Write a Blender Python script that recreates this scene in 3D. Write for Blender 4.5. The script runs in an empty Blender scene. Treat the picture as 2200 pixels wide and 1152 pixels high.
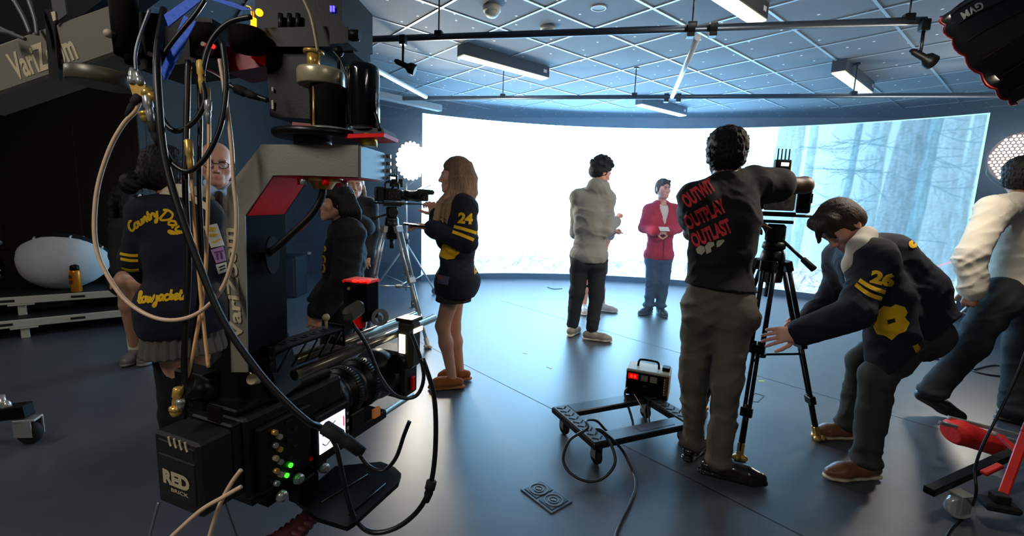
import bpy, bmesh, math, random
import numpy as np
from mathutils import Vector, Matrix
from mathutils.bvhtree import BVHTree
from math import sin, cos, pi, radians as R

# ------------------------------------------------------------ camera, light, exposure
SC = bpy.context.scene
COL = SC.collection
FPX, PITCH, ROLL, CH = 981.79, .1436, -.0377, 1.35       # focal length (px of 2200), tilt, roll, eye height
def _camrows():
    cp, sp, cr, sr = cos(PITCH), sin(PITCH), cos(ROLL), sin(ROLL)
    f = np.array([0, cp, -sp]); u = np.array([0, sp, cp]); rt = np.array([1., 0, 0])
    return rt * cr - u * sr, u * cr + rt * sr, f
CX, CU, CF = _camrows()
cd = bpy.data.cameras.new('camera'); cam = bpy.data.objects.new('camera', cd); COL.objects.link(cam)
cd.sensor_width = 36; cd.lens = FPX / 2200 * 36; cd.clip_start = .05
cam.matrix_world = Matrix(((CX[0], CU[0], -CF[0], 0), (CX[1], CU[1], -CF[1], 0), (CX[2], CU[2], -CF[2], CH), (0, 0, 0, 1)))
SC.camera = cam
SC.view_settings.view_transform = 'Standard'; SC.view_settings.look = 'None'
SC.view_settings.gamma = 1; SC.view_settings.use_curve_mapping = False
SC.view_settings.exposure = 0.22
w = bpy.data.worlds.new('world'); SC.world = w; w.use_nodes = True
w.node_tree.nodes['Background'].inputs[0].default_value = (.30, .36, .45, 1)
w.node_tree.nodes['Background'].inputs[1].default_value = .03
SCREEN_GAIN = 1.0
HAZE = .03
LED_W, SOFT_W, LAMP_W, FILL_W = 45, 26, 1.5, 22             # lamp powers in watts

CAMP = np.array([0, 0, CH])
def ray(px, py): return CX * ((px - 1100) / FPX) - CU * ((py - 576) / FPX) + CF
def W(px, py, d): return Vector(CAMP + ray(px, py) * d)                    # point at depth d along the view axis
def Y(px, py, y):                                                           # point at world distance y
    r = ray(px, py); return Vector(CAMP + r * (y / r[1]))
def Z(px, py, z=0.):                                                        # point at height z
    r = ray(px, py); return Vector(CAMP + r * ((z - CH) / r[2]))
def pix(p):
    v = np.array(p) - CAMP; d = v @ CF
    return 1100 + FPX * (v @ CX) / d, 576 - FPX * (v @ CU) / d
ROOMA = R(-11.3)
E1 = Vector((cos(ROOMA), sin(ROOMA), 0)); E2 = Vector((-sin(ROOMA), cos(ROOMA), 0)); UP = Vector((0, 0, 1))
def RM(s, t, z=0.): return E1 * s + E2 * t + UP * z                          # room axes: s along the screen, t towards it
def to_st(p): return p.x * E1.x + p.y * E1.y, p.x * E2.x + p.y * E2.y

# ------------------------------------------------------------ materials
MATS = {}
def lin(c):
    return tuple((x / 12.92 if x <= .04045 else ((x + .055) / 1.055) ** 2.4) for x in c)
def mat(name, col=(.5, .5, .5), rough=.5, metal=0., emit=0., ecol=None, bump=0., scale=60., vary=.12, attr=False, spec=.5, kind='noise', stretch=(1, 1, 1), coat=0.):
    """procedural principled material; col is sRGB; a noise varies the colour and bumps the surface"""
    if name in MATS: return MATS[name]
    m = bpy.data.materials.new(name); m.use_nodes = True; MATS[name] = m
    N, L = m.node_tree.nodes, m.node_tree.links
    b = N['Principled BSDF']
    b.inputs['Roughness'].default_value = rough; b.inputs['Metallic'].default_value = metal
    b.inputs['Specular IOR Level'].default_value = spec; b.inputs['Coat Weight'].default_value = coat
    tc = N.new('ShaderNodeTexCoord'); mp = N.new('ShaderNodeMapping'); mp.inputs['Scale'].default_value = stretch
    L.new(tc.outputs['Object'], mp.inputs[0])
    if kind == 'wave':
        nz = N.new('ShaderNodeTexWave'); nz.inputs['Scale'].default_value = scale; nz.inputs['Distortion'].default_value = 1.5; fac = nz.outputs['Fac']
    elif kind == 'voronoi':
        nz = N.new('ShaderNodeTexVoronoi'); nz.inputs['Scale'].default_value = scale; fac = nz.outputs['Distance']
    else:
        nz = N.new('ShaderNodeTexNoise'); nz.inputs['Scale'].default_value = scale; nz.inputs['Detail'].default_value = 4; fac = nz.outputs['Fac']
    L.new(mp.outputs[0], nz.inputs['Vector'])
    c = lin(col)
    mx = N.new('ShaderNodeMix'); mx.data_type = 'RGBA'; mx.blend_type = 'MULTIPLY'; mx.inputs[0].default_value = 1
    rp = N.new('ShaderNodeMapRange'); rp.inputs['To Min'].default_value = 1 - vary; rp.inputs['To Max'].default_value = 1 + vary
    L.new(fac, rp.inputs['Value'])
    if attr:
        at = N.new('ShaderNodeAttribute'); at.attribute_name = 'Col'; L.new(at.outputs['Color'], mx.inputs[6])
    else: mx.inputs[6].default_value = (*c, 1)
    L.new(rp.outputs[0], mx.inputs[7]); L.new(mx.outputs[2], b.inputs['Base Color'])
    if bump:
        bp = N.new('ShaderNodeBump'); bp.inputs['Strength'].default_value = bump; bp.inputs['Distance'].default_value = .01
        L.new(fac, bp.inputs['Height']); L.new(bp.outputs[0], b.inputs['Normal'])
    if emit:
        b.inputs['Emission Color'].default_value = (*lin(ecol or col), 1); b.inputs['Emission Strength'].default_value = emit
    return m

# ------------------------------------------------------------ scene tree
def tag(o, label=None, cat=None, group=None, kind=None):
    for k, v in (('label', label), ('category', cat), ('group', group), ('kind', kind)):
        if v: o[k] = v
    return o
def thing(name, label, cat, loc=(0, 0, 0), group=None):
    o = bpy.data.objects.new(name, None); COL.objects.link(o); o.location = loc; o.empty_display_size = .1
    bpy.context.view_layer.update() if False else None
    return tag(o, label, cat, group)
def link(name, me, m, parent=None, smooth=False):
    o = bpy.data.objects.new(name, me); COL.objects.link(o)
    for k in (m if isinstance(m, (list, tuple)) else [m]):
        if k: me.materials.append(k)
    if smooth: me.polygons.foreach_set('use_smooth', [True] * len(me.polygons))
    if parent:
        o.parent = parent
        off = Vector((0, 0, 0)); p = parent
        while p: off += p.location; p = p.parent
        me.transform(Matrix.Translation(-off))           # geometry is written in world space, kept relative to its thing
    else:
        me.update()
        co = np.empty(len(me.vertices) * 3); me.vertices.foreach_get('co', co); co = co.reshape(-1, 3)
        if len(co):
            c = Vector(((co[:, 0].min() + co[:, 0].max()) / 2, (co[:, 1].min() + co[:, 1].max()) / 2, co[:, 2].min()))
            me.transform(Matrix.Translation(-c)); o.location = c
    return o

def basis(fwd, up=UP):
    """columns right, fwd, up"""
    f = Vector(fwd).normalized(); r = f.cross(up)
    if r.length < 1e-5: r = f.cross(Vector((0, 1, 0)))
    r.normalize(); u = r.cross(f)
    return Matrix((r, f, u)).transposed()
def rotz(a): return Matrix.Rotation(a, 3, 'Z')
def euler(x, y, z): return (Matrix.Rotation(R(z), 3, 'Z') @ Matrix.Rotation(R(y), 3, 'Y') @ Matrix.Rotation(R(x), 3, 'X'))

class MB:
    """collects shapes in world space and links them as one mesh object"""
    def __init__(s): s.v, s.f, s.mi, s.sm = [], [], [], []
    def add(s, vs, fs, mi=0, sm=False):
        n = len(s.v); s.v += [Vector(v) for v in vs]
        for f in fs: s.f.append([i + n for i in f]); s.mi.append(mi); s.sm.append(sm)
        return s
    def box(s, c, size, rot=None, mi=0, bev=None):
        c = Vector(c); h = [x / 2 for x in size]; rot = rot or Matrix.Identity(3)
        bev = min(h) * .18 if bev is None else bev
        if bev <= 0:
            vs = [c + rot @ Vector((x * h[0], y * h[1], z * h[2])) for x in (-1, 1) for y in (-1, 1) for z in (-1, 1)]
            return s.add(vs, [(0, 1, 3, 2), (4, 6, 7, 5), (0, 4, 5, 1), (2, 3, 7, 6), (0, 2, 6, 4), (1, 5, 7, 3)], mi)
        vs, ix = [], {}
        for x in (-1, 1):
            for y in (-1, 1):
                for z in (-1, 1):
                    for ax in range(3):
                        p = [x * (h[0] - bev), y * (h[1] - bev), z * (h[2] - bev)]
                        p[ax] += (x, y, z)[ax] * bev
                        ix[(x, y, z, ax)] = len(vs); vs.append(c + rot @ Vector(p))
        fs = []
        q = ((-1, -1), (1, -1), (1, 1), (-1, 1))
        def key(ax, sg, a, b):
            k = [0, 0, 0]; k[ax] = sg; k[(ax + 1) % 3] = a; k[(ax + 2) % 3] = b; return tuple(k)
        for ax in range(3):
            for sg in (-1, 1):
                l = [ix[(*key(ax, sg, a, b), ax)] for a, b in q]
                fs.append(l if sg > 0 else l[::-1])
            a1, a2 = (ax + 1) % 3, (ax + 2) % 3
            for a in (-1, 1):
                for b in (-1, 1):
                    k0, k1 = [0, 0, 0], [0, 0, 0]
                    k0[ax], k1[ax] = -1, 1
                    for k in (k0, k1): k[a1] = a; k[a2] = b
                    l = [ix[(*k0, a1)], ix[(*k1, a1)], ix[(*k1, a2)], ix[(*k0, a2)]]
                    fs.append(l if a * b > 0 else l[::-1])
        for x in (-1, 1):
            for y in (-1, 1):
                for z in (-1, 1):
                    l = [ix[(x, y, z, k)] for k in range(3)]
                    fs.append(l if x * y * z > 0 else l[::-1])
        return s.add(vs, fs, mi)
    def lathe(s, org, axis, prof, n=24, mi=0, cap=True, sm=True, ref=None):
        """prof: (radius, distance along the axis)"""
        a = Vector(axis).normalized(); r = a.orthogonal().normalized() if ref is None else Vector(ref).normalized(); u = a.cross(r); org = Vector(org)
        vs = []
        for rad, d in prof:
            for i in range(n):
                t = 2 * pi * i / n; vs.append(org + a * d + (r * cos(t) + u * sin(t)) * rad)
        fs = []
        for k in range(len(prof) - 1):
            for i in range(n):
                j = (i + 1) % n; fs.append((k * n + i, k * n + j, (k + 1) * n + j, (k + 1) * n + i))
        s.add(vs, fs, mi, sm)
        if cap:
            m = len(s.v) - len(vs)
            s.f.append([m + i for i in range(n)][::-1]); s.mi.append(mi); s.sm.append(False)
            s.f.append([m + (len(prof) - 1) * n + i for i in range(n)]); s.mi.append(mi); s.sm.append(False)
        return s
    def cyl(s, p0, p1, r0, r1=None, n=16, mi=0, bev=0.):
        p0, p1 = Vector(p0), Vector(p1); r1 = r0 if r1 is None else r1; L = (p1 - p0).length
        pr = [(r0, 0), (r1, L)] if not bev else [(r0 - bev, 0), (r0, bev), (r1, L - bev), (r1 - bev, L)]
        return s.lathe(p0, p1 - p0, pr, n, mi)
    def ring(s, c, axis, ro, ri, h, n=32, mi=0):
        return s.lathe(Vector(c) - Vector(axis).normalized() * h / 2, axis, [(ri, 0), (ro, 0), (ro, h), (ri, h), (ri, 0)], n, mi, cap=False, sm=False)
    def ball(s, c, r, rot=None, n=16, mi=0):
        rr = r if isinstance(r, (tuple, list)) else (r, r, r); rot = rot or Matrix.Identity(3); c = Vector(c)
        m = max(6, n // 2); vs = []
        for k in range(m + 1):
            t = pi * k / m
            for i in range(n):
                p = 2 * pi * i / n; vs.append(c + rot @ Vector((rr[0] * sin(t) * cos(p), rr[1] * sin(t) * sin(p), rr[2] * cos(t))))
        fs = [(k * n + i, (k + 1) * n + i, (k + 1) * n + (i + 1) % n, k * n + (i + 1) % n) for k in range(m) for i in range(n)]
        return s.add(vs, fs, mi, True)
    def tube(s, pts, r, n=10, mi=0, smooth=6, closed=False, cap=True):
        """round tube through points (Catmull-Rom), r may be a list"""
        P = [Vector(p) for p in pts]; rs = list(r) if isinstance(r, (list, tuple)) else [r] * len(P)
        if smooth > 1 and len(P) > 2:
            Q, S = [], []; k = len(P); rng = k if closed else k - 1
            for i in range(rng):
                g = (lambda j: P[j % k]) if closed else (lambda j: P[min(max(j, 0), k - 1)])
                p0, p1, p2, p3 = g(i - 1), g(i), g(i + 1), g(i + 2)
                for q in range(smooth):
                    t = q / smooth
                    Q.append(.5 * (2 * p1 + (p2 - p0) * t + (2 * p0 - 5 * p1 + 4 * p2 - p3) * t * t + (3 * p1 - p0 - 3 * p2 + p3) * t ** 3))
                    S.append(rs[i] * (1 - t) + rs[(i + 1) % k] * t)
            if not closed: Q.append(P[-1]); S.append(rs[-1])
            P, rs = Q, S
        k = len(P); vs = []; prev = None
        for i in range(k):
            a = P[(i - 1) % k] if (i or closed) else P[0]; b = P[(i + 1) % k] if (i < k - 1 or closed) else P[-1]
            t = (b - a).normalized() if (b - a).length > 1e-9 else Vector((0, 0, 1))
            x = t.orthogonal().normalized() if prev is None else (prev - t * prev.dot(t)).normalized()
            prev = x; y = t.cross(x)
            vs += [P[i] + (x * cos(2 * pi * j / n) + y * sin(2 * pi * j / n)) * rs[i] for j in range(n)]
        fs = []
        for i in range(k if closed else k - 1):
            i2 = (i + 1) % k
            for j in range(n): fs.append((i * n + j, i * n + (j + 1) % n, i2 * n + (j + 1) % n, i2 * n + j))
        if not closed and cap: fs += [tuple(range(n))[::-1], tuple((k - 1) * n + j for j in range(n))]
        return s.add(vs, fs, mi, True)
    def prism(s, poly, vec, mi=0, sm=False):
        """closed polygon of points extruded by vec"""
        P = [Vector(p) for p in poly]; v = Vector(vec); n = len(P)
        nrm = sum(((P[i] - P[0]).cross(P[(i + 1) % n] - P[0]) for i in range(n)), Vector())
        if nrm.dot(v) > 0: P = P[::-1]
        s.add(P + [p + v for p in P], [tuple(range(n)), tuple(range(2 * n - 1, n - 1, -1))], mi)
        m = len(s.v) - 2 * n
        for i in range(n):
            j = (i + 1) % n; s.f.append([m + j, m + i, m + n + i, m + n + j]); s.mi.append(mi); s.sm.append(sm)
        return s
    def quad(s, a, b, c, d, mi=0): return s.add([a, b, c, d], [(0, 1, 2, 3)], mi)
    def mesh(s, name):
        me = bpy.data.meshes.new(name); me.from_pydata([tuple(v) for v in s.v], [], s.f)
        me.polygons.foreach_set('use_smooth', s.sm); me.polygons.foreach_set('material_index', s.mi); me.update()
        return me
    def build(s, name, m, parent=None, label=None):
        o = link(name, s.mesh(name), m, parent)
        if label: o['label'] = label
        return o

def hexa(near, d0, d1):
    """eight corners from four pixels and two depths"""
    return [W(x, y, d0) for x, y in near] + [W(x, y, d1) for x, y in near]
def area(name, loc, direc, sx, sy, power, col, parent=None, spread=pi):
    l = bpy.data.lights.new(name, 'AREA'); l.shape = 'RECTANGLE'; l.size = sx; l.size_y = sy; l.energy = power; l.color = col; l.spread = spread
    o = bpy.data.objects.new(name, l); COL.objects.link(o); d = Vector(direc).normalized()
    m = (-d).to_track_quat('Z', 'Y').to_matrix().to_4x4(); m.translation = Vector(loc); o.matrix_world = m
    if parent: o.parent = parent; o.matrix_parent_inverse = Matrix.Translation(-parent.location)
    return o
def text_tris(txt, bold=0., shear=0.):
    """a word as triangles in the unit plane: x from 0 to width, cap height 1"""
    c = bpy.data.curves.new('t', 'FONT'); c.body = txt; c.size = 1; c.offset = bold; c.shear = shear; c.resolution_u = 3
    o = bpy.data.objects.new('t', c); COL.objects.link(o)
    dg = bpy.context.evaluated_depsgraph_get(); me = bpy.data.meshes.new_from_object(o.evaluated_get(dg))
    bm = bmesh.new(); bm.from_mesh(me); bmesh.ops.triangulate(bm, faces=bm.faces)
    V = np.array([v.co[:2] for v in bm.verts]); T = [[v.index for v in f.verts] for f in bm.faces]
    bm.free(); bpy.data.objects.remove(o); bpy.data.curves.remove(c); bpy.data.meshes.remove(me)
    mn, mx = V.min(0), V.max(0)
    return V - np.array([mn[0], 0]), T, mx[0] - mn[0]
def text_on(mb, txt, org, xdir, ydir, width, height, bold=.02, shear=0., thick=.0015, mi=0):
    """flat raised lettering: org is the baseline's start; xdir/ydir are unit, capital letters are `height` tall"""
    V, T, wd = text_tris(txt, bold, shear); cap = .73
    n = Vector(xdir).cross(Vector(ydir)).normalized()
    P = [Vector(org) + Vector(xdir) * (v[0] / wd * width) + Vector(ydir) * (v[1] / cap * height) + n * thick for v in V]
    mb.add(P, T, mi)
    return mb
# ============================================================ the room
CEIL = 2.93
m_floor = mat('floor_vinyl', (.265, .28, .31), .40, bump=.05, scale=9, vary=.22, spec=.9)
m_wall = mat('wall_black_paint', (.175, .15, .13), .75, bump=.25, scale=70, vary=.1)
m_wallb = mat('wall_back_paint', (.60, .63, .66), .7, bump=.1, scale=30)
def tie(o, kind='structure'): o['kind'] = kind; return o

SMIN, SMAX, TMIN, TMAX = -8.2, 8.2, -2.2, 8.75
def slab(name, s0, s1, t0, t1, z0, z1, m):
    b = MB(); b.box(RM((s0 + s1) / 2, (t0 + t1) / 2, (z0 + z1) / 2), (s1 - s0, t1 - t0, z1 - z0), rotz(ROOMA), bev=0)
    return tie(b.build(name, m))
# floor with welded seams in its material
def floor_mat():
    m = m_floor; N, L = m.node_tree.nodes, m.node_tree.links
    return m
slab('floor', SMIN - .1, SMAX + .1, TMIN - .1, TMAX + .1, -.1, 0, m_floor)
slab('wall_back', SMIN - .1, SMAX + .1, TMAX, TMAX + .1, 0, CEIL, m_wallb)
slab('wall_right', SMAX, SMAX + .1, TMIN, TMAX, 0, CEIL, m_wall)
slab('wall_front', SMIN - .1, SMAX + .1, TMIN - .1, TMIN, 0, CEIL, m_wall)
# left side: a wall of dark acoustic panels, stepping back to an alcove near the camera
CS, CT = -4.9, 4.08
def panels(name, p0, d, n, ln, first=0.):
    b = MB(); u = first; dv = Vector(d)
    while u < ln - .01:
        u2 = min(u + 1.22, ln)
        for z0, z1 in ((0, .55), (.555, CEIL)):
            b.box(Vector(p0) + dv * ((u + u2) / 2) - Vector(n) * .05 + UP * ((z0 + z1) / 2), (u2 - u - .008, .1, z1 - z0 - .004), basis(Vector(n) * -1), bev=.004)
        u = u2
    b.box(Vector(p0) + dv * ln / 2 - Vector(n) * .09 + UP * CEIL / 2, (ln, .02, CEIL), basis(Vector(n) * -1), bev=0)
    return tie(b.build(name, m_wall))
panels('wall_left', RM(CS, CT), E2, E1, TMAX - CT)
panels('wall_alcove', RM(SMIN, CT), E1, -E2, CS - SMIN)
slab('wall_side', SMIN - .1, SMIN, TMIN, CT, 0, CEIL, m_wall)
# floor seams
b = MB(); fs0 = Vector((-.35, 3.62, 0)); fsd = (Vector((.31, 2.86, 0)) - fs0).normalized(); fsn = Vector((-fsd.y, fsd.x, 0))
m_seam = mat('seam', (.06, .065, .075), .6)
for k, (a0, a1) in enumerate(((-4, 9), (-3, 8), (-2, 9))):
    o = fs0 + fsn * (0, 1.83, -1.83)[k]
    b = MB(); p, q = o + fsd * a0 * .6, o + fsd * a1 * .55
    b.add([p - fsn * .003 + UP * .0008, q - fsn * .003 + UP * .0008, q + fsn * .003 + UP * .0008, p + fsn * .003 + UP * .0008], [(0, 1, 2, 3)])
    tie(b.build('trim_%d' % (k + 1), m_seam))

# ceiling: dark tiles with scattered white dots, pale grid bars that catch the screen
GA, GT, GO = .7020, .61, Vector((.0745 * 1.58, 1.9845 * 1.58, 0))
GU, GV = Vector((cos(GA), sin(GA), 0)), Vector((-sin(GA), cos(GA), 0))
def ceil_mat():
    m = mat('ceiling_tiles', (.43, .46, .49), .8, bump=.1, scale=40, vary=.08)
    N, L = m.node_tree.nodes, m.node_tree.links; b = N['Principled BSDF']; base = b.inputs['Base Color'].links[0].from_socket
    tc = N.new('ShaderNodeTexCoord'); mp = N.new('ShaderNodeMapping'); mp.inputs['Scale'].default_value = (3.1, 3.1, 0)
    mp.inputs['Rotation'].default_value = (0, 0, -GA)
    L.new(tc.outputs['Object'], mp.inputs[0])
    v = N.new('ShaderNodeTexVoronoi'); v.voronoi_dimensions = '2D'; v.inputs['Scale'].default_value = 1; v.inputs['Randomness'].default_value = .8; L.new(mp.outputs[0], v.inputs['Vector'])
    lt = N.new('ShaderNodeMath'); lt.operation = 'LESS_THAN'; lt.inputs[1].default_value = .035; L.new(v.outputs['Distance'], lt.inputs[0])
    mx = N.new('ShaderNodeMix'); mx.data_type = 'RGBA'; mx.inputs[7].default_value = (.95, .95, .95, 1)
    L.new(lt.outputs[0], mx.inputs[0]); L.new(base, mx.inputs[6]); L.new(mx.outputs[2], b.inputs['Base Color'])
    return m
slab('ceiling', SMIN - .1, SMAX + .1, TMIN - .1, TMAX + .1, CEIL, CEIL + .1, ceil_mat())
m_bar = mat('ceiling_grid_bar', (.66, .70, .74), .36, metal=.4, vary=.04)
TG = 7.95                                                                    # the grid stops at a plain border
def clip_line(o, d):
    lo, hi = -30., 30.
    for n, c in ((E1, SMAX - .02), (-E1, -SMIN - .02), (E2, TG), (-E2, -TMIN - .02)):
        q = d.dot(n); r = c - o.dot(n)
        if abs(q) < 1e-9: continue
        if q > 0: hi = min(hi, r / q)
        else: lo = max(lo, r / q)
    return (lo, hi) if hi > lo else None
b = MB()
for k in range(-22, 24):
    for d, n in ((GU, GV), (GV, GU)):
        o = GO + n * (k * GT); c = clip_line(o, d)
        if c:
            mid = o + d * ((c[0] + c[1]) / 2)
            b.box(mid + UP * (CEIL - (.004 if d is GU else .0042)), (.022, c[1] - c[0], .008), basis(d), bev=0)
tie(b.build('trim_4', m_bar))

# ---- curved LED wall
SCS, SCT, SCR = .85, 2.45, 5.93
HALF = math.asin(3.78 / SCR)
def screen_pt(u, z, rad=SCR):
    a = -HALF + 2 * HALF * u; return RM(SCS + rad * sin(a), SCT + rad * cos(a), z)
def picture(nu, nv):
    """misty forest: rows from the bottom, columns from the left; linear RGB"""
    rng = np.random.default_rng(7)
    u = np.linspace(0, 1, nu)[None, :].repeat(nv, 0); v = np.linspace(0, 1, nv)[:, None].repeat(nu, 1)
    def blur_noise(cu, cv, seed):
        g = np.random.default_rng(seed).random((cv + 2, cu + 2))
        x = u * cu; y = v * cv; i = x.astype(int); j = y.astype(int); fx = x - i; fy = y - j
        fx = fx * fx * (3 - 2 * fx); fy = fy * fy * (3 - 2 * fy)
        return (g[j, i] * (1 - fx) * (1 - fy) + g[j, i + 1] * fx * (1 - fy) + g[j + 1, i] * (1 - fx) * fy + g[j + 1, i + 1] * fx * fy)
    glow = np.exp(-((u - .36) / .27) ** 2) * np.clip((v + .25) * 1.4, 0, 1)
    right = np.clip((u - .58) / .25, 0, 1)
    white = np.array([4.0, 8.6, 13.5]); blue = np.array([.36, .74, .98])
    I = (white * .30 + 0 * u[..., None]) + glow[..., None] * white * .8
    I = I * (1 - right[..., None]) + (np.array([.40, .80, 1.02]) * (1 - .0 * right[..., None])) * right[..., None]
    def shade(mask, c, a):
        nonlocal I
        k = (mask * a)[..., None]; I = I * (1 - k) + np.array(c) * k
    # far trunks, then near ones; (u centre, half width, opacity, colour, lean)
    tr = [(.035, .012, .25, (.75, 1.15, 1.15), .004), (.075, .006, .3, (.65, 1.25, 1.15), 0), (.675, .009, .35, (.55, .95, 1.1), .006),
          (.730, .026, .85, (.36, .74, .98), .012), (.768, .009, .8, (.30, .66, .90), .01), (.80, .012, .35, (.6, .95, 1.1), .008), (.832, .0065, .95, (.17, .44, .66), .014),
          (.864, .016, .85, (.26, .58, .82), .012), (.905, .024, .95, (.19, .40, .58), .02), (.934, .010, .85, (.14, .38, .58), .014), (.960, .018, .75, (.24, .48, .70), .012), (.986, .010, .8, (.22, .46, .66), .008)]
    for c, hw, op, col, lean in tr:
        cc = c + lean * (v - .5) + .003 * (blur_noise(3, 9, int(c * 1000)) - .5)
        ww = hw * (1.25 - .35 * v + .5 * np.clip(.15 - v, 0, 1))
        mk = np.clip((ww - np.abs(u - cc)) / .0025, 0, 1) * np.clip((v - .10) / .06, 0, 1)
        tex = .70 + .45 * blur_noise(int(320), 20, int(c * 77) + 3) + .15 * (blur_noise(260, 160, int(c * 91)) - .5) * 2
        side = 1 - .28 * np.clip((u - cc) / ww, -1, 1)
        k = (mk * op)[..., None]; I = I * (1 - k) + (np.array(col) * (tex * side)[..., None]) * k
    def stroke(pts, wd, col, op):
        pts = np.array(pts)
        for (u0, v0), (u1, v1) in zip(pts[:-1], pts[1:]):
            lo, hi = min(u0, u1) - .004, max(u0, u1) + .004; i0, i1 = max(0, int(lo * nu)), min(nu, int(hi * nu) + 2)
            l2, h2 = min(v0, v1) - .012, max(v0, v1) + .012; j0, j1 = max(0, int(l2 * nv)), min(nv, int(h2 * nv) + 2)
            if i1 <= i0 or j1 <= j0: continue
            U = u[j0:j1, i0:i1]; V = v[j0:j1, i0:i1]; ar = 7.88 / 2.58
            dx, dy = (u1 - u0) * ar, v1 - v0; t = np.clip((((U - u0) * ar) * dx + (V - v0) * dy) / (dx * dx + dy * dy + 1e-12), 0, 1)
            dd = np.hypot((U - u0) * ar - t * dx, V - v0 - t * dy)
            k = (np.clip((wd - dd) / .004 + .5, 0, 1) * op)[..., None]; I[j0:j1, i0:i1] = I[j0:j1, i0:i1] * (1 - k) + np.array(col) * k
    def branch(u0, v0, ang, ln, n, wd, col, op, kids=True):
        p = [(u0, v0)]
        for i in range(n):
            ang += rng.normal(0, .10) + (.06 if cos(ang) > 0 else -.06) * (sin(ang) < 0); u0 += cos(ang) * ln / n / 3.05; v0 += sin(ang) * ln / n; p.append((u0, v0))
            if kids and rng.random() < .7: branch(u0, v0, ang + rng.choice([-.7, .7]) + rng.normal(0, .2), ln * .3, 3, wd * .6, col, op * .8, False)
        stroke(p, wd, col, op)
    for base, side, cnt, lo, hi in ((.832, 1, 5, .3, .98), (.832, -1, 5, .35, .98), (.885, -1, 11, .50, .99), (.93, 1, 6, .55, .95), (.985, -1, 6, .3, .98), (.99, 1, 3, .5, .98), (.765, 1, 3, .5, .95), (.735, -1, 3, .4, .9)):
        for _ in range(cnt):
            v0 = rng.uniform(lo, hi)
            a = -rng.uniform(-.15, .75); a = a if side > 0 else pi - a
            branch(base + side * .008, v0, a, rng.uniform(.10, .26), 7, .0027, (.10, .30, .47), .66 if base > .8 else .35)
    # forest floor with litter
    gnd = np.clip((.17 + .05 * blur_noise(26, 1, 5) - v) / .10, 0, 1)
    shade(gnd, (.78, 1.0, 1.35), .72)
    n1 = blur_noise(420, 150, 11); n2 = blur_noise(150, 70, 12)
    lit = np.clip((n1 + n2 - 1.02) / .12, 0, 1) * np.clip((.20 - v) / .10, 0, 1); shade(lit, (.34, .52, .8), .5)
    lit = np.clip((n1 * .6 + blur_noise(440, 160, 14) * .6 - .72) / .1, 0, 1) * np.clip((.19 - v) / .12, 0, 1); shade(lit, (1.5, 1.7, 1.9), .6)
    for _ in range(150):
        u0 = rng.uniform(.03, .99); branch(u0, rng.uniform(.01, .14), rng.choice([rng.uniform(.2, 1.2), pi - rng.uniform(.2, 1.2), rng.uniform(-.2, .2)]), rng.uniform(.03, .12), 4, .0035, (.22, .36, .58), .5, False)
    for c, h_ in ((.245, .22), (.30, .2), (.235, .26), (.43, .16), (.33, .19)):
        stroke([(c, .05), (c + .004, h_)], .007, (.45, .75, 1.0), .6); branch(c, h_ * .8, 1.0, .16, 5, .003, (.3, .5, .72), .6)
    # two fallen red branches at the right
    stroke([(.962, .22), (.985, .26), (1, .28)], .006, (.75, .45, .5), .6); stroke([(.955, .09), (.972, .13)], .008, (.8, .45, .48), .6)
    ed = np.maximum(np.clip((u - .9965) / .0012, 0, 1), np.clip((v - .992) / .003, 0, 1) * np.clip((u - .6) * 4, 0, 1)); shade(ed, (.55, 1.05, 1.1), .8)
    return np.clip(I * SCREEN_GAIN, 0, None)
NU, NV = 900, 250
Zb, Zt = .10, 2.68
I = picture(NU, NV)
uu = np.linspace(0, 1, NU); vv = np.linspace(0, 1, NV)
an = -HALF + 2 * HALF * uu
sx = SCS + SCR * np.sin(an); tx = SCT + SCR * np.cos(an)
gx = E1.x * sx + E2.x * tx; gy = E1.y * sx + E2.y * tx
co = np.stack([np.tile(gx, NV), np.tile(gy, NV), np.repeat(Zb + (Zt - Zb) * vv, NU)], 1)
j, i = np.meshgrid(np.arange(NV - 1), np.arange(NU - 1), indexing='ij'); a = (j * NU + i).ravel()
quads = np.stack([a, a + 1, a + NU + 1, a + NU], 1)
def np_mesh(name, co, quads, col=None):
    me = bpy.data.meshes.new(name); n, q = len(co), len(quads); k = quads.shape[1] if q else 4
    me.vertices.add(n); me.vertices.foreach_set('co', np.asarray(co, np.float32).ravel())
    me.loops.add(q * k); me.loops.foreach_set('vertex_index', np.asarray(quads, np.int32).ravel())
    me.polygons.add(q); me.polygons.foreach_set('loop_start', np.arange(0, q * k, k, dtype=np.int32))
    me.update(calc_edges=True); me.validate()
    if col is not None:
        at = me.color_attributes.new('Col', 'FLOAT_COLOR', 'POINT'); c4 = np.ones((n, 4), np.float32); c4[:, :3] = col; at.data.foreach_set('color', c4.ravel())
    return me
sw = thing('video_wall', 'curved floor-standing LED video wall showing a misty blue forest', 'video wall', RM(.85, 8.3))
ms = bpy.data.materials.new('led_screen'); ms.use_nodes = True
N, L = ms.node_tree.nodes, ms.node_tree.links; bb = N['Principled BSDF']; bb.inputs['Base Color'].default_value = (.01, .01, .012, 1); bb.inputs['Roughness'].default_value = .6
at = N.new('ShaderNodeAttribute'); at.attribute_name = 'Col'; L.new(at.outputs['Color'], bb.inputs['Emission Color']); bb.inputs['Emission Strength'].default_value = 1
link('screen', np_mesh('screen', co, quads, I.reshape(-1, 3)), ms, sw)
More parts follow.
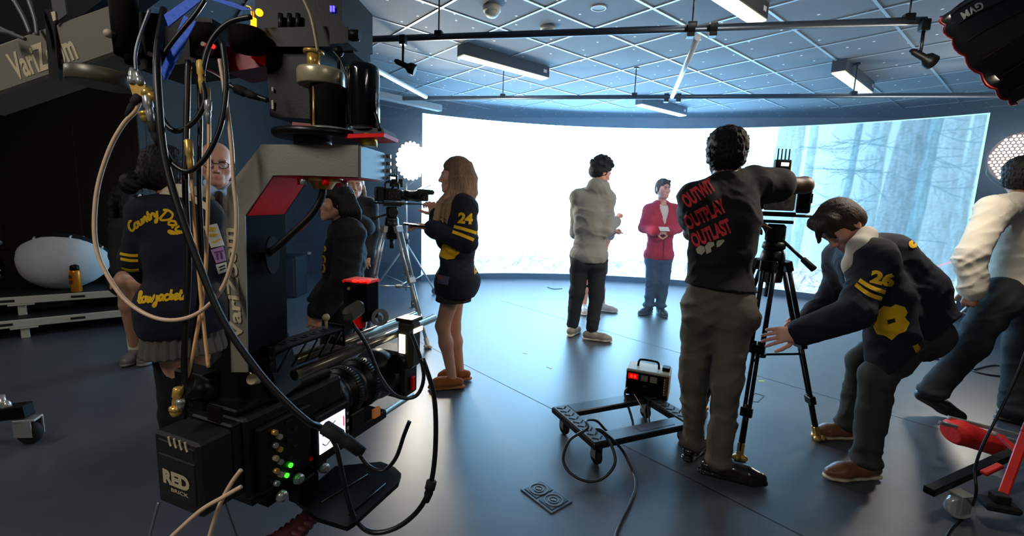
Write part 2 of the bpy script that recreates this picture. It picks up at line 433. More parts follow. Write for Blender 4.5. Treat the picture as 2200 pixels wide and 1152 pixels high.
# cabinet shell behind the picture and the plinth under it
m_cab = mat('cabinet_black', (.07, .075, .085), .5)
b = MB(); n = 40
for k in range(n):
    u0, u1 = k / n, (k + 1) / n
    p = [screen_pt(u0, Zb, SCR + .012), screen_pt(u1, Zb, SCR + .012), screen_pt(u1, Zb, SCR + .12), screen_pt(u0, Zb, SCR + .12)]
    b.prism(p, UP * (Zt - Zb))
b.build('cabinet', m_cab, sw)
b = MB()
for k in range(n):
    u0, u1 = k / n, (k + 1) / n
    b.prism([screen_pt(u0, .0, SCR - .01), screen_pt(u1, .0, SCR - .01), screen_pt(u1, .0, SCR + .14), screen_pt(u0, .0, SCR + .14)], UP * .099)
b.build('plinth', mat('plinth_grey', (.2, .22, .25), .5), sw)

# ---- linear ceiling lights
m_lampbody = mat('lamp_housing', (.22, .23, .25), .55)
m_diff = mat('lamp_diffuser', (.9, .9, .86), .5, emit=.62, ecol=(1, .97, .9))
m_diffb = mat('lamp_diffuser_bright', (.9, .9, .86), .5, emit=9, ecol=(1, .93, .8))
m_tagw = mat('white_sticker', (.9, .9, .88), .6)
LZ = 2.80
def linear_lamp(a, c, label, power=LAMP_W, wid=.13, bright=False, hgt=.13):
    a, c = Vector(a), Vector(c); d = (c - a); ln = d.length; d.normalize(); side = d.cross(UP); mid = (a + c) / 2
    t = thing('linear_light', label, 'ceiling light', (mid.x, mid.y, a.z), 'linear ceiling lights')
    b = MB(); zc = (a.z + .012 + CEIL) / 2; hh = CEIL - a.z - .012
    b.box((mid.x, mid.y, a.z + .012 + hh / 2), (wid, ln, hh), basis(d), bev=.004); b.build('housing', m_lampbody, t)
    b = MB(); b.box((mid.x, mid.y, a.z + .006), (wid - .012, ln - .012, .016), basis(d), bev=.002); b.build('diffuser', m_diffb if bright else m_diff, t)
    b = MB(); e = c - d * .06 - side * (wid / 2 + .001) + UP * .075
    b.box(c - d * .07 + side * (wid / 2 + .0012) + UP * .07, (.002, .05, .035), basis(d), bev=0)
    b.build('sticker', m_tagw, t)
    area('lamp_light', Vector((mid.x, mid.y, a.z - .02)), -UP, wid, ln, power, (1, .95, .86), t)
    return t
linear_lamp(Z(989, 122, LZ), Z(1172, 171, LZ), 'linear ceiling light below the front pipe, left of the cross pipe')
linear_lamp(Z(1380, -115, LZ), Z(1630, 50, LZ), 'linear ceiling light cut by the top edge, above the front pipe')
linear_lamp(Z(1800, 156, LZ), Z(1862, 202, LZ), 'short-looking linear ceiling light near the black softbox')
linear_lamp(Z(1372, 226, LZ), Z(1468, 250, LZ), 'farthest linear ceiling light, crossed by the rear pipe over the video wall')

# ---- fog from the fog machine, hanging in front of the video wall
mh = bpy.data.materials.new('haze'); mh.use_nodes = True; N, L = mh.node_tree.nodes, mh.node_tree.links
N.remove(N['Principled BSDF']); vs = N.new('ShaderNodeVolumeScatter'); vs.inputs['Density'].default_value = HAZE; vs.inputs['Color'].default_value = (.42, .68, 1, 1); vs.inputs['Anisotropy'].default_value = .2
L.new(vs.outputs[0], N['Material Output'].inputs['Volume'])
b = MB(); b.box(RM((CS + SMAX) / 2, 6.45, CEIL / 2), (SMAX - CS - .02, 4.5, CEIL - .02), rotz(ROOMA), bev=0)
o = b.build('haze', mh); tag(o, 'thin blue fog drifting in front of the video wall', 'haze', None, 'stuff')
# ============================================================ soft bodies: smooth unions of rounded cones, meshed with surface nets
def A(v): return np.array(v, float)
def unit(v): v = A(v); return v / (np.linalg.norm(v) + 1e-12)
class SDF:
    def __init__(s): s.pr = []; s.disp = []; s.fine = []; s.clips = []
    def cap(s, a, b, r0, r1=None, col=(1, 1, 1), k=.02, flat=None, op='u'):
        """rounded cone; flat=(axis, ratio) thins it along an axis"""
        r1 = r0 if r1 is None else r1; a, b = A(a), A(b); m = max(r0, r1)
        s.pr.append(('c', (a, b, r0, r1, flat), np.minimum(a, b) - m, np.maximum(a, b) + m, lin(col), k, op)); return s
    def chain(s, pts, rs, col=(1, 1, 1), k=.02, flat=None):
        for i in range(len(pts) - 1): s.cap(pts[i], pts[i + 1], rs[i], rs[i + 1], col, k, flat)
        return s
    def ell(s, c, r, rot=None, col=(1, 1, 1), k=.02, op='u'):
        c = A(c); r = A(r if hasattr(r, '__len__') else (r, r, r)); rot = np.eye(3) if rot is None else A(rot)
        e = np.sqrt(((rot * r[None, :]) ** 2).sum(1)); s.pr.append(('e', (c, r, rot), c - e, c + e, lin(col), k, op)); return s
    def box(s, c, h, rot=None, rd=.005, col=(1, 1, 1), k=.01, op='u'):
        c = A(c); h = A(h); rot = np.eye(3) if rot is None else A(rot); e = np.abs(rot) @ h + rd
        s.pr.append(('b', (c, h, rot, rd), c - e, c + e, lin(col), k, op)); return s
    def clip(s, p, n, k=.006): s.clips.append((A(p), unit(n), k)); return s         # cut away what lies on the side n points to
    @staticmethod
    def dist(pr, P):
        t, q = pr[0], pr[1]
        if t == 'c':
            a, b, r0, r1, flat = q; X = P - a; d = b - a
            if flat is not None:
                ax, ra = A(flat[0]), flat[1]; X = X + np.multiply.outer((X @ ax) * (1 / ra - 1), ax); d = d + ax * ((d @ ax) * (1 / ra - 1))
            t_ = np.clip((X @ d) / (d @ d + 1e-12), 0, 1); D = np.linalg.norm(X - t_[..., None] * d, axis=-1) - (r0 + (r1 - r0) * t_)
            return D * (flat[1] ** .5 if flat is not None else 1)
        if t == 'e':
            c, r, rot = q; X = (P - c) @ rot; k0 = np.linalg.norm(X / r, axis=-1); k1 = np.linalg.norm(X / (r * r), axis=-1) + 1e-9
            return k0 * (k0 - 1) / k1
        c, h, rot, rd = q; X = np.abs((P - c) @ rot) - h
        return np.linalg.norm(np.maximum(X, 0), axis=-1) + np.minimum(X.max(-1), 0) - rd
    def field(s, xs, ys, zs):
        f = np.full((len(xs), len(ys), len(zs)), .25)
        for pr in s.pr:
            lo, hi, k, op = pr[2], pr[3], pr[5], pr[6]; m = k + .03
            i0, i1 = np.searchsorted(xs, lo[0] - m), np.searchsorted(xs, hi[0] + m)
            j0, j1 = np.searchsorted(ys, lo[1] - m), np.searchsorted(ys, hi[1] + m)
            k0, k1 = np.searchsorted(zs, lo[2] - m), np.searchsorted(zs, hi[2] + m)
            if i1 <= i0 or j1 <= j0 or k1 <= k0: continue
            G = np.stack(np.meshgrid(xs[i0:i1], ys[j0:j1], zs[k0:k1], indexing='ij'), -1)
            d = s.dist(pr, G); F = f[i0:i1, j0:j1, k0:k1]
            if op == 'u':
                h = np.maximum(k - np.abs(F - d), 0) / max(k, 1e-6); F[...] = np.minimum(F, d) - h * h * k * .25
            else:
                d = -d; h = np.maximum(k - np.abs(F - d), 0) / max(k, 1e-6); F[...] = np.maximum(F, d) + h * h * k * .25
        if s.disp or s.clips:
            G = np.stack(np.meshgrid(xs, ys, zs, indexing='ij'), -1); near = np.abs(f) < .04
            if s.disp:
                P = G[near]; f[near] += sum(fn(P) for fn in s.disp)
            for p, n, k in s.clips:
                d = (G - p) @ n; h = np.maximum(k - np.abs(f - d), 0) / k; f = np.maximum(f, d) + h * h * k * .25
        return f
    def bounds(s):
        u = [p for p in s.pr if p[6] == 'u']
        return np.min([p[2] for p in u], 0) - .02, np.max([p[3] for p in u], 0) + .02
    def colours(s, V):
        ws = np.zeros(len(V)); C = np.zeros((len(V), 3))
        for pr in s.pr:
            if pr[6] != 'u': continue
            m = ((V > pr[2] - .03) & (V < pr[3] + .03)).all(1)
            if not m.any(): continue
            wt = np.exp(-np.clip(s.dist(pr, V[m]), -.02, 1) / .0022) + 1e-9; ws[m] += wt; C[m] += wt[:, None] * np.array(pr[4])
        return C / np.maximum(ws, 1e-12)[:, None]
    def mesh(s, name, h=.01):
        lo, hi = s.bounds(); ax = [np.arange(lo[i], hi[i] + h, h) for i in range(3)]
        V, Q = surfnet(s.field(*ax), *ax)
        for flo, fhi, fh in s.fine:
            flo, fhi = A(flo), A(fhi); c = V[Q].mean(1); keep = ~((c > flo + h * .6) & (c < fhi - h * .6)).all(1); Q = Q[keep]
            fa = [np.arange(flo[i], fhi[i] + fh, fh) for i in range(3)]; V2, Q2 = surfnet(s.field(*fa), *fa)
            Q = np.concatenate([Q, Q2 + len(V)]); V = np.concatenate([V, V2])
        used = np.unique(Q); mp = np.zeros(len(V), int); mp[used] = np.arange(len(used)); V = V[used]; Q = mp[Q]
        return np_mesh(name, V, Q, s.colours(V))
def surfnet(f, xs, ys, zs):
    ins = f < 0; nx, ny, nz = f.shape
    c = np.zeros((nx - 1, ny - 1, nz - 1), np.int8)
    for i in (0, 1):
        for j in (0, 1):
            for k in (0, 1): c += ins[i:nx - 1 + i, j:ny - 1 + j, k:nz - 1 + k]
    act = (c > 0) & (c < 8); I, J, K = np.nonzero(act); n = len(I)
    if not n: return np.zeros((0, 3)), np.zeros((0, 4), int)
    idx = np.full(act.shape, -1); idx[I, J, K] = np.arange(n)
    acc = np.zeros((n, 3)); cnt = np.zeros(n)
    for a in range(3):
        for p in (0, 1):
            for q in (0, 1):
                o0 = [0, 0, 0]; o0[(a + 1) % 3] = p; o0[(a + 2) % 3] = q; o1 = list(o0); o1[a] = 1
                f0 = f[I + o0[0], J + o0[1], K + o0[2]]; f1 = f[I + o1[0], J + o1[1], K + o1[2]]
                x = (f0 < 0) != (f1 < 0); t = np.where(x, f0 / np.where(x, f0 - f1, 1), 0)
                for d in range(3): acc[:, d] += np.where(x, (t if d == a else o0[d]), 0)
                cnt += x
    acc /= cnt[:, None]
    def co(ar, b, fr): return ar[b] * (1 - fr) + ar[np.minimum(b + 1, len(ar) - 1)] * fr
    V = np.stack([co(xs, I, acc[:, 0]), co(ys, J, acc[:, 1]), co(zs, K, acc[:, 2])], 1)
    Q = []
    for a in range(3):
        b, d = (a + 1) % 3, (a + 2) % 3
        sl0 = [slice(None)] * 3; sl1 = [slice(None)] * 3; sl0[a] = slice(0, -1); sl1[a] = slice(1, None)
        e0, e1 = ins[tuple(sl0)], ins[tuple(sl1)]; E = np.stack(np.nonzero(e0 != e1), 1)
        ok = (E[:, b] > 0) & (E[:, d] > 0) & (E[:, b] < act.shape[b]) & (E[:, d] < act.shape[d]); E = E[ok]
        def cell(db, dd):
            X = E.copy(); X[:, b] -= db; X[:, d] -= dd; return idx[X[:, 0], X[:, 1], X[:, 2]]
        q = np.stack([cell(1, 1), cell(0, 1), cell(0, 0), cell(1, 0)], 1)
        s0 = e0[E[:, 0], E[:, 1], E[:, 2]]; q[~s0] = q[~s0][:, ::-1]; Q.append(q[(q >= 0).all(1)])
    return V, np.concatenate(Q)

_NT = np.random.default_rng(99).random((32, 32, 32))
def vnoise(P):
    i = np.floor(P).astype(int); f = P - i; f = f * f * (3 - 2 * f); i0 = i & 31; i1 = (i + 1) & 31
    x0, y0, z0 = i0.T; x1, y1, z1 = i1.T; fx, fy, fz = f.T
    l = lambda p, q, t: p + (q - p) * t
    return l(l(l(_NT[x0, y0, z0], _NT[x1, y0, z0], fx), l(_NT[x0, y1, z0], _NT[x1, y1, z0], fx), fy), l(l(_NT[x0, y0, z1], _NT[x1, y0, z1], fx), l(_NT[x0, y1, z1], _NT[x1, y1, z1], fx), fy), fz)
def folds(amp, freq, d, seed=0, warp=.6):
    """cloth creases: ridges that run mostly across direction d, of uneven length and depth"""
    g = np.random.default_rng(seed); d = unit(d); e1 = unit(np.cross(d, g.normal(size=3))); e2 = np.cross(d, e1); off = g.random(3) * 30; f = freq / 6.
    def fn(P):
        Q = np.stack([P @ d * f, P @ e1 * f * .33, P @ e2 * f * .33], 1) + off
        Q = Q + warp * (vnoise(P * 7 + off) - .5)[:, None] * np.array([3., .5, .5])
        n = 1 - np.abs(2 * vnoise(Q) - 1); n2 = 1 - np.abs(2 * vnoise(Q * 2.1 + 5) - 1)
        gate = np.clip(vnoise(P * 5 + off + 9) * 2 - .4, 0, 1.2)
        return -amp * ((n ** 3 - .3) * gate * 1.5 + .5 * (n2 ** 3 - .3))
    return fn
def fuzz(amp, freq, seed=0):
    g = np.random.default_rng(seed); D = g.normal(size=(5, 3)) * freq; ph = g.random(5) * 6.3
    def fn(P): return amp * sum(np.sin(P @ D[i] + ph[i] + 1.5 * np.sin(P @ D[(i + 1) % 5] * .7)) for i in range(5)) / 3
    return fn

SKIN = dict(fair=(.86, .66, .57), tan=(.76, .56, .45), pink=(.88, .64, .56), dark=(.27, .18, .145), olive=(.74, .53, .42))
def mix(a, b, t): return tuple(x * (1 - t) + y * t for x, y in zip(a, b))

def frame(fwd, up=(0, 0, 1)):
    f = unit(fwd); r = unit(np.cross(f, up)); u = np.cross(r, f); return np.stack([r, f, u], 1)     # columns right, forward, up

def head_sdf(S, c, F, skin, hairc, sc=1., smile=0., beard=None, eyes=True, h=.0034, brow=None):
    T = lambda x, y, z: A(c) + F @ (A((x, y, z)) * sc)
    lip = mix(skin, (.68, .30, .30), .5); q = .012 * sc
    S.ell(T(0, -.012, .030), A((.076, .094, .086)) * sc, F, skin, .02)
    S.ell(T(0, .030, -.035), A((.061, .062, .080)) * sc, F, skin, .03)
    for sx_ in (-1, 1):
        S.cap(T(sx_ * .050, 0, -.052), T(sx_ * .016, .070, -.096), .020 * sc, .018 * sc, skin, .02)
        S.ell(T(sx_ * .040, .054, -.026), A((.024, .024, .022)) * sc, F, mix(skin, (.85, .45, .4), .12), .02)
    S.ell(T(0, .075, -.098), .019 * sc, F, skin, .02)
    S.cap(T(-.032, .078, .014), T(.032, .078, .014), .014 * sc, None, skin, .015)
    for sx_ in (-1, 1): S.ell(T(sx_ * .031, .102, -.005), A((.018, .020, .013)) * sc, F, skin, .010, 's')
    S.cap(T(0, .088, .006), T(0, .109, -.034), .0085 * sc, .0115 * sc, skin, .012)
    for sx_ in (-1, 1): S.ell(T(sx_ * .012, .098, -.040), .0085 * sc, F, skin, .006)
    S.ell(T(0, .083, -.068), A((.030, .014, .020)) * sc, F, skin, .014)
    z0 = .006 * smile
    for sx_ in (-1, 1):
        S.cap(T(0, .0945, -.0660), T(sx_ * (.024 + .006 * smile), .083, -.068 + z0), .0042 * sc, .0024 * sc, lip, .003)
        S.cap(T(0, .0930, -.0745), T(sx_ * (.022 + .006 * smile), .083, -.070 + z0), .0046 * sc, .0024 * sc, lip, .003)
        if smile > .5: S.cap(T(0, .0955, -.070), T(sx_ * .021, .0885, -.0685 + z0), .0040 * sc, .0028 * sc, (.93, .91, .88), .001)
    if eyes:
        for sx_ in (-1, 1):
            S.ell(T(sx_ * .031, .0775, -.004), .0122 * sc, F, (.88, .86, .84), .001)
            S.ell(T(sx_ * .031, .0855, -.004), A((.0052, .0052, .0052)) * sc, F, (.13, .09, .07), .001)
            S.cap(T(sx_ * .019, .0875, .003), T(sx_ * .044, .083, .002), .0042 * sc, .0036 * sc, mix(skin, (.3, .2, .18), .25), .002)
            S.cap(T(sx_ * .015, .0945, .0175), T(sx_ * .047, .085, .019), .0042 * sc, .003 * sc, brow or hairc, .002)
    for sx_ in (-1, 1):
        S.ell(T(sx_ * .079, -.012, -.008), A((.011, .021, .032)) * sc, F @ A(rotz(-sx_ * .3)), mix(skin, (.8, .4, .35), .15), .008)
        S.ell(T(sx_ * .092, -.006, -.004), A((.008, .011, .018)) * sc, F, skin, .006, 's')
    if beard:
        S.ell(T(0, .064, -.09), A((.034, .028, .026)) * sc, F, beard, .01)
    ext = A((.125, .145, .15)) * sc; b = np.abs(F) @ ext
    S.fine.append((A(c) - b, A(c) + b, h))

def hand_sdf(S, wrist, d, n, side, skin, curl=(25, 30, 20), sc=1., spread=1., thumb=(.75, .6, -.35), h=.0034):
    """d: towards the fingers, n: out of the back of the hand, side: +1 puts the thumb on the d x n side"""
    d = unit(d); n = unit(A(n) - d * (A(n) @ d)); x = np.cross(d, n) * side; w = A(wrist)
    T = lambda a, b, c_: w + (x * a + d * b + n * c_) * sc
    fl = (n, .45)
    S.cap(w - d * .02, T(0, .03, 0), .026 * sc, .028 * sc, skin, .02, (n, .7))
    for a in (.024, .006, -.012, -.028): S.cap(T(a * .6, .02, 0), T(a, .084, .001), .016 * sc, .0125 * sc, skin, .012, (n, .75))
    S.ell(T(.022, .035, -.010), A((.017, .028, .014)) * sc, np.stack([x, d, n], 1), skin, .014)
    for i, (a, b, L) in enumerate(((.028, .088, .070), (.009, .092, .078), (-.011, .089, .072), (-.029, .081, .056))):
        p = T(a, b, 0); ang = 0; dd = d + x * (.10 - .08 * i + .02) * spread
        for j, fr in enumerate((.45, .31, .24)):
            ang += R(curl[j] * (1 + .08 * i)); v = unit(unit(dd) * cos(ang) - n * sin(ang)); q = p + v * L * fr * sc
            S.cap(p, q, (.0092 - .0008 * j) * sc, (.0084 - .0008 * j) * sc, skin, .004); p = q
    p = T(.026, .022, -.008)
    for j, L in enumerate((.040, .032, .026)):
        v = unit(x * thumb[0] * (1, .7, .45)[j] + d * (thumb[1] + .15 * j) + n * (thumb[2] - .1 * j)); q = p + v * L * sc
        S.cap(p, q, (.0125, .0105, .0095)[j] * sc, (.0108, .0095, .008)[j] * sc, skin, .005); p = q
    c = w + d * .085 * sc; S.fine.append((c - .12 * sc, c + .12 * sc, h))

def torso_frame(J):
    hm = (A(J['hL']) + A(J['hR'])) / 2; sm = (A(J['sL']) + A(J['sR'])) / 2
    up = unit(sm - hm); x = A(J['sR']) - A(J['sL']) + (A(J['hR']) - A(J['hL'])); x = unit(x - up * (x @ up)); f = np.cross(up, x)
    return hm, sm, np.stack([x, f, up], 1)
STN = ((-.02, .148, .108, .11), (.22, .138, .098, .12), (.5, .145, .104, .13), (.75, .155, .108, .12), (.93, .130, .084, .085))
def torso_sdf(S, J, e=0., wd=1., col=(1, 1, 1), k=.05, lo=-1., belly=0.):
    hm, sm, F = torso_frame(J); L = np.linalg.norm(sm - hm)
    for t, a, b, c in STN:
        if t < lo: continue
        S.ell(hm + (sm - hm) * t + F[:, 1] * belly * (t < .6), (a * wd + e, b * wd + e, c + e * .5), F, col, k)
    S.cap(J['sL'], J['sR'], .050 + e, None, col, k)
    nk = A(J['neck'])
    for s_ in 'LR': S.cap(nk - F[:, 2] * .02, A(J['s' + s_]), .045 + e * .7, .048 + e, col, .03)

def body_mesh(J, skin, hairc, face, sex='m', h=.010, curlL=None, curlR=None, legs=True, hands='LR', hd=None, **kw):
    """one continuous figure"""
    S = SDF(); g = 1. if sex == 'm' else .88
    torso_sdf(S, J, -.008, g, skin)
    F = frame(face, kw.pop('headup', (0, 0, 1))); sc = kw.pop('hs', 1.)
    S.cap(A(J['head']) + F @ A((0, -.022, -.055)) * sc, A(J['neck']) + A((0, 0, -.01)), .052 * g, .056 * g, skin, .03)
    head_sdf(S, J['head'], F, skin, hairc, sc, **kw)
    for s_ in 'LR':
        sh, el, wr = A(J['s' + s_]), A(J['e' + s_]), A(J['w' + s_])
        S.cap(sh, el, .050 * g, .040 * g, skin, .03); S.cap(el, el + (wr - el) * .35, .041 * g, .040 * g, skin, .02); S.cap(el + (wr - el) * .35, wr, .040 * g, .027 * g, skin, .02)
        hh = (hd or {}).get(s_)
        if hh: hand_sdf(S, wr, hh[0], hh[1], hh[2], skin, *hh[3:])
        else: hand_sdf(S, wr, wr - el, (0, -.3, 1), 1 if s_ == 'L' else -1, skin, h=.006)
        if legs:
            hp, kn, an, to = (A(J[q + s_]) for q in 'hkat')
            S.cap(hp, kn, .082 * g, .056 * g, skin, .04); calf = kn + (an - kn) * .33
            S.cap(kn, calf, .053 * g, .053 * g, skin, .03); S.cap(calf, an, .053 * g, .036 * g, skin, .03)
            S.cap(an - A((0, 0, .03)), an * .5 + to * .5 + A((0, 0, -.005)), .026, .018, skin, .02)
    return S

def obj_sdf(S, name, m, parent, h=.01, label=None):
    o = link(name, S.mesh(name, h), m, parent, True)
    if label: o['label'] = label
    return o

M_SKIN = mat('skin', (.8, .6, .5), .5, attr=True, bump=.06, scale=220, vary=.05)
M_HAIR = mat('hair', (.1, .1, .1), .62, attr=True, bump=.4, scale=240, vary=.4, stretch=(1, 1, .12), spec=.3)
M_KNIT = mat('knit', (.1, .1, .2), .9, attr=True, bump=.3, scale=420, vary=.10)
M_CLOTH = mat('cloth', (.1, .1, .2), .85, attr=True, bump=.15, scale=600, vary=.08)
M_LEATHER = mat('leather', (.1, .1, .1), .38, attr=True, bump=.15, scale=160, vary=.08)

def shoe(J, s_, name, parent, col, sole, label=None, hgt=.075, wid=.043, m=None, lace=None, low=False):
    an, to = A(J['a' + s_]), A(J['t' + s_]); d = to - an; d[2] = 0; d = unit(d); gz = min(J['gz' + s_] if 'gz' + s_ in J else 0., 9)
    x = np.cross(d, (0, 0, 1)); L = np.linalg.norm((to - an)[:2]); heel = an - d * .055; S = SDF()
    P = lambda y, z, a=0.: A((an[0], an[1], gz)) + d * y + x * a + A((0, 0, z))
    ln = L
    S.chain([P(-.05, .05), P(.02, .048), P(ln * .6, .042), P(ln - .035, .036)], [wid * .78, wid * .86, wid, wid * .82], col, .03, ((0, 0, 1), .85))
    if not low: S.chain([P(-.035, .07), P(.0, hgt + .01)], [wid * .8, wid * .82], col, .03)
    S.cap(P(.0, hgt), P(ln * .55, .055), wid * .7, wid * .6, col, .03)
    S.chain([P(-.06, .016), P(.02, .014), P(ln * .65, .014), P(ln - .03, .016)], [wid * .82, wid * .84, wid * 1.06, wid * .88], sole, .008, ((0, 0, 1), .36))
    S.clip(P(0, .0), (0, 0, -1), .004)
    o = obj_sdf(S, name, m or M_LEATHER, parent, .0065, label)
    if lace:
        b = MB()
        for i in range(4):
            t = .25 + .13 * i; z = hgt + .012 - (hgt - .038) * (t - .0) * 1.05 + wid * .2
            b.tube([P(ln * t, z - .012, -.026), P(ln * (t + .04), z + .004, 0), P(ln * t, z - .012, .026)], .0032, 6, smooth=3)
        b.build('lace', mat('lace_' + lace[1], lace[0], .8), o)
    return o

def trousers(J, name, parent, col, e=.02, cuff=.04, amp=.006, m=None, seed=3, label=None, top=.12, taper=1., brk=.0):
    S = SDF(); hm, sm, F = torso_frame(J)
    S.ell(hm + F[:, 2] * -.02, (.148 + e, .110 + e, .11), F, col, .05); S.ell(hm + F[:, 2] * top * .6, (.145 + e * .6, .108 + e * .6, top * .6), F, col, .05)
    for s_ in 'LR':
        hp, kn, an = (A(J[q + s_]) for q in 'hka'); d = unit(an - kn)
        S.cap(hp, kn, .078 + e, (.056 + e) * taper, col, .035); S.cap(kn, an - d * cuff, (.058 + e) * taper, (.042 + e) * taper, col, .03)
        S.ell(hp + F[:, 2] * -.05 - F[:, 1] * .045, (.070 + e, .070 + e, .09), F, col, .04)
        if brk: S.ell(an - d * (cuff - .01), (.05 + e, .055 + e, .03), None, col, .03)
    S.disp.append(folds(amp, 50, (.5, .3, 1), seed)); S.disp.append(folds(amp * .7, 85, (-.6, .2, 1), seed + 1))
    return obj_sdf(S, name, m or M_CLOTH, parent, .011, label)

def jacket_sdf(J, col, e=.03, wd=1., sleeve=1., amp=.006, hem=None, seed=5, cuff=.0, arm=1., belly=0., k=.05, slc=None, lo=-1., collar=True):
    S = SDF(); hm, sm, F = torso_frame(J); torso_sdf(S, J, e, wd, col, k, lo, belly)
    S.ell(hm + F @ A((0, -.014, .02)), (.156 * wd + e, .124 + e, .10), F, col, .05)
    for s_ in 'LR':
        sh, el, wr = A(J['s' + s_]), A(J['e' + s_]), A(J['w' + s_]); c2 = slc or col
        if sleeve <= .5:
            S.cap(sh, sh + (el - sh) * sleeve * 2, (.056 + e) * arm, (.054 + e) * arm, c2, .03)
        else:
            S.cap(sh, el, (.050 + e) * arm, (.040 + e) * arm, c2, .02); f = (sleeve - .5) * 2; we = el + (wr - el) * f
            S.cap(el, we, (.040 + e) * arm, (.031 + e) * arm, c2, .02)
            if cuff: S.cap(we - unit(wr - el) * .012, we + unit(wr - el) * cuff, .036 + e * .5, None, c2, .006)
    if hem is not None:
        for s_ in 'LR': S.cap(A(J['h' + s_]) * 1, A(J['h' + s_]) - F[:, 2] * hem, .10 + e, .10 + e, col, .06)
        S.ell(hm - F[:, 2] * hem * .5, (.15 * wd + e, .11 * wd + e, .1 + hem * .5), F, col, .06)
    S.disp.append(folds(amp, 52, (.5, .2, 1), seed)); S.disp.append(folds(amp * .6, 95, (-.5, .4, 1), seed + 1))
    return S, hm, sm, F

# ---------------- decals: shapes given in picture coordinates and laid onto the surface they are printed on
def bvh_of(o):
    me = o.data; off = Vector((0, 0, 0)); p = o
    while p: off += p.location; p = p.parent
    return BVHTree.FromPolygons([tuple(v.co + off) for v in me.vertices], [tuple(p_.vertices) for p_ in me.polygons])
def decal(name, target, polys, m, parent=None, lift=.0025, maxlen=4., label=None):
    one = name in ('varsity_patch', 'sleeve_stripe', 'flag_patch', 'sleeve_patch', 'placket')
    """polys: list of (2D points in px, triangles)"""
    tr = bvh_of(target); b = MB(); o0 = Vector(CAMP)
    for P, T in polys:
        bm = bmesh.new(); vs = [bm.verts.new((p[0], p[1], 0)) for p in P]
        for t in T:
            try: bm.faces.new([vs[i] for i in t])
            except ValueError: pass
        for _ in range(4):
            es = [e for e in bm.edges if e.calc_length() > maxlen]
            if not es: break
            bmesh.ops.subdivide_edges(bm, edges=es, cuts=1, use_grid_fill=False); bmesh.ops.triangulate(bm, faces=bm.faces)
        bm.verts.index_update(); hit = {}
        for v in bm.verts:
            r = Vector(ray(v.co.x, v.co.y)).normalized(); loc, nrm, _, _ = tr.ray_cast(o0, r)
            if loc is not None: hit[v.index] = loc - r * lift * 1.4 + (nrm if nrm.dot(r) < 0 else -nrm) * lift * .4
        n = len(b.v); mp = {}
        for i, k in enumerate(hit): mp[k] = i
        pts = list(hit.values()); fs = []
        for f in bm.faces:
            ix = [v.index for v in f.verts]
            if all(i in mp for i in ix):
                q = [pts[mp[i]] for i in ix]
                if max((q[0] - q[1]).length, (q[1] - q[2]).length, (q[0] - q[2]).length) < .06:
                    t = [mp[i] for i in ix]; nn = (q[1] - q[0]).cross(q[2] - q[0])
                    fs.append(t if nn.dot(o0 - q[0]) > 0 else t[::-1])
        if one and fs:                                        # keep the piece that lies on one surface
            par = list(range(len(pts)))
            def root(i):
                while par[i] != i: par[i] = par[par[i]]; i = par[i]
                return i
            for t in fs:
                for q in t[1:]: par[root(q)] = root(t[0])
            cnt = {}
            for t in fs: cnt[root(t[0])] = cnt.get(root(t[0]), 0) + 1
            best = max(cnt, key=cnt.get); fs = [t for t in fs if root(t[0]) == best]
            use = sorted({i for t in fs for i in t}); re_ = {k: i for i, k in enumerate(use)}; pts = [pts[k] for k in use]; fs = [[re_[i] for i in t] for t in fs]
        b.add(pts, fs); bm.free()
    if not b.f: return None
    return b.build(name, m, parent or target, label)
def px_text(txt, x, y, width, height, ang=0., bold=.03, shear=0.):
    """text in the picture: baseline start (x, y), angle counter-clockwise in degrees"""
    V, T, wd = text_tris(txt, bold, shear); c, s_ = cos(R(ang)), sin(R(ang)); out = []
    for vx, vy in V:
        a, h_ = vx / wd * width, vy / .73 * height; out.append((x + a * c - h_ * s_, y - a * s_ - h_ * c))
    return out, T
def px_stroke(pts, wd, closed=False, sm=4):
    P = [Vector((p[0], p[1])) for p in pts]
    if sm > 1 and len(P) > 2:
        Q = []; k = len(P)
        for i in range(k if closed else k - 1):
            g = (lambda j: P[j % k]) if closed else (lambda j: P[min(max(j, 0), k - 1)])
            p0, p1, p2, p3 = g(i - 1), g(i), g(i + 1), g(i + 2)
            for q in range(sm):
                t = q / sm; Q.append(.5 * (2 * p1 + (p2 - p0) * t + (2 * p0 - 5 * p1 + 4 * p2 - p3) * t * t + (3 * p1 - p0 - 3 * p2 + p3) * t ** 3))
        Q.append(P[0] if closed else P[-1]); P = Q
    L, Rr = [], []
    for i, p in enumerate(P):
        d = (P[min(i + 1, len(P) - 1)] - P[max(i - 1, 0)]); d = d.normalized() if d.length > 1e-6 else Vector((1, 0)); n = Vector((-d.y, d.x)) * wd / 2
        L.append(p + n); Rr.append(p - n)
    pts = [tuple(v) for v in L + Rr]; n = len(P); T = []
    for i in range(n - 1): T += [(i, i + 1, n + i), (i + 1, n + i + 1, n + i)]
    return pts, T
def px_poly(pts):
    c = (sum(p[0] for p in pts) / len(pts), sum(p[1] for p in pts) / len(pts)); n = len(pts)
    return [tuple(p) for p in pts] + [c], [(i, (i + 1) % n, n) for i in range(n)]
